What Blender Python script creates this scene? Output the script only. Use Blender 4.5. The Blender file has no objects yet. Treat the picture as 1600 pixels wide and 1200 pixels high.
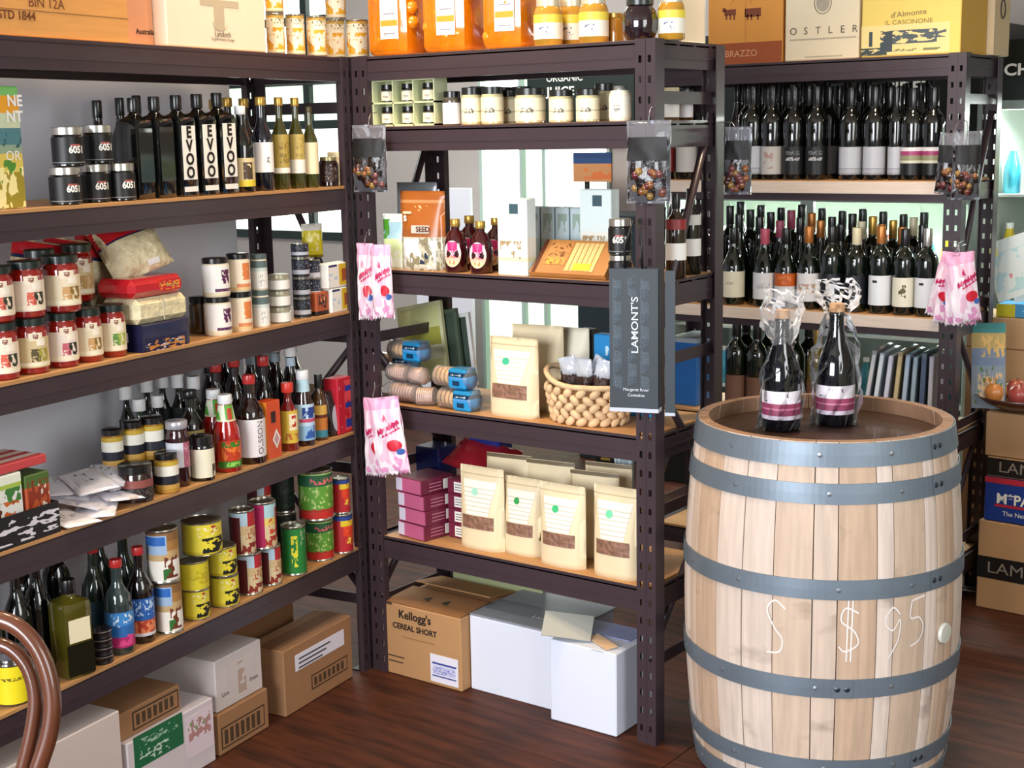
import bpy, bmesh, math, random
from mathutils import Vector, Matrix
random.seed(7)
PI = math.pi
SC = bpy.context.scene
COL = SC.collection

# ---------------------------------------------------------------- camera, world, lights, exposure
F = 2219.0
CAM = Vector((1.8847, -3.0804, 1.6189))
FW = Vector((-0.58610, 0.79134, -0.17398)); RT = Vector((0.80540, 0.59244, -0.01848)); UP = Vector((-0.08845, 0.15096, 0.98458))
cd = bpy.data.cameras.new('camera'); cam = bpy.data.objects.new('camera', cd); COL.objects.link(cam)
cd.sensor_width = 36.0; cd.lens = 36.0 * F / 1600.0; cd.clip_start = 0.05
cam.matrix_world = Matrix(((RT.x, UP.x, -FW.x, CAM.x), (RT.y, UP.y, -FW.y, CAM.y), (RT.z, UP.z, -FW.z, CAM.z), (0, 0, 0, 1)))
SC.camera = cam
w = bpy.data.worlds.new('world'); SC.world = w; w.use_nodes = True
w.node_tree.nodes['Background'].inputs[0].default_value = (0.86, 0.92, 1.0, 1)
w.node_tree.nodes['Background'].inputs[1].default_value = 0.20
def area(name, loc, target, size, power, col, size_y=None):
    l = bpy.data.lights.new(name, 'AREA'); l.energy = power; l.color = col; l.size = size
    if size_y: l.shape = 'RECTANGLE'; l.size_y = size_y
    o = bpy.data.objects.new(name, l); COL.objects.link(o); o.location = loc
    o.rotation_euler = (Vector(target) - Vector(loc)).to_track_quat('-Z', 'Y').to_euler()
    return o
area('shopfront_daylight', (0.6, -6.0, 1.9), (-0.1, 0.2, 0.9), 3.0, 262, (0.92, 0.95, 1.0), 2.2)
area('left_shelf_fill', (3.4, -1.6, 1.9), (-0.9, -0.5, 0.9), 1.6, 40, (0.95, 0.97, 1.0), 1.6)  # added fill light for the goods on the left shelves, not a window
area('back_room_fill', (-2.6, 1.6, 2.85), (-2.8, 2.2, 0.0), 1.6, 60, (0.95, 1.0, 0.96), 1.2)  # added area light that brightens the back room, no real fitting
SC.view_settings.view_transform = 'Standard'; SC.view_settings.look = 'None'
SC.view_settings.exposure = 0.60; SC.view_settings.gamma = 1.0; SC.view_settings.use_curve_mapping = False

# ---------------------------------------------------------------- materials
def lin(h):
    if isinstance(h, tuple): return h
    v = [int(h[i:i+2], 16) / 255 for i in (0, 2, 4)]
    return tuple(c / 12.92 if c < 0.04045 else ((c + 0.055) / 1.055) ** 2.4 for c in v) + (1,)
MC = {}
def mat(col, rough=0.5, metal=0.0, coat=0.0, noise=0.0, scale=20.0, stretch=(1, 1, 1), trans=0.0, alpha=1.0, bump=0.0, emit=0.0, spec=0.5):
    key = ('m', col, rough, metal, coat, noise, scale, stretch, trans, alpha, bump, emit, spec)
    if key in MC: return MC[key]
    m = bpy.data.materials.new('mat_' + str(len(MC))); m.use_nodes = True; nt = m.node_tree; b = nt.nodes['Principled BSDF']
    b.inputs['Base Color'].default_value = lin(col); b.inputs['Roughness'].default_value = rough; b.inputs['Metallic'].default_value = metal
    b.inputs['Coat Weight'].default_value = coat; b.inputs['Coat Roughness'].default_value = 0.06
    b.inputs['Transmission Weight'].default_value = trans; b.inputs['Alpha'].default_value = alpha; b.inputs['Specular IOR Level'].default_value = spec
    if emit: b.inputs['Emission Color'].default_value = lin(col); b.inputs['Emission Strength'].default_value = emit
    if noise or bump:
        tc = nt.nodes.new('ShaderNodeTexCoord'); mp = nt.nodes.new('ShaderNodeMapping'); mp.inputs['Scale'].default_value = stretch
        nz = nt.nodes.new('ShaderNodeTexNoise'); nz.inputs['Scale'].default_value = scale; nz.inputs['Detail'].default_value = 5
        nt.links.new(tc.outputs['Object'], mp.inputs[0]); nt.links.new(mp.outputs[0], nz.inputs['Vector'])
        if noise:
            mx = nt.nodes.new('ShaderNodeMix'); mx.data_type = 'RGBA'; c = lin(col)
            mx.inputs[6].default_value = tuple(x * (1 - noise) for x in c[:3]) + (1,); mx.inputs[7].default_value = tuple(min(1, x * (1 + noise)) for x in c[:3]) + (1,)
            nt.links.new(nz.outputs['Fac'], mx.inputs[0]); nt.links.new(mx.outputs[2], b.inputs['Base Color'])
        if bump:
            bp = nt.nodes.new('ShaderNodeBump'); bp.inputs['Strength'].default_value = bump; bp.inputs['Distance'].default_value = 0.01
            nt.links.new(nz.outputs['Fac'], bp.inputs['Height']); nt.links.new(bp.outputs[0], b.inputs['Normal'])
    MC[key] = m; return m
def bands(bs, blots=(), rough=0.45, axis=2, metal=0.0):
    """printed label: bs = [(start fraction, colour)] along one generated axis; blots = [(z0, z1, x0, x1, colour, scale, threshold)] printed blobs"""
    key = ('b', tuple(bs), tuple(blots), rough, axis, metal)
    if key in MC: return MC[key]
    m = bpy.data.materials.new('print_' + str(len(MC))); m.use_nodes = True; nt = m.node_tree; b = nt.nodes['Principled BSDF']; b.inputs['Roughness'].default_value = rough
    b.inputs['Metallic'].default_value = metal
    N = nt.nodes; Lk = nt.links
    tc = N.new('ShaderNodeTexCoord'); sp = N.new('ShaderNodeSeparateXYZ'); Lk.new(tc.outputs['Generated'], sp.inputs[0])
    cr = N.new('ShaderNodeValToRGB'); cr.color_ramp.interpolation = 'CONSTANT'; e = cr.color_ramp.elements
    e[0].position = 0; e[0].color = lin(bs[0][1])
    if len(bs) > 1:
        e[1].position = bs[1][0]; e[1].color = lin(bs[1][1])
        for p, c in bs[2:]:
            n = e.new(p); n.color = lin(c)
    else: e.remove(e[1])
    Lk.new(sp.outputs[axis], cr.inputs[0]); out = cr.outputs[0]
    def rng(sock, a, c):
        g = N.new('ShaderNodeMath'); g.operation = 'GREATER_THAN'; g.inputs[1].default_value = a; Lk.new(sock, g.inputs[0])
        l = N.new('ShaderNodeMath'); l.operation = 'LESS_THAN'; l.inputs[1].default_value = c; Lk.new(sock, l.inputs[0])
        k = N.new('ShaderNodeMath'); k.operation = 'MULTIPLY'; Lk.new(g.outputs[0], k.inputs[0]); Lk.new(l.outputs[0], k.inputs[1]); return k.outputs[0]
    for i, (z0, z1, x0, x1, c, s, th) in enumerate(blots):
        a = rng(sp.outputs[2], z0, z1); bb = rng(sp.outputs[0], x0, x1)
        mp = N.new('ShaderNodeMapping'); mp.inputs['Location'].default_value = (i * 3.7, i * 1.3, 0); Lk.new(tc.outputs['Generated'], mp.inputs[0])
        nz = N.new('ShaderNodeTexNoise'); nz.inputs['Scale'].default_value = s; nz.inputs['Detail'].default_value = 2; Lk.new(mp.outputs[0], nz.inputs['Vector'])
        g = N.new('ShaderNodeMath'); g.operation = 'GREATER_THAN'; g.inputs[1].default_value = th; Lk.new(nz.outputs['Fac'], g.inputs[0])
        k = N.new('ShaderNodeMath'); k.operation = 'MULTIPLY'; Lk.new(a, k.inputs[0]); Lk.new(bb, k.inputs[1])
        k2 = N.new('ShaderNodeMath'); k2.operation = 'MULTIPLY'; Lk.new(k.outputs[0], k2.inputs[0]); Lk.new(g.outputs[0], k2.inputs[1])
        mx = N.new('ShaderNodeMix'); mx.data_type = 'RGBA'; mx.inputs[7].default_value = lin(c); Lk.new(k2.outputs[0], mx.inputs[0]); Lk.new(out, mx.inputs[6]); out = mx.outputs[2]
    Lk.new(out, b.inputs['Base Color']); MC[key] = m; return m
def film(tint='FFFFFF', a=0.35, rough=0.12):
    """clear plastic film: glossy over transparent"""
    key = ('f', tint, a, rough)
    if key in MC: return MC[key]
    m = bpy.data.materials.new('film_' + str(len(MC))); m.use_nodes = True; nt = m.node_tree; N = nt.nodes; Lk = nt.links
    b = N['Principled BSDF']; b.inputs['Base Color'].default_value = lin(tint); b.inputs['Roughness'].default_value = rough; b.inputs['Coat Weight'].default_value = 1
    tr = N.new('ShaderNodeBsdfTransparent'); mx = N.new('ShaderNodeMixShader'); lw = N.new('ShaderNodeLayerWeight'); lw.inputs[0].default_value = 0.35
    ma = N.new('ShaderNodeMath'); ma.operation = 'ADD'; ma.inputs[1].default_value = a; ma.use_clamp = True; Lk.new(lw.outputs['Fresnel'], ma.inputs[0])
    Lk.new(ma.outputs[0], mx.inputs[0]); Lk.new(tr.outputs[0], mx.inputs[1]); Lk.new(b.outputs[0], mx.inputs[2]); Lk.new(mx.outputs[0], N['Material Output'].inputs[0])
    MC[key] = m; return m
STEEL = mat('3A2D33', 0.40, 0.0, 0.08, noise=0.12, scale=6)
STEEL_IN = STEEL
PINE = mat('B98A58', 0.55, noise=0.25, scale=9, stretch=(1, 8, 8))
BLACKGLASS = mat('0B0D0C', 0.08, coat=1.0)
GREENGLASS = mat('0A130D', 0.07, coat=1.0)
BROWNGLASS = mat('1C0F08', 0.08, coat=1.0)
OLIVEGLASS = mat('3A3B12', 0.08, coat=1.0)
BLACKCAP = mat('0D0D0E', 0.3, coat=0.3)
SILVER = mat('C9C6BE', 0.28, metal=0.85)
GOLDCAP = mat('C09A4A', 0.3, metal=0.6)
WHITECAP = mat('EDEFF0', 0.4)
REDCAP = mat('C02A2A', 0.35, coat=0.4)
TIN = mat('B5B2A4', 0.25, metal=0.9)
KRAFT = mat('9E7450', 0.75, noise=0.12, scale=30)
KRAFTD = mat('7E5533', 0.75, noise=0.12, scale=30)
WHITEBOX = mat('E3E3E8', 0.6, noise=0.03, scale=5)
INK = mat('1A1412', 0.6)
PAPER = mat('EFEDE6', 0.6)
CREAM = mat('E8DBB8', 0.6)

# ---------------------------------------------------------------- geometry
MESH = {}
def mesh_of(key, fn, smooth=False):
    key = (key, smooth)
    if key in MESH: return MESH[key]
    v, f = fn(); me = bpy.data.meshes.new('mesh'); me.from_pydata(v, [], f); me.update()
    if smooth: me.polygons.foreach_set('use_smooth', [True] * len(me.polygons))
    MESH[key] = me; return me
def obj(name, me, m, parent=None, loc=(0, 0, 0), rot=(0, 0, 0), scale=(1, 1, 1), label=None, kind=None):
    if isinstance(me, bpy.types.Mesh):
        if len(me.materials) == 0: me.materials.append(m)
        o = bpy.data.objects.new(name, me)
        if me.materials[0] != m:
            o.material_slots[0].link = 'OBJECT'; o.material_slots[0].material = m
    COL.objects.link(o); o.parent = parent; o.location = loc; o.rotation_euler = rot; o.scale = scale
    if label: o['label'] = label
    if kind: o['kind'] = kind
    return o
def thing(name, label, cat, loc, rz=0.0, group=None, rot=None):
    o = bpy.data.objects.new(name, None); COL.objects.link(o); o.empty_display_size = 0.05
    o.location = loc; o.rotation_euler = rot if rot else (0, 0, rz); o['label'] = label; o['category'] = cat
    if group: o['group'] = group
    return o
def r4(*a): return tuple(round(x, 4) for x in a)
def bxg(x0, x1, y0, y1, z0, z1):
    v = [(x0, y0, z0), (x1, y0, z0), (x1, y1, z0), (x0, y1, z0), (x0, y0, z1), (x1, y0, z1), (x1, y1, z1), (x0, y1, z1)]
    return v, [(0, 3, 2, 1), (4, 5, 6, 7), (0, 1, 5, 4), (1, 2, 6, 5), (2, 3, 7, 6), (3, 0, 4, 7)]
def bx(x0, x1, y0, y1, z0, z1):
    return mesh_of(('bx',) + r4(x0, x1, y0, y1, z0, z1), lambda: bxg(x0, x1, y0, y1, z0, z1))
def cbx(x0, x1, y0, y1, z0, z1, b=0.002):
    """bevelled box"""
    def fn():
        bm = bmesh.new(); v, f = bxg(x0, x1, y0, y1, z0, z1); vs = [bm.verts.new(p) for p in v]
        for q in f: bm.faces.new([vs[i] for i in q])
        bmesh.ops.bevel(bm, geom=bm.edges[:], offset=b, segments=1, affect='EDGES')
        bm.verts.index_update(); r = ([tuple(p.co) for p in bm.verts], [tuple(p.index for p in q.verts) for q in bm.faces]); bm.free(); return r
    return mesh_of(('cbx',) + r4(x0, x1, y0, y1, z0, z1, b), fn)
def join(parts):
    V, Fc = [], []
    for v, f in parts:
        n = len(V); V += v; Fc += [tuple(i + n for i in q) for q in f]
    return V, Fc
def lathe_g(prof, r, h, seg=20, sq=0.0):
    V, Fc = [], []
    for (pr, pz) in prof:
        k = sq if pr > 0.55 else 0.0
        for i in range(seg):
            a = 2 * PI * (i + 0.5) / seg; c, s = math.cos(a), math.sin(a)
            q = 1.0 if not k else (1 - k) + k * (abs(c) ** 9 + abs(s) ** 9) ** (-1 / 9)
            V.append((pr * r * c * q, pr * r * s * q, pz * h))
    n = len(prof)
    for j in range(n - 1):
        for i in range(seg):
            a, b = j * seg + i, j * seg + (i + 1) % seg; Fc.append((a, b, b + seg, a + seg))
    Fc.append(tuple(range(seg))[::-1]); Fc.append(tuple((n - 1) * seg + i for i in range(seg)))
    return V, Fc
def lathe(prof, r, h, seg=20, sq=0.0, smooth=True):
    prof = tuple(prof)
    me = mesh_of(('la', prof, seg, sq) + r4(r, h), lambda: lathe_g(prof, r, h, seg, sq), smooth)
    if smooth and 'sharp_edge' not in me.attributes:
        # keep rims crisp: mark edges that bend more than 40 degrees
        me.update(); att = me.attributes.new('sharp_edge', 'BOOLEAN', 'EDGE'); ef = {}
        for p in me.polygons:
            for k in p.edge_keys: ef.setdefault(k, []).append(p.index)
        for e in me.edges:
            fs = ef.get(tuple(sorted(e.vertices)), [])
            if len(fs) == 2 and me.polygons[fs[0]].normal.angle(me.polygons[fs[1]].normal, 0) > 0.75: att.data[e.index].value = True
    return me
def wrap(r, z0, z1, arc=PI * 1.3, seg=18, r1=None):
    seg = max(10, int(arc / 0.13))
    """curved label strip centred on local -y"""
    def fn():
        V, Fc = [], []
        for i in range(seg + 1):
            a = -PI / 2 + arc * (i / seg - 0.5)
            V += [(r * math.cos(a), r * math.sin(a), z0), ((r1 or r) * math.cos(a), (r1 or r) * math.sin(a), z1)]
        for i in range(seg): Fc.append((2 * i, 2 * i + 2, 2 * i + 3, 2 * i + 1))
        return V, Fc
    return mesh_of(('wr', seg) + r4(r, z0, z1, arc, r1 or r), fn, True)
TXT = {}
def text_g(s, size, bold=0.0, sx=1.0):
    k = (s, size, bold, sx)
    if k not in TXT:
        cu = bpy.data.curves.new('t', 'FONT'); cu.body = s; cu.size = size; cu.align_x = 'CENTER'; cu.align_y = 'CENTER'; cu.offset = bold; cu.resolution_u = 3
        o = bpy.data.objects.new('t', cu); me = bpy.data.meshes.new_from_object(o)
        TXT[k] = ([(v.co.x * sx, v.co.y) for v in me.vertices], [tuple(p.vertices) for p in me.polygons])
        bpy.data.objects.remove(o); bpy.data.curves.remove(cu); bpy.data.meshes.remove(me)
    return TXT[k]
def lettering(s, size, m, parent, x=0, y=0, z=0, r=None, rot=0.0, bold=0.0, sx=1.0, face='front', name='lettering', plane=None):
    """flat print: face front = plane facing -y; side = facing +x; left = facing -x; top = facing +z; r = wrap on a cylinder"""
    v2, fs = text_g(s, size, bold, sx); c, sn = math.cos(rot), math.sin(rot); V = []
    for (a, b) in v2:
        a, b = a * c - b * sn, a * sn + b * c
        if r: V.append((r * math.sin((a + x) / r), -r * math.cos((a + x) / r), z + b))
        elif face == 'front': V.append((x + a, y, z + b))
        elif face == 'side': V.append((x, y + a, z + b))
        elif face == 'left': V.append((x, y - a, z + b))
        else: V.append((x + a, y + b, z))
    me = bpy.data.meshes.new('mesh'); me.from_pydata(V, [], fs); me.update()
    return obj(name, me, m, parent)
def tube_g(pts, rad, seg=8, closed=False):
    V, Fc = [], []; n = len(pts); P = [Vector(p) for p in pts]
    for i, p in enumerate(P):
        a = P[(i - 1) % n] if (closed or i) else p; b = P[(i + 1) % n] if (closed or i < n - 1) else p
        t = (b - a).normalized(); u = t.orthogonal().normalized() if i == 0 else (u - t * u.dot(t)).normalized(); q = t.cross(u)
        rr = rad[i] if isinstance(rad, (list, tuple)) else rad
        V += [tuple(p + (u * math.cos(2 * PI * k / seg) + q * math.sin(2 * PI * k / seg)) * rr) for k in range(seg)]
    for i in range(n if closed else n - 1):
        for k in range(seg):
            a = i * seg + k; b = i * seg + (k + 1) % seg; c = ((i + 1) % n) * seg; Fc.append((a, b, c + (k + 1) % seg, c + k))
    if not closed: Fc += [tuple(range(seg))[::-1], tuple((n - 1) * seg + k for k in range(seg))]
    return V, Fc
def tube(pts, rad, seg=8, closed=False):
    me = bpy.data.meshes.new('mesh'); v, f = tube_g(pts, rad, seg, closed); me.from_pydata(v, [], f); me.update()
    me.polygons.foreach_set('use_smooth', [True] * len(me.polygons)); return me
def raw(v, f, smooth=False):
    me = bpy.data.meshes.new('mesh'); me.from_pydata(v, [], f); me.update()
    if smooth: me.polygons.foreach_set('use_smooth', [True] * len(me.polygons))
    return me
def pouch_fn(w, h, t, kind, wr=0.0, seed=0):
    """surface of a soft bag, u in [-1,1] across, v in [0,1] up, s = -1 front / +1 back"""
    rnd = random.Random(seed); ph = [rnd.uniform(0, 6.3) for _ in range(6)]
    def P(u, v, s):
        if kind == 'stand': th = t * (0.42 * (1 - v) ** 0.55 + 0.10 * math.sin(PI * min(1, v * 1.15)) if v < 1 else 0.0)
        else: th = t * 0.5 * max(0.0, math.sin(PI * v)) ** 0.55
        th = max(th, 0.0006) * max(0.0, 1 - abs(u) ** 3) ** 0.5
        n = wr * (math.sin(5 * u + 7 * v + ph[0]) * 0.5 + math.sin(11 * u - 9 * v + ph[1]) * 0.3 + math.sin(17 * v + 4 * u + ph[2]) * 0.3) * (1 if s < 0 else -1)
        x = u * w / 2 * (1 - 0.03 * math.sin(PI * v) * (kind != 'stand'))
        return (x + n * 0.3, s * th - abs(n) * 0.0 + n * 0.6, v * h)
    return P
def pouch_mesh(P, nu=12, nv=14, zig=0.0):
    V, Fc = [], []
    for s in (-1, 1):
        for j in range(nv + 1):
            for i in range(nu + 1):
                x, y, z = P(-1 + 2 * i / nu, j / nv, s)
                if zig and j == 0: z += zig * (1 if i % 2 else -1)
                V.append((x, y, z))
    m = (nu + 1) * (nv + 1)
    for s in (0, 1):
        for j in range(nv):
            for i in range(nu):
                a = s * m + j * (nu + 1) + i; q = (a, a + 1, a + nu + 2, a + nu + 1); Fc.append(q if s == 0 else q[::-1])
    for j in range(nv):
        for i, fl in ((0, 1), (nu, 0)):
            a = j * (nu + 1) + i; q = (a, a + nu + 1, a + m + nu + 1, a + m); Fc.append(q if fl == 0 else q[::-1])
    for i in range(nu):
        a = i; Fc.append((a, a + m, a + m + 1, a + 1)); a = nv * (nu + 1) + i; Fc.append((a, a + 1, a + m + 1, a + m))
    return raw(V, Fc, True)
def patch(P, u0, u1, v0, v1, off=0.0008, nu=8, nv=6, round_=False):
    V, Fc = [], []
    for j in range(nv + 1):
        for i in range(nu + 1):
            a, b = i / nu * 2 - 1, j / nv * 2 - 1
            if round_: a, b = a * math.sqrt(1 - b * b / 2), b * math.sqrt(1 - a * a / 2)
            x, y, z = P((u0 + u1) / 2 + a * (u1 - u0) / 2, (v0 + v1) / 2 + b * (v1 - v0) / 2, -1); V.append((x, y - off, z))
    for j in range(nv):
        for i in range(nu):
            a = j * (nu + 1) + i; Fc.append((a, a + 1, a + nu + 2, a + nu + 1))
    return raw(V, Fc, True)

# ---------------------------------------------------------------- where things stand: three shelving units
class Unit:
    """local x runs along the front to the right, local y runs into the depth; x = 0 is the left edge of the right-hand front post"""
    def __init__(s, o, a, W, D, h): s.o = Vector(o); s.a = a; s.W = W; s.D = D; s.h = h; s.x = Vector((math.cos(a), math.sin(a), 0)); s.y = Vector((-math.sin(a), math.cos(a), 0))
    def w(s, x, y, z): return s.o + s.x * x + s.y * y + Vector((0, 0, z))
    def lx(s, px, d, z):
        k = (px - 800) / F; v = RT - FW * k; p = s.w(0, d, z); return -((p - CAM).dot(v)) / s.x.dot(v)
UL = Unit((-0.9534, -0.0352, 0), PI / 2 + 0.154, 1.80, 0.36, [1.832, 1.470, 1.107, 0.745, 0.388])
UM = Unit((0, 0, 0), 0.0, 0.89, 0.36, [1.832, 1.635, 1.229, 0.832, 0.426])
UR = Unit((0.280, 1.428, 0), 0.0, 1.06, 0.36, [1.832, 1.435, 0.992, 0.60, 0.15])
ST = 0.008
def pxm(p): return (Vector(p) - CAM).dot(FW) / F          # metres per photo pixel at a point
TOP = {}
def spot(U, lv, px, d, z0=0.0):
    z = (U.h[lv] + ST + z0) if lv is not None else z0
    p = U.w(U.lx(px, d, z), d, z); return p
FACE = {id(UL): UL.a - 0.45, id(UM): 0.35, id(UR): 0.3}

# ---------------------------------------------------------------- room
def struct(name, me, m): return obj(name, me, m, kind='structure')
def floor_mat():
    m = bpy.data.materials.new('floor_wood'); m.use_nodes = True; nt = m.node_tree; N = nt.nodes; Lk = nt.links; b = N['Principled BSDF']
    tc = N.new('ShaderNodeTexCoord'); mp = N.new('ShaderNodeMapping'); mp.inputs['Scale'].default_value = (2.2, 14, 1); Lk.new(tc.outputs['Object'], mp.inputs[0])
    nz = N.new('ShaderNodeTexNoise'); nz.inputs['Scale'].default_value = 2.0; nz.inputs['Detail'].default_value = 7; Lk.new(mp.outputs[0], nz.inputs['Vector'])
    cr = N.new('ShaderNodeValToRGB'); cr.color_ramp.elements[0].color = lin('2A130B'); cr.color_ramp.elements[1].color = lin('5A2E1B'); cr.color_ramp.elements[0].position = 0.3; cr.color_ramp.elements[1].position = 0.75
    Lk.new(nz.outputs['Fac'], cr.inputs[0]); Lk.new(cr.outputs[0], b.inputs['Base Color']); b.inputs['Roughness'].default_value = 0.6; b.inputs['Specular IOR Level'].default_value = 0.3
    return m
FLOORM = floor_mat()
struct('floor', bx(-6.5, 4.5, -5.0, 3.4, -0.06, -0.004), mat('1A0D08', 0.7))
fl = COL.objects['floor']
for i in range(46):                                        # floorboards run obliquely towards the corner
    y0 = -4.9 + i * 0.18
    for j in range(5):
        x0 = -6.4 + j * 2.18 + (i % 3) * 0.0
        if j in (1, 2, 3) or y0 > 0.5: obj('floorboard', mesh_of(('flb',), lambda: bxg(0, 2.177, 0, 0.1785, -0.004, 0.0)), FLOORM, fl, (x0, y0, 0))
WALLP = mat('DCDFEA', 0.7)
WALLG = mat('B5ABA6', 0.7)
CREAMW = mat('C9C2A6', 0.7)
wl0 = UL.w(-2.6, 0.42, 0); 
o = struct('wall_left', bx(-2.6, 0.02, 0.42, 0.50, 0, 2.9), WALLP); o.location = UL.o; o.rotation_euler = (0, 0, UL.a)
YB = 3.2
def hole_wall(x0, x1, z0, z1, y, t, holes):
    """wall with rectangular openings as a grid of blocks"""
    xs = sorted({x0, x1, *[h[0] for h in holes], *[h[1] for h in holes]}); zs = sorted({z0, z1, *[h[2] for h in holes], *[h[3] for h in holes]}); parts = []
    for a, b in zip(xs, xs[1:]):
        for c, d in zip(zs, zs[1:]):
            mx, mz = (a + b) / 2, (c + d) / 2
            if not any(h[0] < mx < h[1] and h[2] < mz < h[3] for h in holes): parts.append(bxg(a, b, y, y + t, c, d))
    return raw(*join(parts))
WIN = [(-5.1, -3.95, 1.0, 2.7), (-2.95, -2.10, 0.06, 2.2)]
struct('wall_back', hole_wall(-6.5, 4.5, 0, 2.9, YB, 0.1, WIN), WALLG)
DAY = mat('F2FAF2', 0.5, emit=2.2)
DAYG = mat('D2E6CF', 0.5, emit=0.85)
FRM = mat('22302B', 0.5); FRW = mat('AEBFB6', 0.5)
def window(n, wn, bars_x, bars_z, fm, t=0.03):
    x0, x1, z0, z1 = wn
    o = struct('window_%d' % n, raw(*join([bxg(x0, x0 + t, YB - 0.02, YB + 0.04, z0, z1), bxg(x1 - t, x1, YB - 0.02, YB + 0.04, z0, z1), bxg(x0, x1, YB - 0.02, YB + 0.04, z1 - t, z1), bxg(x0, x1, YB - 0.02, YB + 0.04, z0, z0 + t)])), fm)
    xs = [x0 + t] + [b for b in bars_x] + [x1 - t]; zs = [z0 + t] + list(bars_z) + [z1 - t]
    for b in bars_x: obj('mullion', bx(b - t / 2, b + t / 2, YB - 0.015, YB + 0.035, z0 + t, z1 - t), fm, o)
    for b in bars_z: obj('glazing_bar', bx(x0 + t, x1 - t, YB - 0.012, YB + 0.032, b - t / 2, b + t / 2), fm, o)
    k = 0
    for a, b in zip(xs, xs[1:]):
        for c, d in zip(zs, zs[1:]):
            obj('pane', bx(a, b, YB + 0.02, YB + 0.03, c, d), DAYG if (n == 2 and k != 1 and k != 5) or (n == 1 and k % 4 == 1) else DAY, o); k += 1
    return o
window(1, WIN[0], (-4.25,), (1.69, 1.95, 2.3), FRM, 0.05)
window(2, WIN[1], (-2.67, -2.52), (0.75,), FRW, 0.02)
struct('wall_right', bx(3.6, 3.7, -3.0, 3.3, 0, 2.9), CREAMW)
struct('wall_far', bx(-6.6, -6.5, -5.0, 3.3, 0, 2.9), WALLP)
struct('ceiling', bx(-6.5, 4.5, -3.6, 3.4, 2.9, 2.98), mat('D8D2C4', 0.8))
struct('baseboard_back', bx(-6.5, -2.95, YB - 0.015, YB, 0, 0.1), mat('5A4634', 0.5))
for i, (x, y, e) in enumerate(((-0.75, -0.75, 22), (-0.35, -0.35, 18), (0.35, 0.75, 24), (-0.6, -1.7, 10))):
    t = thing('downlight', ['recessed ceiling downlight over the left shelves', 'recessed ceiling downlight over the shelf corner', 'recessed ceiling downlight over the wine rack', 'recessed ceiling downlight over the chair'][i], 'light', (x, y, 2.9))
    obj('trim_ring', lathe(((0.8, -1), (1, -1), (1, 0), (0.8, 0)), 0.06, 0.012, 20), WHITECAP, t)
    obj('lamp', lathe(((0.0, -0.6), (0.78, -0.6), (0.78, 0), (0, 0)), 0.06, 0.012, 16), mat('FFD9A0', 0.5, emit=4.0), t)
    l = bpy.data.lights.new('downlight_beam', 'SPOT'); l.energy = e * 2.8; l.color = (1.0, 0.76, 0.50); l.spot_size = 1.7; l.spot_blend = 0.8; l.shadow_soft_size = 0.08
    lo = bpy.data.objects.new('downlight_beam', l); COL.objects.link(lo); lo.location = (x, y, 2.86); 

# ---------------------------------------------------------------- shelving
PW, PDp, TK = 0.058, 0.045, 0.003
def post_mesh(H, holes=True):
    def fn():
        parts = []
        cols = [0.010, 0.019, 0.037, 0.046]; step = 0.05; hh = 0.018; nz = int((H - 0.02) / step)
        xs = [0] + cols + [PW]
        if holes:
            for a, b, solid in ((0, cols[0], 1), (cols[0], cols[1], 0), (cols[1], cols[2], 1), (cols[2], cols[3], 0), (cols[3], PW, 1)):
                if solid: parts.append(bxg(a, b, 0, TK, 0, H))
                else:
                    z = 0.0
                    for k in range(nz):
                        parts.append(bxg(a, b, 0, TK, z, 0.03 + k * step)); z = 0.03 + k * step + hh
                    parts.append(bxg(a, b, 0, TK, z, H))
            parts.append(bxg(PW / 2 - 0.0015, PW / 2 + 0.0015, -0.0015, 0, 0, H))
        else: parts.append(bxg(0, PW, 0, TK, 0, H))
        parts.append(bxg(PW - TK, PW, TK, PDp, 0, H)); parts.append(bxg(0, TK, TK, 0.02, 0, H))
        parts.append(bxg(0, PW, 0, PDp, -0.004, 0.0))
        return join(parts)
    return mesh_of(('post', round(H, 3), holes), fn)
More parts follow.
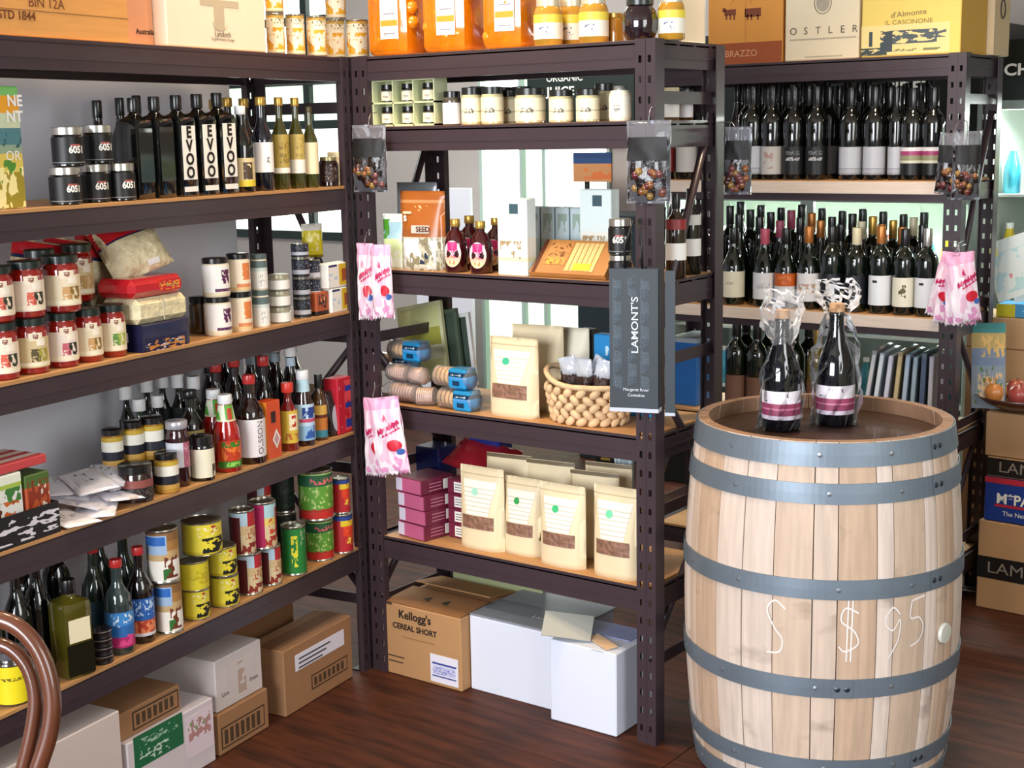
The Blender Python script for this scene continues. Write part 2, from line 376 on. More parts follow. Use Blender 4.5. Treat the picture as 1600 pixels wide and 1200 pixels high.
def shelving(U, label, braces=True, levels=None, strips=()):
    H = U.h[0] + 0.0; t = thing('shelving_unit', label, 'shelving', tuple(U.o), U.a); W, D = U.W, U.D; lv = levels or U.h; z4 = 0.004
    obj('post', post_mesh(H + 0.006), STEEL, t, (0, 0, z4)); obj('post', post_mesh(H + 0.006), STEEL, t, (-W, 0, z4), (0, 0, 0), (-1, 1, 1))
    obj('post', post_mesh(H, True), STEEL, t, (0, D, z4), (0, 0, 0), (1, -1, 1)); obj('post', post_mesh(H, True), STEEL, t, (-W, D, z4), (0, 0, 0), (-1, -1, 1))
    for i, h in enumerate(lv):
        bh = 0.06; lip = 0.0115 if (i == 0 or U is UM) else 0.004
        def beam(L):
            return mesh_of(('beam', lip) + r4(L), lambda: join([bxg(0, L, 0, 0.004, -bh, -0.004 + lip), bxg(0, L, 0.0, 0.03, -0.004, 0.0), bxg(0, L, 0.004, 0.012, -bh, -bh + 0.004), bxg(0, L, -0.0015, 0, -bh * 0.5 - 0.006, -bh * 0.5)]))
        obj('beam', beam(W), STEEL, t, (-W, 0.004, h)); obj('beam', beam(W), STEEL, t, (0, D - 0.004, h), (0, 0, PI))
        obj('side_beam', beam(D - 0.03), STEEL, t, (0.045, 0.015, h), (0, 0, PI / 2)); obj('side_beam', beam(D - 0.03), STEEL, t, (-W - 0.045, D - 0.015, h), (0, 0, -PI / 2))
        obj('shelf_board', bx(-W + 0.001, 0.03, 0.006, D - 0.006, h, h + ST), PINE, t)
        if i in strips: obj('price_strip', cbx(-W, -0.001, -0.004, 0.003, h - 0.036, h + 0.004, 0.001), mat('D9C9BC', 0.5, noise=0.2, scale=8, stretch=(1, 1, 20)), t, label='pale timber strip along the shelf front')
    if braces:
        for x in (0.035, -W - 0.035):
            for z in (0.22, 0.63, 1.03, 1.70):
                obj('tie_bar', bx(x - 0.002, x + 0.002, 0.01, D - 0.01, z - 0.016, z + 0.016), STEEL, t)
            for z0, z1 in ((0.26, 0.60), (1.05, 1.66)):
                obj('brace', tube([(x, 0.03, z0), (x, D - 0.03, z1)], 0.011, 6), STEEL, t)
            obj('brace', tube([(x, D - 0.03, 0.66), (x, 0.03, 1.0)], 0.011, 6), STEEL, t)
    return t
shelving(UL, 'dark brown steel shelving unit along the left wall with five timber shelves')
shelving(UM, 'dark brown steel shelving unit in the middle with open back, facing the barrel')
shelving(UR, 'dark steel wine rack behind the barrel with pale shelf fronts', strips=(1, 2))

# ---------------------------------------------------------------- vessels
JAR = ((0.0, 0.0), (0.90, 0.0), (1, 0.03), (1, 0.74), (0.95, 0.80), (0.87, 0.83), (0.87, 0.87))
HEX = ((0.9, 0.0), (1, 0.04), (1, 0.70), (0.9, 0.80), (0.78, 0.84), (0.78, 0.87))
BULGE = ((0.6, 0.0), (0.8, 0.03), (0.97, 0.25), (1, 0.45), (0.9, 0.68), (0.66, 0.82), (0.62, 0.88))
CANB = ((0.96, 0.0), (1, 0.01), (1, 0.03), (0.965, 0.045), (0.965, 0.955), (1, 0.97), (1, 0.99), (0.97, 1.0), (0.93, 0.995), (0.92, 0.97))
WINE = ((0.93, 0.0), (1, 0.015), (1, 0.60), (0.96, 0.66), (0.72, 0.72), (0.45, 0.76), (0.38, 0.80), (0.36, 0.90), (0.36, 0.99))
BURG = ((0.93, 0.0), (1, 0.015), (1, 0.46), (0.92, 0.54), (0.68, 0.63), (0.46, 0.71), (0.37, 0.79), (0.34, 0.90), (0.34, 0.99))
SAUCE = ((0.9, 0.0), (1, 0.03), (1, 0.40), (0.92, 0.55), (0.62, 0.72), (0.45, 0.82), (0.42, 0.90))
LONG = ((0.93, 0.0), (1, 0.02), (1, 0.52), (0.93, 0.60), (0.62, 0.68), (0.42, 0.74), (0.38, 0.80), (0.37, 0.97))
SQB = ((0.95, 0.0), (1, 0.01), (1, 0.74), (0.94, 0.78), (0.5, 0.82), (0.34, 0.85), (0.32, 0.93))
FLASK = ((0.8, 0.0), (0.95, 0.04), (1, 0.35), (0.96, 0.55), (0.7, 0.72), (0.36, 0.80), (0.34, 0.88))
def vessel(name, label, cat, at, rz, w, h, prof, body, cap=None, lab=None, txt=None, group=None, sq=0.0, bare=False, seg=20, tilt=None):
    """cap=(z0,radius,material[,name]); lab=[(z0,z1,material,arc[,label])...] in fractions of h; txt=[(string,size,z,material,rot[,dx])]"""
    w = round(w / 0.002) * 0.002; h = round(h / 0.004) * 0.004; r = w / 2
    t = thing(name, label, cat, at, rz, group)
    if tilt: t.rotation_euler = (tilt[0], tilt[1], rz)
    obj('body', lathe(prof, r, h, seg, sq), body, t)
    if cap:
        z0, rc, m = cap[:3]
        obj(cap[3] if len(cap) > 3 else 'cap', lathe(((rc * 0.97, z0), (rc, z0 + 0.006), (rc, 0.985), (rc * 0.93, 1.0)), r, h, seg), m, t)
    for q in (lab or ()):
        z0, z1, m, arc = q[:4]
        if sq: o = obj('label', bx(-r * arc, r * arc, -r - 0.0012, -r - 0.0002, z0 * h, z1 * h), m, t)
        else: o = obj('label', wrap(r * 1.012 * (q[5] if len(q) > 5 else 1), z0 * h, z1 * h, arc, 14, r * 1.012 * (q[6] if len(q) > 6 else (q[5] if len(q) > 5 else 1))), m, t)
        if len(q) > 4 and q[4]: o['label'] = q[4]
    for q in (txt or ()):
        s, size, z, m, rot = q[:5]; dx = q[5] if len(q) > 5 else 0
        if sq: lettering(s, size * h, m, t, dx * r, -r - 0.002, z * h, None, rot, q[6] if len(q) > 6 else 0.0, q[7] if len(q) > 7 else 1.0)
        else: lettering(s, size * h, m, t, dx * r, 0, z * h, r * 1.025, rot, q[6] if len(q) > 6 else 0.0, q[7] if len(q) > 7 else 1.0)
    TOP[t.name] = (Vector(at), h)
    return t
def put(U, lv, px, wpx, hpx, name, label, cat, prof, body, d=None, z0=0.0, on=None, rz=None, k=1.0, dx=0.0, **kw):
    """stand a vessel on a shelf; px, wpx, hpx are its centre column, width and height in the photograph"""
    if on is not None:
        p0, hh = TOP[on.name]; p = p0 + Vector((0, 0, hh + 0.0008)); s = pxm(p); w = wpx * s
        p = p + U.x * dx
    else:
        dd = d if d is not None else 0.06
        p = spot(U, lv, px, dd, z0); w = wpx * pxm(p)
        if d is None: dd = w / 2 + 0.012; p = spot(U, lv, px, dd, z0)
    s = pxm(p)
    return vessel(name, label, cat, tuple(p), (FACE[id(U)] if rz is None else rz), wpx * s * k, hpx * s * k, prof, body, **kw)
ORD = ['first', 'second', 'third', 'fourth', 'fifth', 'sixth', 'seventh', 'eighth', 'ninth', 'tenth', 'eleventh', 'twelfth', 'thirteenth']
def carton(name, label, at, rz, w, d, h, m, cat='box', group=None, rot=None, bev=0.003, part='body'):
    """box with its front-left-bottom corner region at local x -w/2..w/2, front face y=0"""
    t = thing(name, label, cat, at, rz, group, rot)
    obj(part, cbx(-w / 2, w / 2, 0, d, 0, h, bev), m, t); TOP[t.name] = (Vector(at), h); return t
def panel(t, m, x0, x1, z0, z1, y=-0.0008, name='print', label=None):
    return obj(name, bx(x0, x1, y, y + 0.0006, z0, z1), m, t, label=label)
def fp(U, px, py, d=0.0):
    """unit-local x, z of the point seen at a photo pixel on the vertical plane at depth d of a unit"""
    r = FW + RT * ((px - 800) / F) - UP * ((py - 600) / F); q = CAM + r * ((U.w(0, d, 0) - CAM).dot(U.y) / r.dot(U.y)) - U.o
    return q.dot(U.x), q.z
class Box:
    """carton whose front face is parallel to a unit's front, spanning two photo columns"""
    def __init__(s, U, lv, px0, px1, h, dep, m, name, label, cat='box', d=0.012, z0=0.0, group=None, hpx=None, x0=None, x1=None, rz=0.0, part='body', bev=0.003):
        s.U = U; s.d = d; s.z = (U.h[lv] + ST if lv is not None else 0.0) + z0 + 0.0006
        a = x0 if x0 is not None else U.lx(px0, d, s.z); b = x1 if x1 is not None else U.lx(px1, d, s.z); s.xc = (a + b) / 2; s.w = b - a
        s.s = pxm(U.w(s.xc, d, s.z)); s.h = h if h else hpx * s.s; s.dep = dep
        s.t = carton(name, label, tuple(U.w(s.xc, d, s.z)), U.a + rz, s.w, dep, s.h, m, cat, group, None, bev, part)
    def text(s, st, px, py, hpx, m=INK, bold=0.0, sx=1.0, rot=0.0):
        x, z = fp(s.U, px, py, s.d); return lettering(st, hpx * s.s / 0.7, m, s.t, x - s.xc, -0.0016, z - s.z, None, rot, bold, sx)
    def pan(s, m, px0, px1, py0, py1, name='print', y=-0.0008, label=None):
        x0, _ = fp(s.U, px0, (py0 + py1) / 2, s.d); x1, _ = fp(s.U, px1, (py0 + py1) / 2, s.d); _, z = fp(s.U, (px0 + px1) / 2, (py0 + py1) / 2, s.d); hh = abs(py1 - py0) * s.s / 2
        return panel(s.t, m, x0 - s.xc, x1 - s.xc, z - s.z - hh, z - s.z + hh, y, name, label)

# ================================================================ LEFT UNIT
# ---- top shelf
c = Box(UL, 0, -90, 203, 0.20, 0.30, mat('D79A55', 0.55, noise=0.18, scale=7, stretch=(1, 1, 12)), 'wine_crate', 'orange pine wine crate with burnt lettering on top of the left shelves', 'crate', bev=0.002, part='crate_side')
c.text('BIN 12A', 72, 6, 15, mat('6B3A1C', 0.7)); c.text('ESTD 1844', 22, 24, 13, mat('6B3A1C', 0.7), 0.0006)
for z in (0.055, 0.11, 0.165): obj('board_joint', bx(-c.w / 2, c.w / 2, -0.0004, 0.0004, z - 0.0008, z + 0.0008), mat('8A5A2C', 0.8), c.t)
crate = c
c = Box(UL, 0, 262, 417, 0.24, 0.27, mat('EAD9C2', 0.65, noise=0.04), 'wine_carton', 'cream wine carton with a grey cross emblem on the left top shelf')
c.pan(mat('B9AC93', 0.7), 312, 372, 0, 10); c.pan(mat('B9AC93', 0.7), 334, 350, 10, 46, y=-0.001)
c.text('Lyndoch', 348, 54, 9, mat('5A5148', 0.7), 0, 0.9); c.text('English Estate Vintage', 348, 62, 4.5, mat('5A5148', 0.7))
lg = obj('emblem_ring', tube([(0.033 * math.cos(a), 0, 0.045 * math.sin(a)) for a in [-2.6 + 2.1 * i / 14 for i in range(15)]], 0.0007, 4), mat('B9AC93', 0.7), c.t, (fp(UL, 342, 20, c.d)[0] - c.xc, -0.001, fp(UL, 342, 20, c.d)[1] - c.z))
cream = c
c = Box(UL, 0, None, None, 0.235, 0.24, mat('C98F6B', 0.7, noise=0.05), 'wine_carton', 'pinkish brown carton between the pine crate and the white carton', d=0.05, x0=crate.xc + crate.w / 2 + 0.002, x1=cream.xc - cream.w / 2 - 0.002)
c.text('Australia', 226, 50, 8, INK, 0.0004); 
PEACH = bands([(0, 'E8DDBB'), (0.09, 'F4ECD2'), (0.72, 'EFE7D0'), (0.94, 'C9A03A')], [(0.08, 0.68, 0, 1, 'E2A82A', 4, 0.52), (0.1, 0.5, 0, 1, 'C98A1C', 7, 0.62), (0.78, 0.95, 0, 1, '7D6B2C', 14, 0.58)])
def can(U, lv, px, wpx, hpx, label, m, name='food_tin', body=TIN, cat='tin', prof=CANB, **kw):
    return put(U, lv, px, wpx, hpx, name, label, cat, prof, body, lab=[(0.05, 0.95, m, PI * 1.99, None, 0.975)], seg=24, **kw)
G = 'peach tins on the top shelves'
t1 = can(UL, 0, 432, 29, 62, 'peach tin beside the cream carton, with another tin standing on it', PEACH, group=G, d=0.055)
can(UL, 0, 430, 29, 62, 'upper peach tin standing on the tin beside the cream carton', PEACH, on=t1, group=G)
can(UL, 0, 463, 29, 62, 'second peach tin from the cream carton', PEACH, group=G, d=0.055)
can(UL, 0, 496, 31, 62, 'third peach tin from the cream carton', PEACH, group=G, d=0.05)
t1 = can(UL, 0, 525, 30, 60, 'fourth peach tin from the cream carton, at the back', PEACH, group=G, d=0.08)
can(UL, 0, 535, 32, 62, 'peach tin raised on the back tin near the shelf corner', PEACH, on=t1, group=G, dx=0.008)
can(UL, 0, 560, 35, 60, 'peach tin standing over the corner post', PEACH, group=G, d=0.03)

# ---- second shelf
c = Box(UL, 1, -40, 43, None, 0.012, bands([(0, '9A8A28'), (0.30, 'D9C25A'), (0.45, '8FA58A'), (0.52, '4F7F86'), (0.66, 'C9D2B0'), (0.78, 'E8A22C'), (0.92, '7BBF6A')], [(0.0, 0.34, 0, 1, 'F0E3A0', 6, 0.5), (0.05, 0.4, 0, 1, '4F8A32', 5, 0.6), (0.5, 0.62, 0, 1, '27535C', 7, 0.52)], axis=2), 'leaflet', 'tall colourful leaflet with green and orange cover left of the black jars', 'booklet', d=0.03, hpx=190)
c.text('NE', 22, 158, 17, PAPER, 0.001); c.text('NT', 22, 183, 17, PAPER, 0.001); c.text('OR', 20, 244, 15, PAPER)
GOO = bands([(0, '0E0E10'), (0.06, 'A8A8AC'), (0.08, '0E0E10')], [(0.66, 0.74, 0.42, 0.75, 'A5504A', 30, 0.35)])
def blackjar(px, wpx, hpx, label, on=None, d=0.05, U=UL, lv=1, rz=None, dx=0):
    return put(U, lv, px, wpx, hpx, 'black_jar', label, 'jar', JAR, BLACKGLASS, d=d, on=on, cap=(0.80, 0.96, SILVER, 'lid'), lab=[(0.06, 0.74, GOO, PI * 1.2)], txt=[('6051', 0.24, 0.42, PAPER, 0, 0.25, 0.0008, 0.9)], group='black preserve jars with silver lids', rz=rz, dx=dx)
b1 = blackjar(104, 48, 58, 'black jar with silver lid, left of the three in the lower row', d=0.05)
b2 = blackjar(150, 44, 58, 'black jar with silver lid, middle of the three in the lower row', d=0.06)
b3 = blackjar(192, 42, 57, 'black jar with silver lid, right of the three in the lower row', d=0.045)
blackjar(120, 48, 60, 'black jar with silver lid, left one of the upper row', on=b1, dx=0.016); blackjar(172, 46, 60, 'black jar with silver lid, right one of the upper row', on=b2, dx=0.018)
for i, (px, d, w_, h_) in enumerate(((161, 0.24, 36, 150), (196, 0.26, 34, 150), (222, 0.29, 34, 150))):
    put(UL, 1, px, w_, h_, 'oil_bottle', ['black round oil bottle behind the upper black jars', 'black round oil bottle left of the square black bottles', 'black round oil bottle at the back against the square ones'][i], 'bottle', LONG, BLACKGLASS, d=d, cap=(0.82, 0.42, BLACKCAP), group='black oil bottles at the back')
for i, (px, d) in enumerate(((217, 0.058), (249, 0.052), (283, 0.045), (315, 0.045), (346, 0.045))):
    put(UL, 1, px, 46, 166, 'square_oil_bottle', ['square black bottle with dark unlettered front right beside the black jars', 'square black bottle left of the white EVOO labels', 'square black EVOO bottle, left of the three white labels', 'square black EVOO bottle, middle of the three white labels', 'square black EVOO bottle, right of the three white labels'][i], 'bottle', SQB, BLACKGLASS, d=d, rz=UL.a, sq=1.0, k=0.93,
        cap=(0.86, 0.42, BLACKCAP), lab=[(0.17, 0.70, PAPER if i > 1 else BLACKCAP, 0.72)] + ([(0.05, 0.10, PAPER, 0.72)] if i > 1 else []),
        txt=[(s, 0.155, 0.63 - 0.132 * k, INK, 0, 0, 0.0016, 0.95) for k, s in enumerate('EVOO')] if i > 1 else None, group='square black oil bottles')
put(UL, 1, 381, 38, 132, 'balsamic_bottle', 'short dark bottle with round picture on beige and yellow label', 'bottle', LONG, BLACKGLASS, d=0.04, cap=(0.9, 0.45, WHITECAP), lab=[(0.07, 0.40, bands([(0, 'E2C637'), (0.22, 'D8C596')], [(0.25, 0.85, 0.3, 0.72, '4B3A2A', 6, 0.38)]), PI * 1.1)])
for i, (px, d) in enumerate(((341, 0.17), (362, 0.215), (387, 0.15))):
    put(UL, 1, px, 30, 140, 'oil_bottle', 'dark oil bottle with gold cap, %s of the three at the back' % ['left', 'middle', 'right'][i], 'bottle', LONG, BROWNGLASS, d=d, cap=(0.9, 0.5, GOLDCAP), group='gold-capped bottles at the back')
put(UL, 1, 413, 34, 143, 'oil_bottle', 'navy oil bottle with gold cap and plain white label', 'bottle', LONG, mat('10121F', 0.08, coat=1.0), d=0.04, cap=(0.91, 0.48, GOLDCAP), lab=[(0.20, 0.52, bands([(0, 'F2EFF0')], [(0.3, 0.5, 0.45, 0.6, '444444', 20, 0.5)]), PI * 1.2)])
GLAB = bands([(0, 'EDEAE0'), (0.14, 'B29A4A')], [(0.25, 0.8, 0.2, 0.9, '8A7433', 8, 0.5)])
GLAB2 = bands([(0, 'EFEDE3'), (0.35, 'C0A95C')], [(0.35, 0.9, 0.2, 0.9, '9A8646', 8, 0.55)])
put(UL, 1, 441, 27, 142, 'oil_bottle', 'olive oil bottle with gold cap and all-gold rounded label', 'bottle', LONG, OLIVEGLASS, d=0.04, cap=(0.91, 0.5, GOLDCAP), lab=[(0.18, 0.60, GLAB, PI * 1.2)])
put(UL, 1, 466, 26, 140, 'oil_bottle', 'olive oil bottle with gold cap and white-footed gold label', 'bottle', LONG, OLIVEGLASS, d=0.04, cap=(0.91, 0.5, GOLDCAP), lab=[(0.17, 0.60, GLAB2, PI * 1.2)])
put(UL, 1, 487, 25, 125, 'oil_bottle', 'olive glass bottle with tall cream label near the corner post', 'bottle', LONG, OLIVEGLASS, d=0.035, cap=(0.93, 0.4, mat('4A3E18', 0.3)), lab=[(0.17, 0.56, CREAM, PI * 1.2)])
put(UL, 1, 514, 31, 46, 'jam_jar', 'small dark red jam jar beside the olive glass bottle', 'jar', JAR, mat('1F0A0A', 0.1, coat=1.0), d=0.035, cap=(0.84, 0.8, mat('A9A07A', 0.3, metal=0.6), 'lid'), txt=[('mm mmm', 0.12, 0.5, PAPER, 0)] and None, lab=[(0.15, 0.7, bands([(0, '2A1414')], [(0.1, 0.9, 0.1, 0.9, 'B8A898', 14, 0.62)]), PI * 0.9)])
Box(UL, 1, 530, 541, None, 0.04, CREAM, 'tea_box', 'narrow cream box against the corner post on the second left shelf', d=0.02, hpx=52)

# ---- third shelf: red jars, bagged pasta, tins
def rlab(c1, c2, base): return bands([(0, base), (0.05, 'EEE4C8'), (0.17, base)], [(0.2, 0.62, 0.35, 0.62, c1, 6, 0.42), (0.2, 0.62, 0.55, 0.85, c2, 7, 0.45), (0.72, 0.95, 0.52, 0.78, 'F4E9D6', 5, 0.3)])
RJ = mat('8E1710', 0.12, coat=1.0, noise=0.3, scale=60)
DGREEN = mat('12211C', 0.35, coat=0.3)
LBS = [rlab('D6604A', '2C3320', 'EAD9C4'), rlab('B5883E', 'C9A070', 'D8C08E'), rlab('5A4A2A', 'A09A3C', 'D2BC8C'), rlab('C25A6A', '1D2418', 'E9D9C9'), rlab('C99A62', '8A6A2E', 'E3D3B2'), rlab('5D8A3A', 'A8B84A', 'E6D8B8')]
def redjar(px, lab_, label, on=None, d=0.055, w_=54, h_=88, dx=0):
    return put(UL, 2, px, w_, h_, 'sauce_jar', label, 'jar', JAR, RJ, d=d, on=on, cap=(0.86, 0.97, DGREEN, 'lid'), lab=[(0.12, 0.66, LBS[lab_], PI * 1.25), (0.60, 0.74, bands([(0, 'F0E2C8')], [(0.2, 0.8, 0.3, 0.7, '7A3A2A', 7, 0.45)]), PI * 0.27)], group='red sauce jars with green lids', dx=dx)
j0 = redjar(4, 0, 'red sauce jar cut by the left edge of the photo, lower row', w_=54)
j1 = redjar(51, 2, 'red sauce jar with tan label, lower row, second from left edge')
j2 = redjar(99, 3, 'red sauce jar with pink and dark picture, lower row', w_=50, h_=86)
j3 = redjar(139, 4, 'red sauce jar with cream label, lower row, third from the pasta box', w_=46, h_=84)
j4 = redjar(177, 5, 'red sauce jar with green picture, lower row beside the navy pasta box', w_=43, h_=82)
redjar(2, 0, 'red sauce jar in the upper row, half out of the left edge', on=j0)
redjar(50, 0, 'red sauce jar with white label and red chilli picture, upper row', on=j1)
k2 = redjar(74, 1, 'red sauce jar in the shaded back row, lower level', d=0.15, w_=50, h_=86); redjar(90, 1, 'red sauce jar in the shaded back row, upper level left', on=k2, w_=48)
redjar(127, 4, 'red sauce jar with cream label at the right end of the upper row', on=j2, w_=56, dx=0.012)
k3 = redjar(125, 1, 'red sauce jar behind the right end of the lower row', d=0.15, w_=46, h_=82); redjar(150, 1, 'red sauce jar behind the right end of the upper row', on=k3, w_=48, dx=0.01)
PASTA = mat('E0CCA4', 0.4, noise=0.45, scale=42, bump=1.0)
REDP = mat('C4202A', 0.25, coat=0.6, noise=0.3, scale=18)
def pasta_bag(at, rz, w_, h_, th, tilt, label, seed, group=None, hv=0.66):
    t = thing('pasta_bag', label, 'bag', at, rz, group); t.rotation_euler = (tilt[0], tilt[1], rz)
    P = pouch_fn(w_, h_, th, 'pillow', 0.004, seed); obj('bag', pouch_mesh(P), PASTA, t)
    obj('header', patch(P, -1.0, 1.0, hv, 0.985, 0.0022), REDP, t, label='red printed top of the bag'); obj('navy_band', patch(P, -1.0, 1.0, hv - 0.03, hv, 0.0024), mat('1A1D4A', 0.3), t)
    obj('back_print', mesh_back(P), REDP, t); obj('weight_label', patch(P, 0.1, 0.5, 0.06, 0.14, 0.002), PAPER, t); TOP[t.name] = (Vector(at), h_); return t
def mesh_back(P):
    V, Fc = [], []
    for j in range(5):
        for i in range(9): x, y, z = P(-1 + i / 4, 0.66 + 0.325 * j / 4, 1); V.append((x, y + 0.002, z))
    for j in range(4):
        for i in range(8): a = j * 9 + i; Fc.append((a, a + 9, a + 10, a + 1))
    return raw(V, Fc, True)
# box, two flat packs and the leaning bag on top
c = Box(UL, 2, 224, 298, None, 0.13, mat('15183F', 0.35, coat=0.4), 'pasta_box', 'navy pasta box with white N under the stacked pasta packs', d=0.012, hpx=42)
c.pan(bands([(0, '15183F')], [(0.15, 0.85, 0.05, 0.95, 'C07F3A', 5, 0.53), (0.2, 0.8, 0, 1, 'C9CBD8', 8, 0.6)]), 228, 292, 524, 552)
obj('box_end_print', bx(-c.w / 2 - 0.001, -c.w / 2 - 0.0002, 0.0, c.dep, 0, c.h), mat('11143A', 0.4), c.t); lettering('N', 0.03, PAPER, c.t, -c.w / 2 - 0.0016, c.dep * 0.42, c.h * 0.5, None, 0, 0.0015, 1, 'left')
pb = UL.w(c.xc, 0.012 + 0.065, c.z + c.h + 0.018)
def flatpack(z, label, m, hgt, shift=0.0, name='pasta_pack'):
    t = thing(name, label, 'bag', tuple(UL.w(c.xc - 0.005 + shift, 0.012, z)), UL.a)
    P = pouch_fn(0.19, hgt * 1.12, 0.12, 'pillow', 0.003, int(z * 1000))
    bm = cbx(-0.095, 0.095, 0, 0.12, 0, hgt, 0.014); obj('pack', bm, m, t); TOP[t.name] = (Vector(t.location), hgt); return t
tp = flatpack(c.z + c.h + 0.001, 'clear pack of pale pasta stacked on the navy pasta box', mat('E3D6AE', 0.35, noise=0.35, scale=45, coat=0.5, bump=0.6), 0.062)
obj('seam', bx(-0.002, 0.002, -0.0012, 0, 0.006, 0.056), mat('C9C3B0', 0.3), tp)
tp2 = flatpack(c.z + c.h + 0.065, 'red pasta pack lying on the pale pasta pack', REDP, 0.046, -0.012)
panel(tp2, bands([(0, 'C4202A')], [(0.1, 0.9, 0, 1, 'E7A030', 5, 0.55), (0.3, 0.8, 0, 1, '7E9A6A', 6, 0.62)]), 0.0, 0.075, 0.01, 0.038, -0.0012)
zt = c.z + c.h + 0.065 + 0.050
pasta_bag(tuple(UL.w(c.xc + 0.005, 0.07, zt)), UL.a - 0.35, 0.165, 0.145, 0.085, (-0.55, -0.28), 'clear pasta bag with red top leaning on the stacked packs, foremost', 3)
for i, px in enumerate((34, 82, 130)):
    p = spot(UL, 2, px + 14, 0.235 - 0.02 * i, 0.0)
    pasta_bag(tuple(p), UL.a - 0.5, 0.15, 0.275, 0.034, (-0.03, 0.20), 'red-topped pasta bag standing behind the sauce jars, %s of three' % ['left', 'middle', 'right'][i], 10 + i, 'red-topped bags behind the jars', 0.87)
def tinlab(c): return bands([(0, 'E3D6B4'), (0.10, 'EFEBE4')], [(0.12, 0.22, 0.25, 0.95, c, 16, 0.35), (0.38, 0.85, 0.5, 0.85, c, 7, 0.42)])
PUR = tinlab('5A2350'); ORA = bands([(0, 'E6C48C'), (0.1, 'F1E1C6')], [(0.1, 0.22, 0.2, 0.9, 'D98A5A', 16, 0.35), (0.35, 0.92, 0.45, 0.85, 'DC8044', 5, 0.4)])
WGR = bands([(0, 'E9E9E2'), (0.62, 'C9D6D0'), (0.75, '5B6E6C')], [(0.1, 0.6, 0.3, 0.7, '8A8A90', 12, 0.6)])
def lidtin(px, w_, h_, m, label, on=None, d=None, dx=0, lidm=BLACKCAP):
    return put(UL, 2, px, w_, h_, 'spread_jar', label, 'jar', ((0.95, 0), (1, 0.03), (1, 0.80), (0.94, 0.86), (0.9, 0.88)), mat('E5D9BE', 0.3, coat=0.6), d=d, on=on, cap=(0.86, 0.97, lidm, 'lid'), lab=[(0.05, 0.82, m, PI * 1.5)], dx=dx)
a = lidtin(342, 42, 60, PUR, 'white jar with purple lettering and black lid, lower of the pair'); lidtin(340, 42, 60, PUR, 'white jar with purple lettering and black lid, upper of the pair', on=a)
a = lidtin(377, 36, 60, ORA, 'cream jar with orange print, lower of the pair'); lidtin(375, 36, 60, ORA, 'cream jar with orange print, upper of the pair', on=a)
a = lidtin(409, 27, 58, WGR, 'slim white and grey-green jar, lower of the pair', lidm=mat('4F6260', 0.4)); lidtin(404, 25, 56, WGR, 'slim white and grey-green jar, upper of the pair', on=a, lidm=mat('4F6260', 0.4))
put(UL, 2, 314, 34, 56, 'honey_jar', 'dark amber jar in the shade left of the purple-lettered jars', 'jar', JAR, mat('4A3218', 0.2, coat=0.8), d=0.12, cap=(0.84, 0.95, BLACKCAP, 'lid'))
a = None
for k in range(3):
    kw = dict(cap=(0.74, 0.97, mat('B9B59E', 0.3, metal=0.5), 'lid'), lab=[(0.1, 0.66, mat('EDEDE6', 0.5), PI * 1.6)])
    a = put(UL, 2, 438, 34, 25, 'small_jar', 'small white jar, %s of the stack of three' % ['bottom', 'middle', 'top'][k], 'jar', JAR, mat('8A8C78', 0.2, coat=0.8), on=a, group='stack of small white jars', **kw)
NAVY = bands([(0, '14171F'), (0.15, 'B9BCC6'), (0.4, '14171F')], [(0.45, 0.9, 0, 1, '7F8AA6', 14, 0.6)])
a = None
for k, (px, h_) in enumerate(((473, 30), (473, 30), (472, 30), (470, 22))):
    a = put(UL, 2, px, 28, h_, 'seasoning_tin', 'small navy and white seasoning tin, %s of the stack of four' % ['lowest', 'second', 'third', 'topmost'][k], 'tin', CANB, TIN, on=a, d=0.045, lab=[(0.06, 0.94, NAVY, PI * 1.99, None, 0.985)], group='navy seasoning tins')
a = None
for k in range(3):
    a = put(UL, 2, 492, 22, 29, 'seasoning_tin', 'slim dark seasoning tin, %s of the right-hand stack of three' % ['lowest', 'middle', 'topmost'][k], 'tin', CANB, TIN, on=a, d=0.05, lab=[(0.06, 0.94, bands([(0, 'D5D7DE'), (0.3, '23283A')], [(0.4, 0.9, 0, 1, 'C9CDDA', 9, 0.62)]), PI * 1.99, None, 0.985)], group='slim seasoning tins')
c = Box(UL, 2, 495, 515, None, 0.035, bands([(0, '1A1412'), (0.18, 'A8512A')], [(0.3, 0.9, 0.2, 0.8, '2A1410', 5, 0.5), (0.5, 0.8, 0.4, 0.7, 'E9B070', 6, 0.55)]), 'spice_box', 'small orange spice box with dark figure left of the yellow boxes', d=0.02, hpx=36)
YEL = bands([(0, 'EDEBE2')], [(0.08, 0.95, 0.48, 1, 'D9B62E', 3, 0.1), (0.2, 0.75, 0.6, 0.88, 'A0522A', 5, 0.42), (0.86, 0.95, 0.05, 0.4, '2A2F6A', 9, 0.2), (0.1, 0.6, 0.05, 0.4, 'BFD0E0', 5, 0.45)])
c = Box(UL, 2, 519, 552, None, 0.045, YEL, 'spice_box', 'yellow and white spice box, lower of the two by the corner post', d=0.012, hpx=38)
c2 = Box(UL, 2, 513, 549, None, 0.045, YEL, 'spice_box', 'yellow and white spice box, upper of the two by the corner post', d=0.012, z0=c.h + 0.001, hpx=38)
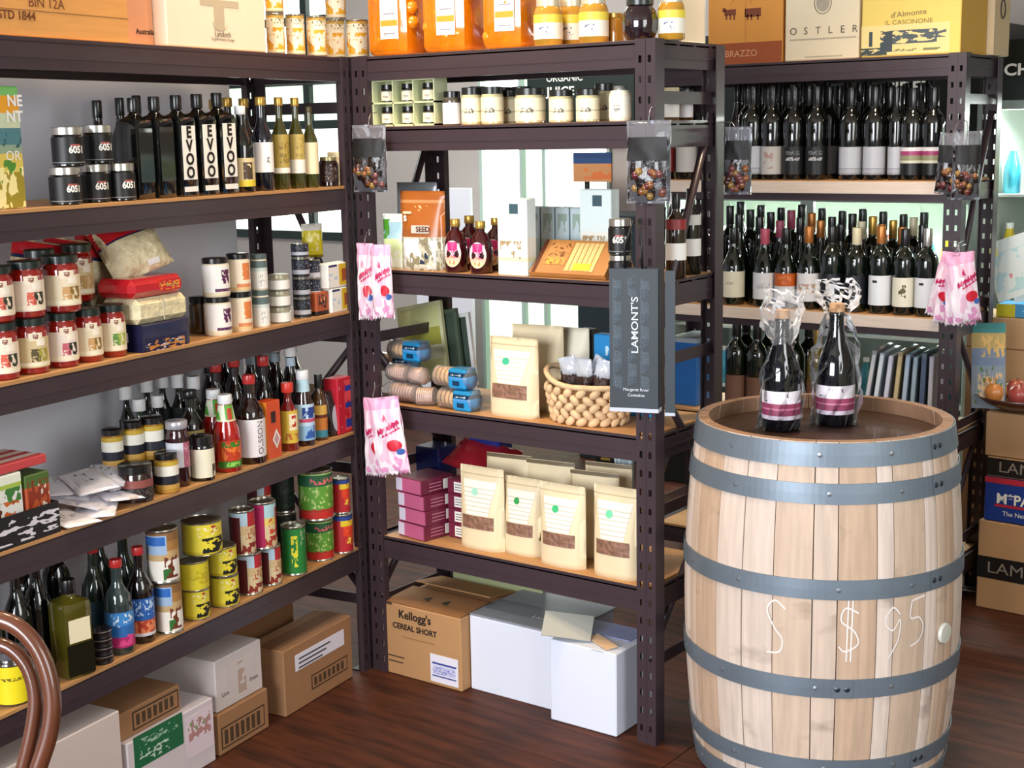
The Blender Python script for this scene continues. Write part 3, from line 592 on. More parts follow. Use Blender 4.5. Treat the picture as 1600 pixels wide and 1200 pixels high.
# yellow packet hanging at the far end of the bay
zy = fp(UL, 489, 402, 0.10)[1]; t = thing('snack_bag', 'yellow snack bag hanging beside the shelf brace near the corner', 'bag', tuple(UL.w(UL.lx(489, 0.10, zy), 0.10, zy)), UL.a - 0.7)
P = pouch_fn(0.062, 0.098, 0.03, 'pillow', 0.003, 5); obj('bag', pouch_mesh(P), bands([(0, '8A7A10'), (0.08, 'D6C51E'), (0.80, 'E5E2D6')], [(0.2, 0.7, 0.2, 0.8, 'EDE28A', 5, 0.55)], rough=0.25), t); obj('hook', tube([(0, 0, 0.09), (0, 0, 0.13), (0.004, 0.0, 1.41 - zy)], 0.0012, 5), mat('9A9AA0', 0.3, metal=0.9), t)

# ---- fourth shelf
STRP = bands([(0, 'C8464A'), (0.16, 'EBDCCB'), (0.32, 'C8464A'), (0.48, 'EBDCCB'), (0.64, 'C8464A'), (0.8, 'EBDCCB')], axis=1)
def soup(px0, px1, py0, hp, d, label, m):
    return Box(UL, 3, px0, px1, None, 0.10, m, 'soup_packet', label, 'packet', d=d, hpx=hp)
SOUP = bands([(0, 'E2E2DC'), (0.80, 'A7C24B'), (0.86, 'E9EEDC')], [(0.15, 0.62, 0.1, 0.9, 'C9622A', 3, 0.42), (0.3, 0.6, 0.2, 0.8, '5A2A18', 4, 0.58), (0.6, 0.8, 0.5, 0.95, '3C7A36', 6, 0.5)])
SOUP2 = bands([(0, '3A2A22'), (0.3, 'B5522A'), (0.8, '4C6A30')], [(0.1, 0.9, 0.1, 0.9, '8A2F18', 4, 0.5), (0.1, 0.9, 0.5, 0.95, 'D9CFC0', 6, 0.6)])
c = Box(UL, 3, -60, 95, None, 0.20, bands([(0, '17161C')], [(0.1, 0.9, 0, 1, 'D5D2DA', 5, 0.56)]), 'display_tray', 'dark printed display tray holding soup packets at the left edge', 'tray', d=0.008, hpx=52)
a1 = soup(-30, 42, 0, 112, 0.022, 'green-topped soup packet with orange bowl picture, in front of the dark tray', SOUP); a1.t.location.z += 0.0
c.t.location = UL.w(c.xc, 0.008, c.z); 
bpy.data.objects.remove(COL.objects[c.t.children[0].name]); W_, Hh = c.w, c.h
TRM = bands([(0, '17161C')], [(0.1, 0.9, 0, 1, 'D5D2DA', 5, 0.56)])
obj('tray_front', bx(-W_ / 2, W_ / 2, 0, 0.002, 0, Hh), TRM, c.t); obj('tray_side', bx(-W_ / 2, -W_ / 2 + 0.002, 0.002, 0.2, 0, Hh), TRM, c.t); obj('tray_side', bx(W_ / 2 - 0.002, W_ / 2, 0.002, 0.2, 0, Hh), TRM, c.t); obj('tray_base', bx(-W_ / 2 + 0.002, W_ / 2 - 0.002, 0.002, 0.2, 0, 0.002), TRM, c.t)
a1.t['label'] = 'white and green soup packet with orange bowl picture in the dark tray'
a1.t.location.z += 0.003
a2 = soup(46, 84, 0, 98, 0.022, 'brown soup packet beside the white and green one in the dark tray', SOUP2); a2.t.location.z += 0.003
t = thing('noodle_box', 'red and white striped box lying on the soup packets', 'box', tuple(UL.w(a1.xc + 0.02, 0.022, a1.z + a1.h + 0.006)), UL.a); obj('body', cbx(-0.14, 0.12, 0, 0.13, 0, 0.02), STRP, t)
SACH = mat('E6E3EA', 0.3, coat=0.4, noise=0.08, scale=20, bump=0.3)
rnd = random.Random(4); n = 0
for (px, d, zz, rr, tx, ty) in ((104, 0.055, 0.004, 0.5, 0.1, 0.06), (150, 0.05, 0.004, -0.3, 0.06, -0.04), (128, 0.09, 0.022, 0.9, 0.15, 0.0), (176, 0.07, 0.022, 0.3, 0.08, 0.10), (120, 0.13, 0.042, -0.5, 0.2, 0.05), (160, 0.12, 0.042, 0.7, 0.15, 0.0), (138, 0.10, 0.060, 0.2, 0.22, -0.06), (100, 0.15, 0.052, 0.0, 0.15, 0.05), (168, 0.10, 0.060, -0.4, 0.2, 0.02)):
    p = spot(UL, 3, px, d, zz); t = thing('spice_sachet', 'white paper sachet in the loose pile, ' + ['bottom layer at the left', 'bottom layer at the right', 'second layer at the left', 'second layer at the right', 'third layer at the left back', 'third layer at the right back', 'top of the pile', 'back left of the pile', 'top right of the pile'][n], 'sachet', tuple(p), 0, 'white sachets in a loose pile'); t.rotation_euler = (tx, ty, UL.a - 0.6 + rr)
    P = pouch_fn(0.10, 0.13, 0.014, 'pillow', 0.002, n + 20); o = obj('sachet', pouch_mesh(P, 8, 10), SACH, t, (0, -0.065, 0.006), (-PI / 2, 0, 0))
    o2 = obj('print', patch(P, -0.7, 0.6, 0.25, 0.85, 0.0012), bands([(0, 'DAD8E0')], [(0.2, 0.45, 0.1, 0.9, '3A3A44', 9, 0.6), (0.55, 0.9, 0.2, 0.6, '25252C', 6, 0.62)]), t, (0, -0.065, 0.006), (-PI / 2, 0, 0)); n += 1
MUST = bands([(0, 'B9882E'), (0.12, 'C79C4A'), (0.26, '15171F'), (0.30, '1B1E2A'), (0.54, 'F1EFE2'), (0.86, 'C9A83A')])
def mustard(px, w_, h_, label, **kw):
    return put(UL, 3, px, w_, h_, 'mustard_jar', label, 'jar', JAR, mat('A8761E', 0.12, coat=1.0), cap=(0.84, 0.95, BLACKCAP, 'lid'), lab=[(0.02, 0.80, MUST, PI * 1.99)], group='mustard jars with black lids', **kw)
blk = lambda px, w_, h_, label, d=None, on=None, m='2A1712', lb=None, z0=0.0: put(UL, 3, px, w_, h_, 'relish_jar', label, 'jar', JAR, mat(m, 0.12, coat=1.0), d=d, on=on, z0=z0, cap=(0.78, 1.0, BLACKCAP, 'lid'), lab=lb)
# lower jars carry the mustard row
l1 = blk(181, 34, 42, 'low dark jar under the left mustard jar', d=0.13); mustard(183, 33, 62, 'mustard jar on a dark jar, left of the raised three', on=l1)
l2 = blk(213, 34, 44, 'low dark jar under the middle mustard jar', d=0.12); mustard(210, 34, 64, 'mustard jar on a dark jar, middle of the raised three', on=l2)
l3 = blk(243, 34, 44, 'low dark jar under the right mustard jar', d=0.10); mustard(240, 36, 66, 'mustard jar on a dark jar, right of the raised three', on=l3)
mustard(262, 38, 62, 'mustard jar standing low at the shelf front', d=0.035)
blk(158, 48, 42, 'squat dark relish jar behind the paper sachets', d=0.11, m='3A2A18', lb=[(0.1, 0.7, bands([(0, '4A3A28')], [(0.2, 0.9, 0.0, 0.35, 'E6DCA8', 4, 0.2)]), PI * 1.1)])
blk(214, 52, 60, 'black-lidded relish jar with pinkish label at the shelf front', d=0.045, lb=[(0.1, 0.62, bands([(0, '1E1618'), (0.6, '8A4A44')], [(0.1, 0.55, 0.1, 0.9, '8A8078', 14, 0.6)]), PI * 1.2)])
put(UL, 3, 281, 36, 104, 'chutney_jar', 'tall dark red chutney jar with white and pink label', 'jar', JAR, mat('2E0A14', 0.1, coat=1.0), d=0.05, cap=(0.88, 0.96, mat('B9B8BE', 0.3, metal=0.4), 'lid'), lab=[(0.30, 0.68, bands([(0, 'D9DCE4')], [(0, 1, 0.55, 1, 'B5607A', 3, 0.3), (0.1, 0.9, 0.6, 0.95, 'E3C9D0', 14, 0.6)]), PI * 1.3)])
put(UL, 3, 318, 38, 70, 'relish_jar', 'dark jar with cream label in front of the ketchup bottles', 'jar', JAR, mat('120E10', 0.1, coat=1.0), d=0.035, cap=(0.80, 0.97, BLACKCAP, 'lid'), lab=[(0.08, 0.72, bands([(0, 'EBE5CC')], [(0.0, 0.45, 0.72, 1, '3A3428', 5, 0.45)]), PI * 1.3)])
put(UL, 3, 303, 40, 128, 'relish_jar', 'tall dark jar with beige picture label behind the chutney jar', 'jar', LONG, mat('14100E', 0.1, coat=1.0), d=0.125, cap=(0.9, 0.6, BLACKCAP, 'lid'), lab=[(0.2, 0.52, bands([(0, 'B8A468')], [(0.1, 0.9, 0.3, 0.8, '5F5228', 5, 0.5)]), PI * 1.2)])
n = 0
for px, d, h_, g in ((204, 0.30, 130, 0), (224, 0.24, 116, 1), (236, 0.30, 132, 0), (252, 0.23, 114, 0), (260, 0.305, 130, 0), (285, 0.265, 130, 0), (309, 0.215, 128, 0)):
    put(UL, 3, px, 25, h_, 'sauce_bottle', 'dark sauce bottle with white cap, %s from the left in the back cluster' % ORD[n], 'bottle', LONG, mat('16301C', 0.1, coat=1.0) if g else BLACKGLASS, d=d, cap=(0.84, 0.8, WHITECAP), lab=[(0.2, 0.6, mat('2F6A3C' if g else '1E2426', 0.5), PI * 1.3)], group='white-capped bottles at the back'); n += 1
KET = mat('A3130C', 0.12, coat=1.0)
KNK = bands([(0, 'D8D2B0'), (0.12, '5DAA3A')], [(0, 1, 0.1, 0.3, 'E6E9D0', 2, 0.1), (0.1, 0.8, 0.4, 0.65, 'C03A1E', 4, 0.35), (0, 1, 0.75, 0.86, 'E6E9D0', 2, 0.1)])
for i, (px, d) in enumerate(((339, 0.105), (357, 0.04))):
    put(UL, 3, px, 42, 120, 'ketchup_bottle', ['red ketchup bottle with green neck label, behind', 'red ketchup bottle with green neck label, at the front edge'][i], 'bottle', SAUCE, KET, d=d, cap=(0.88, 0.52, WHITECAP), lab=[(0.66, 0.87, KNK, PI * 1.99, None, 0.72, 0.50), (0.06, 0.42, bands([(0, '3F7A22'), (0.25, 'C23A14')], [(0.3, 0.9, 0.1, 0.9, 'E87A2A', 4, 0.5), (0.05, 0.2, 0.2, 0.8, '8FD05A', 6, 0.45), (0.75, 0.95, 0.1, 0.9, '3F7A22', 4, 0.45)]), PI * 0.75)], group='ketchup bottles')
SOY = [(333, 0.26, 150, 'b'), (354, 0.315, 150, 'r'), (344, 0.19, 145, 'r'), (371, 0.262, 150, 'w'), (372, 0.17, 148, 'r'), (397, 0.22, 150, 'w'), (420, 0.22, 150, 'w'), (436, 0.17, 150, 'w'), (417, 0.13, 142, 'r'), (459, 0.105, 148, 'w'), (462, 0.20, 150, 'w')]
cn = {'b': ('blue', mat('4A78B8', 0.4)), 'r': ('red', REDCAP), 'w': ('white', WHITECAP)}; cc = {'b': 0, 'r': 0, 'w': 0}
for px, d, h_, k in SOY:
    put(UL, 3, px, 30, h_, 'sauce_bottle', 'tall dark sauce bottle with %s cap, %s of that colour in the back rows' % (cn[k][0], ORD[cc[k]]), 'bottle', LONG, mat('170A0A', 0.1, coat=1.0), d=d, cap=(0.89, 0.62, cn[k][1]), lab=[(0.79, 0.88, mat('BFD6E6' if k == 'w' else '2A2024', 0.4), PI * 1.9, None, 0.50), (0.15, 0.5, mat('2A2024', 0.5), PI * 1.2)], group='tall sauce bottles in the back rows'); cc[k] += 1
put(UL, 3, 395, 44, 138, 'barbecue_sauce_bottle', 'dark sauce bottle with white label lettered upwards', 'bottle', LONG, mat('1F0A08', 0.1, coat=1.0), d=0.04, cap=(0.90, 0.46, REDCAP), lab=[(0.08, 0.51, mat('E9E4E6', 0.5), PI * 1.15)], txt=[('OLSSON', 0.10, 0.30, mat('4A3B44', 0.6), PI / 2, 0.25)])
c = Box(UL, 3, 420, 441, None, 0.045, mat('D9501A', 0.4, coat=0.3), 'pepper_sauce_box', 'orange pepper sauce box with white diamond', d=0.010, hpx=90, bev=0.001)
obj('lit_side', bx(-c.w / 2 - 0.0008, -c.w / 2 - 0.0001, 0, c.dep, 0, c.h), mat('E98A2A', 0.4), c.t)  # lighter orange on this face paints in the light falling on it
x, z = c.w * 0.12, c.h * 0.33; obj('diamond', raw([(x - 0.018, -0.0014, z), (x, -0.0014, z - 0.028), (x + 0.018, -0.0014, z), (x, -0.0014, z + 0.028)], [(0, 1, 2, 3)]), PAPER, c.t)
obj('diamond_print', raw([(x - 0.011, -0.0018, z), (x, -0.0018, z - 0.018), (x + 0.011, -0.0018, z), (x, -0.0018, z + 0.018)], [(0, 1, 2, 3)]), mat('C79A9A', 0.5), c.t); panel(c.t, mat('2A1410', 0.5), -0.012, 0.008, c.h * 0.62, c.h * 0.82)
put(UL, 3, 453, 29, 106, 'chilli_sauce_bottle', 'red chilli sauce bottle with yellow label', 'bottle', LONG, mat('7A140A', 0.12, coat=1.0), d=0.035, cap=(0.86, 0.66, mat('D23A2C', 0.35)), lab=[(0.12, 0.60, bands([(0, 'D9B93E')], [(0.4, 0.9, 0.3, 0.8, 'F0E4C0', 3, 0.35), (0.5, 0.85, 0.35, 0.7, 'B8281C', 5, 0.5), (0.1, 0.3, 0.1, 0.9, 'B5642A', 6, 0.5)]), PI * 1.3)])
put(UL, 3, 477, 33, 117, 'brown_sauce_bottle', 'brown sauce bottle with light blue HP label and white cap', 'bottle', SAUCE, mat('260D08', 0.1, coat=1.0), d=0.035, cap=(0.88, 0.60, WHITECAP), lab=[(0.72, 0.88, mat('B9DCE8', 0.5), PI * 1.9, None, 0.66, 0.56), (0.08, 0.56, bands([(0, '8FB9DA'), (0.4, 'B9D6EA')], [(0.05, 0.4, 0.3, 0.8, '2A5AA8', 4, 0.48), (0.5, 0.6, 0.1, 0.9, 'C04A6A', 4, 0.3)]), PI * 1.3, None, 1.03, 0.98)], txt=[('HP', 0.17, 0.44, mat('1F3F8A', 0.5), 0, 0.1, 0.003)])
put(UL, 3, 501, 24, 104, 'oil_bottle', 'amber bottle with orange and blue label left of the black pouch', 'bottle', LONG, mat('4A2E10', 0.1, coat=1.0), d=0.035, cap=(0.80, 0.52, mat('1C1B18', 0.4)), lab=[(0.05, 0.54, bands([(0, '3E8AA0'), (0.22, 'C97A2A'), (0.6, '6A2A1C'), (0.7, 'DDB050')]), PI * 1.4)])
t = thing('coffee_pouch', 'dark brown pouch with silver leaf shape beside the red packet', 'pouch', tuple(spot(UL, 3, 521, 0.035)), UL.a - 0.2); P = pouch_fn(0.062, 0.135, 0.04, 'stand', 0.001, 2)
obj('pouch', pouch_mesh(P), mat('231414', 0.25, coat=0.5), t); obj('print', patch(P, -0.55, 0.65, 0.10, 0.68, 0.001, round_=True), mat('B9BEC6', 0.3, metal=0.3), t)
c = Box(UL, 3, 530, 553, None, 0.05, bands([(0, 'C21F33')], [(0.05, 0.95, 0.45, 0.95, 'E34A50', 4, 0.45), (0.1, 0.25, 0.5, 0.95, '2A3A9A', 3, 0.35), (0.45, 0.55, 0.5, 0.95, '2A3A9A', 3, 0.35), (0.75, 0.85, 0.5, 0.95, '2A3A9A', 3, 0.35), (0.0, 1, 0.1, 0.3, 'E9A8B0', 7, 0.62)]), 'biscuit_box', 'tall red box with blue ovals against the corner post', d=0.012, hpx=88)

# ---- fifth shelf
for i, (px, d, w_, h_, m, l) in enumerate(((-8, 0.13, 46, 190, BLACKGLASS, 'black bottle at the left edge of the lowest left shelf'), (36, 0.125, 44, 190, BLACKGLASS, 'black bottle behind the chair hoop, nearer the middle'), (66, 0.14, 44, 185, BLACKGLASS, 'black bottle left of the big oil bottle'), (50, 0.25, 44, 185, BLACKGLASS, 'black bottle in the second row behind the chair hoop'), (95, 0.25, 44, 180, BLACKGLASS, 'black bottle directly behind the big oil bottle'))):
    put(UL, 4, px, w_, h_, 'vinegar_bottle', l, 'bottle', LONG, m, d=d, cap=(0.92, 0.45, BLACKCAP), group='black bottles on the lowest shelf')
put(UL, 4, 22, 54, 86, 'pickle_jar', 'jar with bright yellow label seen through the chair hoop', 'jar', JAR, mat('3A3024', 0.15, coat=0.8), d=0.045, cap=(0.86, 0.97, mat('6A6A70', 0.3, metal=0.5), 'lid'), lab=[(0.05, 0.74, bands([(0, 'E6D21A')], [(0.62, 0.7, 0.1, 0.9, '6A6010', 14, 0.45)]), PI * 1.4)])
put(UL, 4, 116, 60, 178, 'oil_bottle', 'large olive oil bottle with cream square label', 'bottle', SQB, mat('4A4512', 0.1, coat=1.0), d=0.045, rz=UL.a - 0.25, sq=0.9, k=0.85, cap=(0.86, 0.45, BLACKCAP), lab=[(0.38, 0.62, CREAM, 0.72), (0.03, 0.36, mat('16180E', 0.2), 0.9)])
a = None
for k in range(4):
    a = put(UL, 4, 161, 34, 12.5, 'fish_tin', 'flat dark tin with silver rim, %s of the stack of four' % ['lowest', 'second', 'third', 'topmost'][k], 'tin', ((0.97, 0), (1, 0.1), (0.97, 0.2), (0.97, 0.8), (1, 0.9), (0.98, 1)), mat('1A1418', 0.3, coat=0.5), on=a, d=0.035, lab=[(0.85, 0.97, SILVER, PI * 1.99, None, 1.0)], group='flat dark tins')
CORD = bands([(0, 'B8286A'), (0.30, '2A6AB0'), (0.62, '3E8AD0')], [(0.05, 0.35, 0.2, 0.8, 'E04A8A', 5, 0.5), (0.6, 0.95, 0.1, 0.9, 'DCE8F4', 9, 0.55)])
CORD2 = bands([(0, 'D8D6DC'), (0.08, 'B8402A'), (0.42, '2A62B0')], [(0.08, 0.4, 0.1, 0.9, 'E88A5A', 6, 0.5), (0.55, 0.95, 0.1, 0.9, 'BFD8F0', 9, 0.52)])
put(UL, 4, 190, 44, 150, 'cordial_bottle', 'clear cordial bottle with blue and pink label and red cap', 'bottle', LONG, mat('2E3C3C', 0.08, coat=1.0), d=0.045, cap=(0.92, 0.46, REDCAP), lab=[(0.08, 0.46, CORD, PI * 1.4)])
put(UL, 4, 224, 40, 150, 'cordial_bottle', 'dark cordial bottle with blue label and orange fruit picture', 'bottle', LONG, mat('120A0C', 0.08, coat=1.0), d=0.05, cap=(0.92, 0.46, REDCAP), lab=[(0.08, 0.48, CORD2, PI * 1.4)])
for i, (px, d) in enumerate(((154, 0.14), (162, 0.23), (200, 0.15))):
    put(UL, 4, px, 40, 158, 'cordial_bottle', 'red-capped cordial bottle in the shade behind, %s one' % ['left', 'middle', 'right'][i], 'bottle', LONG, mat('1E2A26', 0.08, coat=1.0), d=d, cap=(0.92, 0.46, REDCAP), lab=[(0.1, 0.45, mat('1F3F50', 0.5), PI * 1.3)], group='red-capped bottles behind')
COCO = bands([(0, 'E6E0D4'), (0.42, 'BFA070'), (0.62, 'A8793F'), (0.82, '8A6238')], [(0.05, 0.5, 0.35, 0.8, '6A2F1C', 3, 0.42), (0.1, 0.42, 0.62, 0.95, 'F2EFE6', 3, 0.42), (0.55, 0.95, 0.0, 0.45, '9AB4D0', 3, 0.2), (0.74, 0.92, 0.0, 0.4, '2A68B8', 3, 0.3), (0.02, 0.25, 0.3, 0.55, '2F6A2E', 4, 0.5)])
a = can(UL, 4, 266, 42, 84, 'coconut milk tin, lower of the stacked pair', COCO, name='coconut_tin', d=0.035); can(UL, 4, 240, 50, 84, 'coconut milk tin, upper of the stacked pair', COCO, name='coconut_tin', on=a, dx=-0.010)
OLV = bands([(0, 'C9B52A'), (0.10, 'E3D23A')], [(0.05, 0.55, 0.3, 0.95, '14180E', 5, 0.5), (0.6, 0.9, 0.2, 0.9, 'EDE8B0', 8, 0.55), (0.7, 0.95, 0.5, 0.9, 'B8482A', 7, 0.62)])
a = can(UL, 4, 308, 42, 47, 'yellow olive tin, bottom of the left stack', OLV, name='olive_tin', d=0.04); a = can(UL, 4, 300, 48, 45, 'plain yellow olive tin, second of the left stack', bands([(0, 'D6C62E')], [(0.2, 0.8, 0.2, 0.9, 'C0AE22', 6, 0.5)]), name='olive_tin', on=a, dx=-0.005)
b = can(UL, 4, 352, 46, 48, 'yellow olive tin, bottom of the right stack', OLV, name='olive_tin', d=0.04); b = can(UL, 4, 348, 46, 47, 'yellow olive tin, second of the right stack', OLV, name='olive_tin', on=b, dx=-0.003)
can(UL, 4, 314, 62, 52, 'large yellow olive tin resting across both stacks', OLV, name='olive_tin', on=b, dx=-0.075)
TOM = bands([(0, 'D8C49A'), (0.45, 'D3B98A'), (0.68, 'B7D0E0')], [(0.0, 0.25, 0.1, 0.9, '8A2A22', 6, 0.5), (0.66, 1, 0.5, 0.95, 'B5242E', 3, 0.3), (0.35, 0.6, 0.4, 0.9, 'B0563A', 10, 0.52), (0.0, 0.9, 0.0, 0.22, '5A1C22', 3, 0.25)])
TOM2 = bands([(0, 'D8C49A'), (0.5, 'E0C86A'), (0.68, 'A9D0D8')], [(0.0, 0.25, 0.1, 0.9, 'A83A2A', 6, 0.5), (0.0, 1, 0.0, 0.34, 'B01F5A', 3, 0.2), (0.2, 0.9, 0.8, 1, 'A82A30', 3, 0.3), (0.3, 0.7, 0.5, 0.8, 'C84A2A', 7, 0.55)])
a = can(UL, 4, 391, 40, 66, 'tomato tin with tan label, lower level left', TOM, name='tomato_tin', d=0.04); can(UL, 4, 365, 40, 72, 'tomato tin with tan and blue label, upper level left', TOM, name='tomato_tin', on=a, dx=-0.02)
a = can(UL, 4, 424, 34, 62, 'tomato tin with tan label, lower level right', TOM, name='tomato_tin', d=0.035); can(UL, 4, 403, 43, 74, 'tomato tin with pink and yellow label, upper level right', TOM2, name='tomato_tin', on=a, dx=-0.025)
a = can(UL, 4, 410, 42, 66, 'tomato tin in the shade behind the upper pair, lower one', TOM, name='tomato_tin', d=0.17); can(UL, 4, 400, 38, 72, 'dark topped tomato tin in the shade behind the upper pair', TOM, name='tomato_tin', on=a)
DKC = bands([(0, '14201A')], [(0.1, 0.9, 0.2, 0.9, '26382C', 5, 0.5)])
a = can(UL, 4, 446, 40, 74, 'dark green tin at the back left of the bean tins, lower', DKC, name='bean_tin', d=0.15); can(UL, 4, 442, 38, 66, 'dark green tin at the back left of the bean tins, upper', DKC, name='bean_tin', on=a)
can(UL, 4, 461, 38, 80, 'green tin with yellow upright lettering', bands([(0, '1F7A34')], [(0.15, 0.85, 0.18, 0.42, 'D8D22E', 6, 0.45), (0.6, 0.95, 0.55, 0.95, '8AA07A', 8, 0.55)]), name='vegetable_tin', d=0.03)
BEAN = bands([(0, 'E0D0A8'), (0.14, 'B02A22'), (0.22, '9CBF6A')], [(0.2, 0.72, 0.0, 1.0, '5E9A34', 6, 0.42), (0.25, 0.7, 0, 1, 'C9E08A', 9, 0.62), (0.72, 0.97, 0, 1, '1F5A38', 3, 0.1), (0.76, 0.9, 0.15, 0.9, 'D86A6A', 12, 0.52), (0.0, 0.14, 0, 1, 'C42A22', 3, 0.3)])
a = can(UL, 4, 500, 46, 66, 'green bean tin, lower of the stacked pair', BEAN, name='bean_tin', d=0.05); can(UL, 4, 489, 54, 78, 'green bean tin, upper of the stacked pair', BEAN, name='bean_tin', on=a, dx=-0.008)
REDT = bands([(0, 'B5242A')], [(0.3, 0.8, 0.3, 0.95, 'D8401E', 4, 0.4), (0.72, 0.88, 0.2, 0.95, 'E0C02E', 3, 0.4), (0.88, 1, 0, 1, '24408A', 3, 0.3), (0.2, 0.6, 0.4, 0.8, 'E8C44A', 7, 0.6)])
a = can(UL, 4, 536, 33, 62, 'red and yellow tin, lower of the pair by the corner post', REDT, name='tomato_tin', d=0.025); can(UL, 4, 530, 28, 56, 'red tin, upper of the pair by the corner post', REDT, name='tomato_tin', on=a)

# ---- cartons on the floor under the left unit
def stamp(c, px0, px1, py0, py1, slope):
    """dark stamped frame printed on a carton end"""
    x0, z0 = fp(UL, px0, py0, c.d); x1, z1 = fp(UL, px1, py1, c.d)
    a, b = x0 - c.xc, x1 - c.xc; zc, hh = (z0 + z1) / 2 - c.z, slope
    zc = max(hh + 0.01, min(c.h - hh - 0.01, zc))
    panel(c.t, mat('3B2A18', 0.7), a, b, zc - hh, zc + hh, -0.0008, 'stamp'); panel(c.t, KRAFT, a + 0.004, b - 0.004, zc - hh + 0.004, zc + hh - 0.004, -0.0012, 'stamp_field')
    n = 7
    for i in range(n): panel(c.t, mat('4A3620', 0.7), a + 0.012 + (b - a - 0.024) * i / n, a + 0.012 + (b - a - 0.024) * (i + 0.62) / n, zc - hh + 0.010, zc + hh - 0.010, -0.0016, 'stamp_letter')
c = Box(UL, None, 447, 552, None, 0.13, KRAFT, 'carton', 'large brown carton with a white address label by the corner post', d=0.01, hpx=104)
c.pan(mat('E4E2EE', 0.5), 460, 538, 1003, 1029, 'address_label')
for k, (a, b) in enumerate(((466, 516), (466, 510), (466, 504))): c.pan(mat('3A3A48', 0.6), a, b, (0, 1, 2)[k] * 7 + 1018 - (b - 504) * 0.27, (0, 1, 2)[k] * 7 + 1020.5 - (b - 504) * 0.27, 'address_line', -0.0012)
stamp(c, 486, 543, 1050, 1050, 0.022); obj('tape', bx(-c.w / 2, c.w / 2, c.dep / 2 - 0.024, c.dep / 2 + 0.024, c.h, c.h + 0.0008), KRAFTD, c.t)
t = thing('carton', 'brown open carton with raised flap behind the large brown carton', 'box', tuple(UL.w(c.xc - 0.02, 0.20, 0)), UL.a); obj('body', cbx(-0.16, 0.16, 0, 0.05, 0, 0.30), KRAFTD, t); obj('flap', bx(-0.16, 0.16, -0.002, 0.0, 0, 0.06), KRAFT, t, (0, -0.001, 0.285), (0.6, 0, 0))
c1 = Box(UL, None, 344, 421, None, 0.24, KRAFT, 'carton', 'low brown carton carrying the cream wine carton', d=0.015, hpx=66); stamp(c1, 345, 414, 1135, 1135, 0.030)
c = Box(UL, None, 339, 411, None, 0.25, mat('D3C9C6', 0.6, noise=0.05), 'wine_carton', 'off-white wine carton standing on the low brown carton', d=0.025, z0=c1.h + 0.001, hpx=82)
c.pan(bands([(0, 'D3C9C6')], [(0.1, 0.95, 0.45, 0.75, 'B9A294', 2, 0.42)]), 352, 395, 1030, 1090); c.text('Lion', 352, 1084, 7, mat('5A4A44', 0.6)); c.text('Estate', 396, 1058, 6, mat('5A4A44', 0.6))
c2 = Box(UL, None, 205, 338, None, 0.27, mat('D9CFD4', 0.6, noise=0.04), 'carton', 'white carton with green panel and pale pink picture', d=0.012, hpx=108)
c2.pan(bands([(0, '1F6A44')], [(0.1, 0.5, 0.1, 0.7, 'BFD8C6', 9, 0.55), (0.6, 0.9, 0.1, 0.9, '9AC0A6', 12, 0.55)]), 208, 287, 1132, 1184, 'green_print'); c2.pan(bands([(0, 'E6D6E0')], [(0.4, 0.9, 0.1, 0.9, 'B98A8A', 5, 0.5), (0.6, 0.9, 0, 0.8, '8A9A6A', 6, 0.6)]), 290, 334, 1110, 1178, 'picture')
c3 = Box(UL, None, 176, 283, None, 0.24, KRAFT, 'carton', 'flat brown carton lying on the carton with the green panel', d=0.03, z0=c2.h + 0.001, hpx=44); stamp(c3, 205, 278, 1100, 1085, 0.024)
c4 = Box(UL, None, -20, 198, 0.27, 0.28, mat('D6C8C2', 0.6, noise=0.03), 'carton', 'plain white carton in the lower left corner', d=0.012); obj('tape', bx(-c4.w / 2, c4.w / 2, c4.dep / 2 - 0.024, c4.dep / 2 + 0.024, c4.h, c4.h + 0.0008), mat('A9A9B4', 0.4), c4.t)

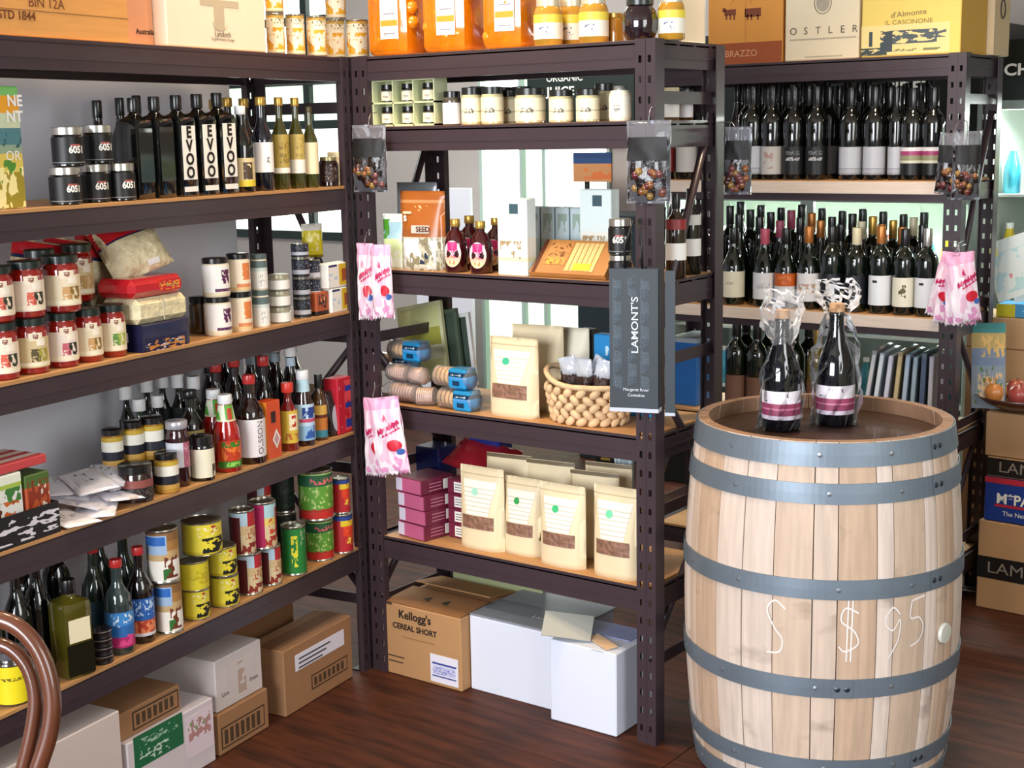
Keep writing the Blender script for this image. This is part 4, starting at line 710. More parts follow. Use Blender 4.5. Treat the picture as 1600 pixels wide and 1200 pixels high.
# ================================================================ MIDDLE UNIT
# ---- top shelf
ORJ = mat('D9790C', 0.1, coat=1.0, noise=0.45, scale=22)
HONEY = mat('B8862A', 0.1, coat=1.0, noise=0.2, scale=20)
def paddle(px0, px1, label):
    """big squared preserving jar with orange fruit halves"""
    px = (px0 + px1) / 2; p = spot(UM, 0, px, 0.085); s = pxm(p); w_ = (px1 - px0) * s * 1.0
    t = thing('preserve_jar', label, 'jar', tuple(p), 0.12, 'big jars of orange fruit')
    obj('glass_body', lathe(((0.80, 0.0), (0.93, 0.02), (1, 0.07), (1, 0.78), (0.95, 0.86), (0.72, 0.92)), w_ / 2 * 0.98, 0.235, 28, 0.75), ORJ, t)
    obj('lid', lathe(((0.70, 0.92), (0.74, 0.925), (0.74, 1.0), (0.7, 1.0)), w_ / 2, 0.25, 24), SILVER, t)
    y = -w_ / 2 * 0.98 - 0.001; l = panel(t, PAPER, -0.03 + 0.012, 0.03 + 0.012, 0.045, 0.175, y, 'paper_label')
    panel(t, mat('E79A2A', 0.5), -0.016, 0.040, 0.080, 0.096, y - 0.0008, 'orange_band'); panel(t, mat('8A8A92', 0.5), -0.006, 0.032, 0.058, 0.061, y - 0.0008, 'print_line')
    panel(t, mat('8A8A92', 0.5), -0.006, 0.032, 0.112, 0.115, y - 0.0008, 'print_line')
    obj('fruit_mark', raw(*lathe_g(((0.3, 0.0), (0.9, 0.3), (1, 0.6), (0.2, 1.0)), 0.006, 0.012, 8)), mat('7A2A3A', 0.5), t, (0.014, y + 0.001, 0.135), (0, 0, 0), (1, 0.15, 1))
    rnd = random.Random(int(px0))
    for k in range(10):
        a = -PI / 2 + rnd.uniform(-0.9, 0.9); z = rnd.uniform(0.025, 0.20); R_ = w_ / 2 * 0.93; q = (abs(math.cos(a)) ** 9 + abs(math.sin(a)) ** 9) ** (-1 / 9) * 0.75 + 0.25
        obj('fruit_half', lathe(((0.3, -0.9), (0.8, -0.6), (1, 0), (0.8, 0.6), (0.3, 0.9)), 0.022, 0.022, 10), mat('E88A14', 0.15, coat=1.0, noise=0.2, scale=30), t, (R_ * q * math.cos(a), R_ * q * math.sin(a) + 0.016, z))
paddle(586, 668, 'big jar of orange fruit nearest the shelf corner'); paddle(671, 757, 'big jar of orange fruit, middle of three'); paddle(763, 840, 'big jar of orange fruit beside the small honey jars')
HL = bands([(0, 'E9E6D8'), (0.66, 'E3D04A')], [(0.15, 0.5, 0.2, 0.7, '6A6F90', 6, 0.6)])
def hj(px, w_, h_, label, d, **kw): return put(UM, 0, px, w_, h_, 'honey_jar', label, 'jar', HEX, HONEY, d=d, cap=(0.83, 0.82, mat('D8D2B8', 0.3, metal=0.4), 'lid'), lab=[(0.14, 0.66, HL, PI * 1.3)], group='honey jars with yellow labels', **kw)
hj(857, 46, 72, 'honey jar with yellow-topped label, right beside the orange fruit jars', 0.045); hj(893, 42, 72, 'honey jar with yellow-topped label standing back between two others', 0.13); hj(928, 46, 72, 'honey jar with yellow-topped label, largest of the middle group', 0.045)
hj(1049, 42, 68, 'honey jar with yellow label right of the dark olive jar', 0.09)
put(UM, 0, 961, 28, 46, 'honey_jar', 'amber jar half hidden left of the dark olive jar', 'jar', JAR, mat('A8701E', 0.1, coat=1.0), d=0.10, cap=(0.86, 0.9, GOLDCAP, 'lid'))
put(UM, 0, 1000, 56, 66, 'olive_jar', 'round dark jar of olives over the front post', 'jar', BULGE, mat('1F0E16', 0.08, coat=1.0, noise=0.4, scale=40), d=0.05, cap=(0.82, 0.76, DGREEN, 'lid'))
c = Box(UM, 0, 1062, 1082, 0.16, 0.13, mat('E6D9C0', 0.6), 'carton', 'cream carton end standing behind the right honey jar', d=0.17, x1=0.03)
# ---- second shelf: spice set and cream jars
rk_s = spot(UM, 1, 630, 0.05); s = pxm(rk_s); x0, x1 = UM.lx(583, 0.02, 1.65) + 0.0, UM.lx(680, 0.02, 1.65); zz = UM.h[1] + ST
t = thing('gift_box', 'pale green open gift box holding six tiny jars', 'box', (0, 0, 0)); W_ = x1 - x0; hh = 0.125; t.location = ((x0 + x1) / 2, 0.02, zz + 0.001)
GB = mat('C9D0A6', 0.5); n3 = 3
obj('back_panel', bx(-W_ / 2, W_ / 2, 0.055, 0.057, 0, hh), GB, t)
for k in range(3): obj('shelf', bx(-W_ / 2, W_ / 2, 0.0, 0.055, k * hh / 2, k * hh / 2 + 0.005), GB, t)
for k in range(4): obj('divider', bx(-W_ / 2 + (W_ - 0.004) * k / 3, -W_ / 2 + (W_ - 0.004) * k / 3 + 0.004, 0, 0.055, 0, hh), GB, t)
for r_ in range(2):
    for k in range(3):
        xx = -W_ / 2 + W_ * (k + 0.5) / 3
        vessel('sample_jar', 'tiny black-lidded jar, %s in the %s row of the gift box' % (['left', 'middle', 'right'][k], ['lower', 'upper'][r_]), 'jar', (t.location[0] + xx, 0.047, zz + 0.0075 + r_ * hh / 2), 0.3, 0.042, 0.050, JAR, mat('3A3428', 0.15, coat=0.8), cap=(0.68, 1.0, BLACKCAP, 'lid'), lab=[(0.06, 0.60, bands([(0, 'E9E3C6')], [(0.3, 0.6, 0.3, 0.7, '7A7468', 8, 0.5)]), PI * 1.3)], group='tiny jars in the gift box')
CRM = bands([(0, 'ECE6C4'), (0.40, 'B9AF92'), (0.46, 'ECE6C4')], [(0.35, 0.62, 0.2, 0.8, '5F5A4E', 7, 0.55)])
def cj(px, w_, h_, label, d, lidm=mat('2A2C2A', 0.25, metal=0.3), m='C9BE92', **kw): return put(UM, 1, px, w_, h_, 'condiment_jar', label, 'jar', JAR, mat(m, 0.12, coat=1.0), d=d, cap=(0.80, 0.96, lidm, 'lid'), lab=[(0.08, 0.72, CRM, PI * 1.4)], **kw)
put(UM, 1, 707, 29, 52, 'condiment_jar', 'slim white-labelled jar with black lid at the left of the cream jars', 'jar', JAR, mat('4A463C', 0.15, coat=0.8), d=0.04, cap=(0.70, 0.9, BLACKCAP, 'lid'), lab=[(0.04, 0.66, mat('E9E9EE', 0.5), PI * 1.4)])
for i, (px, w_, h_, d) in enumerate(((738, 33, 58, 0.04), (770, 36, 58, 0.045), (796, 30, 52, 0.12), (829, 48, 54, 0.05), (877, 38, 50, 0.045), (919, 38, 50, 0.045))):
    cj(px, w_, h_, 'cream-labelled condiment jar, %s from the left on the second shelf' % ORD[i], d, group='cream-labelled condiment jars')
for i, (px, d) in enumerate(((748, 0.20), (785, 0.21), (815, 0.22), (945, 0.15))):
    cj(px, 32, 58, 'condiment jar in the back row, %s from the left' % ORD[i], d, group='condiment jars in the back row')
put(UM, 1, 969, 35, 54, 'condiment_jar', 'tall plain white jar beside the hanging nut bag', 'jar', JAR, mat('E6E0C8', 0.3, coat=0.5), d=0.035, cap=(0.84, 0.6, mat('8A8A86', 0.3, metal=0.5), 'lid'), lab=[(0.1, 0.7, bands([(0, 'F2EEDC')], [(0.3, 0.6, 0.3, 0.6, '77715F', 9, 0.5)]), PI * 1.3)])
put(UM, 1, 1048, 26, 50, 'condiment_jar', 'small jar seen through the side frame, nearer one', 'jar', JAR, mat('5A4A38', 0.2, coat=0.8), d=0.17, cap=(0.8, 1.0, mat('C8B890', 0.4), 'lid'), lab=[(0.1, 0.6, PAPER, PI * 1.3)])
put(UM, 1, 1071, 24, 48, 'condiment_jar', 'small jar seen through the side frame, farther one', 'jar', JAR, mat('3A2418', 0.2, coat=0.8), d=0.26, cap=(0.78, 1.0, BLACKCAP, 'lid'), lab=[(0.1, 0.66, mat('D9D9DE', 0.5), PI * 1.3)])
# ---- third shelf
def pouch(U, lv, px, wpx, hpx, d, name, label, m, kind='stand', t_=0.05, rz=None, seed=1, wr=0.0015, z0=0.0, cat='pouch', group=None, tilt=None, zig=0.0, part='pouch'):
    p = spot(U, lv, px, d, z0); s = pxm(p); rz = (U.a + 0.12) if rz is None else rz; cs = abs(math.cos(rz - math.atan2(-FW.x * -1, 1) * 0)) if 0 else 1
    t = thing(name, label, cat, tuple(p), rz, group)
    if tilt: t.rotation_euler = (tilt[0], tilt[1], rz)
    P = pouch_fn(wpx * s, hpx * s, t_, kind, wr, seed); obj(part, pouch_mesh(P, 14, 16, zig), m, t); t['_w'] = 0; del t['_w']
    return t, P, wpx * s, hpx * s
t, P, w_, h_ = pouch(UM, 2, 655, 74, 128, 0.16, 'grey_pouch', 'dull grey foil pouch behind the brown seed pouch', mat('8A8F92', 0.3, metal=0.4), seed=4)
t, P, w_, h_ = pouch(UM, 2, 618, 40, 86, 0.03, 'herb_packet', 'narrow green and blue packet left of the brown seed pouch', bands([(0, 'D9E6D6'), (0.35, 'CFE3A8'), (0.55, 'A9D0DC'), (0.85, 'E4ECE4')], [(0.55, 0.9, 0.0, 0.35, '4F9A2E', 4, 0.4), (0.2, 0.5, 0.3, 0.9, 'C9E0B0', 6, 0.5)], rough=0.3), t_=0.03, seed=2)
SEED = bands([(0, 'C9C6B4'), (0.42, '9A5A2C'), (0.52, 'A85F26')], [(0.0, 0.42, 0.0, 1, '8A8468', 10, 0.5), (0.02, 0.40, 0.15, 0.85, 'DDE4EA', 4, 0.45), (0.08, 0.34, 0.4, 0.75, '27364A', 5, 0.55), (0.85, 0.89, 0, 1, 'C98A5A', 3, 0.3), (0.70, 0.82, 0.3, 0.7, 'E8C08A', 11, 0.6)], rough=0.28)
t, P, w_, h_ = pouch(UM, 2, 663, 82, 122, 0.05, 'seed_pouch', 'brown seed pouch with white panel, third shelf of the middle unit', SEED, t_=0.06, seed=3)
obj('text_panel', patch(P, -0.35, 0.45, 0.47, 0.57, 0.0012), mat('C9C2B8', 0.4), t, label='pale lettering panel'); x, y, z = P(0.2, 0.52, -1); lettering('SEED', 0.021, mat('5A3018', 0.5), t, x, y - 0.0042, z, None, 0, 0.0005)
panel(t, mat('E8D8B0', 0.5), -0.055, -0.027, h_ * 0.715, h_ * 0.745, P(-0.5, 0.73, -1)[1] - 0.004); lettering('S', 0.022, PAPER, t, -0.045, P(-0.5, 0.65, -1)[1] - 0.006, h_ * 0.655, None, 0, 0.001)
SYR = mat('3A0A12', 0.06, coat=1.0)
SYL = bands([(0, 'E3C9A0'), (0.22, 'E9B8A0'), (0.42, 'E9DADA')], [(0.62, 0.95, 0.2, 0.8, 'D02A7A', 3, 0.3), (0.35, 0.62, 0.15, 0.85, 'D8488A', 4, 0.45), (0.1, 0.4, 0.3, 0.7, 'E8843A', 5, 0.5)])
for i, (px, d, l) in enumerate(((713, 0.04, 'syrup bottle with pink oval label, left of the front pair'), (752, 0.04, 'syrup bottle with pink oval label, right of the front pair'), (735, 0.13, 'syrup bottle behind the front pair, left'), (776, 0.13, 'syrup bottle behind the front pair, right'))):
    t = put(UM, 2, px, 38, 82, 'syrup_bottle', l, 'bottle', FLASK, SYR, d=d, cap=(0.86, 0.42, GOLDCAP), group='syrup bottles')
    p_, hh_ = TOP[t.name]; r_ = round(38 * pxm(p_) / 0.002) * 0.001
    V, Fc = [(0, -r_ * 1.03, hh_ * 0.36)], []
    for k in range(25):
        a = 2 * PI * k / 24; dx, dz = 0.78 * r_ * math.cos(a), hh_ * 0.25 * math.sin(a); zz_ = hh_ * 0.36 + dz
        rr = r_ * (1.04 if zz_ < 0.5 * hh_ else 1.0); V.append((rr * math.sin(dx / rr), -rr * math.cos(dx / rr), zz_))
    Fc = [(0, k + 1, k + 2) for k in range(24)]; obj('oval_label', raw(V, Fc), SYL, t)
CRK = bands([(0, 'DCE6DC'), (0.18, 'E3DFB8'), (0.24, 'E4E6DC'), (0.5, 'DDEBEA')], [(0.22, 0.45, 0.1, 0.95, 'A8906A', 6, 0.58), (0.8, 0.93, 0.42, 0.72, '3A5660', 2, 0.2)])
def cracker(px0, px1, hpx, d, label, m=CRK, dep=0.045, rz=0.0, rot=None, **kw):
    c = Box(UM, 2, px0, px1, None, dep, m, 'cracker_box', label, 'box', d=d, hpx=hpx, rz=rz, **kw)
    return c
c = cracker(778, 824, 120, 0.015, 'tall white cracker box with small navy square, front one')
PALE = bands([(0, 'A9BCB4'), (0.5, 'B9CBD0')], [(0.1, 0.9, 0.2, 0.9, '93A89C', 3, 0.5)])
for k in range(5):
    Box(UM, 2, None, None, 0.175, 0.045, PALE, 'cracker_box', 'pale grey-green cracker box in the row behind, %s from the left' % ORD[k], 'box', d=0.20, x0=-0.485 + k * 0.05, x1=-0.440 + k * 0.05, group='row of pale cracker boxes')
cracker(906, 955, 130, 0.17, 'white cracker box with navy square at the right of the row')
# brown biscuit pack lying in front
xa, xb = UM.lx(824, 0.03, 1.25), UM.lx(948, 0.03, 1.25)
t = thing('biscuit_pack', 'brown biscuit pack with clear window lying on the third shelf', 'packet', ((xa + xb) / 2, 0.10, UM.h[2] + ST + 0.001), 0.0); W_ = xb - xa
pr = [(-0.072, 0.0), (-0.055, 0.0), (0.06, 0.0), (0.066, 0.02), (0.025, 0.088), (-0.005, 0.094), (-0.082, 0.012)]
v = [(x, y, z) for x in (-W_ / 2 + 0.012, W_ / 2) for (y, z) in pr]; v = [(x + (0.02 if z > 0.05 and x < 0 else 0), y, z) for x, y, z in v]; n = len(pr)
obj('wrapper', raw(v, [tuple(range(n)), tuple(range(n, 2 * n))[::-1]] + [(i, i + n, (i + 1) % n + n, (i + 1) % n) for i in range(n)]), mat('B07A42', 0.3, coat=0.6, noise=0.15, scale=12), t)
def slab(x0, x1, a, b, m, name, off): # patch on the sloping front of the pack
    def q(x, f): y = -0.082 + f * 0.077; z = 0.012 + f * 0.082; return (x, y - off * 0.73, z + off * 0.68)
    obj(name, raw([q(x0, a), q(x1, a), q(x1, b), q(x0, b)], [(0, 1, 2, 3)]), m, t)
slab(-W_ / 2 + 0.02, -W_ / 2 + 0.032, 0.0, 1.0, mat('5A2A18', 0.4), 'brown_stripe', 0.001)
slab(-W_ / 2 + 0.045, -0.01, 0.25, 0.9, bands([(0, 'B8824A')], [(0, 1, 0.05, 0.95, '7A4A22', 5, 0.55), (0.0, 0.35, 0.1, 0.9, 'E0A03A', 5, 0.5)], rough=0.35), 'script_print', 0.0012)
for k in range(6): slab(-0.005 + k * 0.0155, 0.0085 + k * 0.0155, 0.08, 0.92, mat('DDB877', 0.5, noise=0.2, scale=60), 'cracker_edge', 0.0015)
slab(0.02, 0.075, 0.10, 0.30, mat('E3C62E', 0.35), 'yellow_print', 0.003)
b_ = blackjar(969, 36, 42, 'black jar with silver lid, lower of the stack by the paper bag', U=UM, lv=2, d=0.03, rz=0.3); blackjar(969, 36, 56, 'black jar with silver lid, upper of the stack by the paper bag', U=UM, lv=2, on=b_, rz=0.3)
for i, (px, d, m) in enumerate(((1056, 0.16, '2A1A10'), (1079, 0.27, '14140E'))):
    put(UM, 2, px, 32, 132, 'wine_bottle', 'wine bottle seen through the side frame above the third shelf, %s one' % ['nearer', 'farther'][i], 'bottle', WINE, mat(m, 0.08, coat=1.0), d=d, cap=(0.82, 0.42, BLACKCAP, 'capsule'), lab=[(0.22, 0.42, PAPER, PI), (0.58, 0.70, mat('8A2A2A' if i == 0 else 'D0CFC9', 0.4), PI)])
# ---- fourth shelf
def slices(name, label, at, rz, L, r_, m, cat='packet', sleeve=True, group=None, n=8, col='D9B07A'):
    """round crackers in a clear tube with a printed blue sleeve; axis along local x"""
    t = thing(name, label, cat, at, rz, group)
    V = join([([(x0 + 0, y, z) for (x0, y, z) in [(xx, r_ * 0.92 * math.cos(a), r_ + r_ * 0.92 * math.sin(a)) for xx in (k * L / n, k * L / n + L / n * 0.75) for a in [2 * PI * j / 14 for j in range(14)]]], [(j, (j + 1) % 14, (j + 1) % 14 + 14, j + 14) for j in range(14)] + [tuple(range(14))[::-1], tuple(range(14, 28))]) for k in range(n)])
    o = obj('crackers', raw(*V), mat(col, 0.6, noise=0.2, scale=50), t, kind='stuff')
    tb = tube([(-0.012, 0, r_), (0, 0, r_), (L, 0, r_), (L + 0.012, 0, r_)], [r_ * 0.55, r_ * 1.0, r_ * 1.0, r_ * 0.55], 14); obj('wrapper', tb, film('FFFFFF', 0.05), t)
    if sleeve: obj('sleeve', cbx(L * 0.46, L, -r_ * 0.98, r_ * 0.98, 0.0, r_ * 1.97, 0.007), m, t)
    return t
BLU = bands([(0, '2590CC'), (0.62, '12304A'), (0.82, '2284B8')], [(0.18, 0.42, 0.3, 0.7, '123A5A', 2, 0.35), (0.66, 0.76, 0.2, 0.8, 'C9DCE8', 18, 0.52)], rough=0.3)
z4 = UM.h[3] + ST + 0.001
def pk(px, d, z, L, label, rz=-0.05, sleeve=True, r_=0.030, col='D9B07A'):
    p = spot(UM, 3, px, d, z); return slices('cracker_pack', label, tuple(p), rz, L, r_, BLU, group='blue sleeved cracker packs' if sleeve else 'clear packs of small round biscuits', sleeve=sleeve, col=col)
pk(693, 0.055, 0.0, 0.125, 'blue cracker pack at the bottom right beside the cream pouch'); pk(686, 0.058, 0.062, 0.125, 'blue cracker pack above the bottom right one'); pk(615, 0.12, 0.115, 0.13, 'blue cracker pack, topmost at the left'); pk(600, 0.17, 0.062, 0.13, 'blue cracker pack buried under the topmost one')
pk(618, 0.06, 0.0, 0.09, 'clear pack of pinkish round biscuits at the bottom left', sleeve=False, col='D8B4A0'); pk(654, 0.04, 0.0, 0.05, 'clear pack of round biscuits at the very front', sleeve=False, r_=0.027, col='D8B4A0', rz=0.4); pk(612, 0.07, 0.058, 0.07, 'clear pack of pinkish round biscuits, second layer left', sleeve=False, r_=0.027, col='D9B8A6'); pk(646, 0.06, 0.058, 0.045, 'clear pack of round biscuits, second layer middle', sleeve=False, r_=0.026, col='D9B8A6')
KP = mat('E6D4AE', 0.5, noise=0.04, scale=6)
MUE = mat('8A6450', 0.5, noise=0.95, scale=70, bump=0.6)
def muesli(U, lv, px, wpx, hpx, d, label, seed, badge='3FB58A', win=(0.26, 0.42), rz=0.0, label_tilt=0, group='cream granola pouches', tilt=None):
    t, P, w_, h_ = pouch(U, lv, px, wpx, hpx, d, 'granola_pouch', label, KP, t_=0.07, rz=U.a + rz, seed=seed, group=group, tilt=tilt)
    obj('zip_crease', patch(P, -0.98, 0.98, 0.90, 0.915, 0.0006), mat('C9B48C', 0.6), t)
    obj('window', patch(P, -0.72, 0.72, win[0], win[1], 0.0012, 12, 4), MUE, t, label='clear window showing brown granola')
    V = [P(-0.75, 0.83, -1), P(0.75, 0.83, -1), P(0.42, win[1] + 0.01, -1), P(-0.42, win[1] + 0.01, -1)]
    L_ = []; Fq = []
    for j in range(7):
        f = j / 6; u = 0.78 - 0.30 * f; v_ = 0.84 - (0.84 - win[1] - 0.01) * f
        for i in range(7): x, y, z = P(-u + 2 * u * i / 6, v_, -1); L_.append((x, y - 0.001, z))
    for j in range(6):
        for i in range(6): a = j * 7 + i; Fq.append((a, a + 7, a + 8, a + 1))
    obj('paper_label', raw(L_, Fq, True), bands([q for k in range(6) for q in ((k * 0.13, 'F1EBDC'), (k * 0.13 + 0.10, 'CDC4B0'))] + [(0.78, 'F1EBDC')]), t)
    obj('badge', patch(P, -0.32, -0.02, 0.66, 0.75, 0.002, 6, 6, True), mat(badge, 0.5), t, label='round green badge'); return t
muesli(UM, 3, 805, 92, 124, 0.055, 'cream granola pouch left of the woven basket', 31, win=(0.24, 0.42))
t, P, w_, h_ = pouch(UM, 3, 842, 90, 134, 0.16, 'granola_pouch', 'cream pouch standing behind the pouch left of the basket', KP, t_=0.06, seed=9)
t, P, w_, h_ = pouch(UM, 3, 884, 84, 128, 0.22, 'granola_pouch', 'pale pouch at the back behind the woven basket', mat('E3DCC6', 0.5), t_=0.06, seed=12)
# woven basket
bp = spot(UM, 3, 921, 0.105); t = thing('basket', 'seagrass basket full of dark chocolate bags', 'basket', (bp.x, bp.y, UM.h[3] + ST + 0.001), 0)
SG = mat('DDBB90', 0.7, noise=0.3, scale=40); SGD = mat('7A5228', 0.8)
def bas_r(z): return 0.105 + 0.022 * min(1, z / 0.10), 0.078 + 0.012 * min(1, z / 0.10)
obj('basket_wall', raw(*lathe_g(((0.93, 0.0), (1.0, 0.3), (1.06, 1.0), (1.02, 1.0), (0.95, 0.3), (0.88, 0.05)), 0.1, 0.10, 28)), SGD, t, scale=(1.10, 0.82, 1))
rnd = random.Random(9); parts = []
for row in range(5):
    nk = 19
    for k in range(nk):
        a = 2 * PI * (k + 0.5 * (row % 2)) / nk; z = 0.012 + row * 0.0195; ra, rb = bas_r(z); V_, F_ = lathe_g(((0.1, -1), (0.75, -0.65), (1, 0), (0.75, 0.65), (0.1, 1)), 0.0125, 0.0185, 8)
        M_ = Matrix.Translation((ra * math.cos(a), rb * math.sin(a), z)) @ Matrix.Rotation(a, 4, 'Z') @ Matrix.Diagonal((0.8, 1, 1, 1)) @ Matrix.Rotation((0.9 if row % 2 else -0.9) + rnd.uniform(-0.2, 0.2), 4, 'X')
        parts.append(([tuple(M_ @ Vector(q)) for q in V_], F_))
knots = parts
for i, (V_, F_) in enumerate(knots): obj('woven_knot', raw(V_, F_, True), SG, t)
rim = [(1.0 * bas_r(0.11)[0] * math.cos(a), bas_r(0.11)[1] * math.sin(a), 0.106 + 0.035 * max(0, -math.cos(a)) ** 2) for a in [2 * PI * k / 32 for k in range(32)]]
obj('rim', tube(rim, 0.008, 6, True), SG, t)
ROCKY = mat('2A1210', 0.4, noise=0.5, scale=60, bump=0.8)
for i, (dx, dy, rz) in enumerate(((-0.058, 0.0, 0.2), (-0.005, -0.012, -0.1), (0.05, -0.005, 0.3), (0.0, 0.04, 0.1))):
    g = thing('chocolate_bag', 'clear bag of dark chocolate in the basket, %s' % ['left', 'middle', 'right', 'at the back'][i], 'bag', (bp.x + dx, bp.y + dy, UM.h[3] + ST + 0.065), rz, 'chocolate bags in the basket')
    P = pouch_fn(0.062, 0.066, 0.05, 'pillow', 0.002, 40 + i); obj('chocolate', pouch_mesh(P, 10, 10), ROCKY, g); P2 = pouch_fn(0.052, 0.05, 0.03, 'stand', 0.004, 50 + i); obj('bag_top', pouch_mesh(P2, 10, 8, 0.004), film('F4F8FF', 0.5), g, (0, 0, 0.06), (0.1, (i - 1) * 0.25, 0), label='crinkled clear top')
c = Box(UM, 3, 928, 978, None, 0.04, bands([(0, '1F88C8')], [(0.1, 0.5, 0, 1, '155A9A', 5, 0.55), (0.6, 0.9, 0.2, 0.8, 'BFE0F0', 6, 0.58)]), 'tea_box', 'bright blue box behind the basket', d=0.22, hpx=124, x1=-0.075)
c = Box(UM, 3, 903, 925, None, 0.04, bands([(0, '2A2C22')], [(0.2, 0.8, 0.2, 0.8, '6A7A2A', 5, 0.5)]), 'tea_box', 'dark olive box left of the bright blue box', d=0.25, hpx=124)
# picture frames leaning behind
for i, (px0, px1, ph) in enumerate(((628, 690, 118), (672, 708, 112), (690, 722, 104))):
    z_ = UM.h[3] + ST + 0.002; xa, xb = UM.lx(px0, 0.27, z_), UM.lx(px1, 0.27, z_)
    t = thing('picture_frame', ['yellow-green framed print leaning at the back of the fourth shelf', 'slim dark frame leaning right of the yellow-green print', 'white-edged frame leaning farthest right behind the cracker packs'][i], 'frame', (xa + 0.02, 0.262 + i * 0.016, z_), 0, None); t.rotation_euler = (-0.10, -0.20, 0.0)
    W_ = xb - xa + 0.02; h_ = 0.245 - 0.01 * i; FM = [mat('D9D9A8', 0.5), mat('4A5A48', 0.5), mat('D9D9D6', 0.5)][i]
    obj('frame', raw(*join([bxg(0, W_, 0, 0.012, 0, 0.012), bxg(0, W_, 0, 0.012, h_ - 0.012, h_), bxg(0, 0.012, 0, 0.012, 0.012, h_ - 0.012), bxg(W_ - 0.012, W_, 0, 0.012, 0.012, h_ - 0.012)])), FM, t)
    obj('print', bx(0.012, W_ - 0.012, 0.004, 0.008, 0.012, h_ - 0.012), bands([(0, 'D6D690'), (0.25, 'E6E6C0'), (0.45, 'A9A948'), (0.7, 'D9DC9A')]) if i == 0 else mat('3A4A3E', 0.5), t)
# ---- fifth shelf
PK = bands([(0, 'C9688A')], [(0, 1, 0.0, 0.24, 'D8CFE0', 2, 0.1), (0.2, 0.5, 0.8, 0.95, 'E9D0DA', 5, 0.5)])
PK = mat('C4628A', 0.4, coat=0.3); PKD = mat('6E1F3A', 0.4, coat=0.3); zz = UM.h[4] + ST + 0.001
xa, xb = UM.lx(620, 0.03, zz), UM.lx(719, 0.03, zz)
for i in range(4):
    sh = (0.0, 0.01, 0.006, -0.008)[i]; t = thing('tea_box', 'pink and maroon flat box, %s of the stack of four' % ['bottom', 'second', 'third', 'top'][i], 'box', (xa + 0.004 + sh * 0.5, 0.035, zz + i * 0.0455), -0.16 + 0.02 * (i % 2), 'pink flat boxes'); w1 = 0.118
    obj('body', cbx(0, w1 - 0.006 * (i == 3), 0, 0.13, 0, 0.0448, 0.0012), PKD, t); obj('pink_face', bx(0.001, w1 * 0.97 - 0.006 * (i == 3), -0.0008, 0, 0.002, 0.043), PK, t)
    obj('white_print', bx(0.001, 0.028, -0.0014, -0.0008, 0.004, 0.041), mat('D8D2E4', 0.5), t)
    for k in range(3): obj('print_line', bx(w1 + 0.0, w1 + 0.0006, 0.025, 0.075, 0.010 + k * 0.01, 0.013 + k * 0.01), mat('B9788E', 0.5), t)
    obj('barcode_label', bx(w1, w1 + 0.0007, 0.082, 0.118, 0.008, 0.038), PAPER, t)
for i in range(4):
    t = thing('tea_box', 'maroon box with barcode end behind the pink stack, %s' % ['bottom', 'second', 'third', 'top'][i], 'box', (xa + 0.145, 0.10, zz + i * 0.045), -0.05, 'maroon boxes with barcodes'); obj('body', cbx(0, 0.075, 0, 0.12, 0, 0.044, 0.0012), PKD, t); obj('barcode_label', bx(0.026, 0.062, -0.0007, 0, 0.006, 0.037), PAPER, t)
    for k in range(3): obj('print_line', bx(0.030, 0.058, -0.0012, -0.0007, 0.012 + k * 0.008, 0.0145 + k * 0.008), mat('5A5A66', 0.5), t)
muesli(UM, 4, 756, 84, 130, 0.065, 'cream granola pouch with mint badge, first from the pink boxes', 33, '9FD8C0'); muesli(UM, 4, 820, 70, 122, 0.085, 'cream granola pouch with dark green badge, second from the pink boxes', 34, '2F9A4A')
muesli(UM, 4, 881, 84, 130, 0.055, 'cream granola pouch with bright green badge, third from the pink boxes', 35, '3FBF7A'); muesli(UM, 4, 965, 84, 144, 0.05, 'cream granola pouch with pale green badge, beside the front post', 36, '6FCFA0')
for i, (px, d, w_) in enumerate(((798, 0.17, 80), (862, 0.18, 84), (930, 0.16, 84), (952, 0.25, 80))):
    t, P, _, _ = pouch(UM, 4, px, w_, 138, d, 'granola_pouch', 'cream pouch in the back row of the fifth shelf, %s from the left' % ORD[i], KP, t_=0.06, seed=60 + i, group='granola pouches in the back row'); obj('top_seal', patch(P, -1, 1, 0.955, 0.995, 0.001), mat('6A5A40', 0.5), t)
t = thing('snack_bag', 'dark red bag lying above the pink boxes', 'bag', (UM.lx(744, 0.23, 0.60), 0.22, 0.612), -0.1); P = pouch_fn(0.235, 0.13, 0.055, 'pillow', 0.004, 71); obj('bag', pouch_mesh(P), mat('8E1A26', 0.3, coat=0.6, noise=0.2, scale=20), t, (0, -0.02, 0.0), (-0.95, 0.12, 0)); 
c = Box(UM, 4, 652, 688, None, 0.09, mat('16205A', 0.3, coat=0.5), 'sweets_box', 'dark blue box behind the pink stack', d=0.20, hpx=118); c = Box(UM, 4, 735, 782, None, 0.07, mat('1A2C7A', 0.3, coat=0.5), 'sweets_box', 'blue box under the shelf beam behind the red bag', d=0.27, hpx=156)
t = thing('sweets_box', 'black box with gold crest behind the back pouches', 'box', (UM.lx(945, 0.30, 0.6), 0.305, zz), 0); obj('body', cbx(-0.035, 0.035, 0, 0.04, 0, 0.285), mat('0D0C0E', 0.35), t); panel(t, GOLDCAP, -0.016, 0.016, 0.245, 0.252); obj('crest', raw([(-0.012, -0.001, 0.254), (0.012, -0.001, 0.254), (0.0, -0.001, 0.268)], [(0, 1, 2)]), GOLDCAP, t)
t = thing('leaflet', 'pale leaflet holder beside the black crest box', 'leaflet', (UM.lx(974, 0.30, 0.6), 0.30, zz), 0); obj('card', bx(-0.03, 0.03, 0, 0.012, 0, 0.275), bands([(0, '9AB0B8')], [(0.7, 0.95, 0, 1, 'E3EDF0', 5, 0.5)]), t)
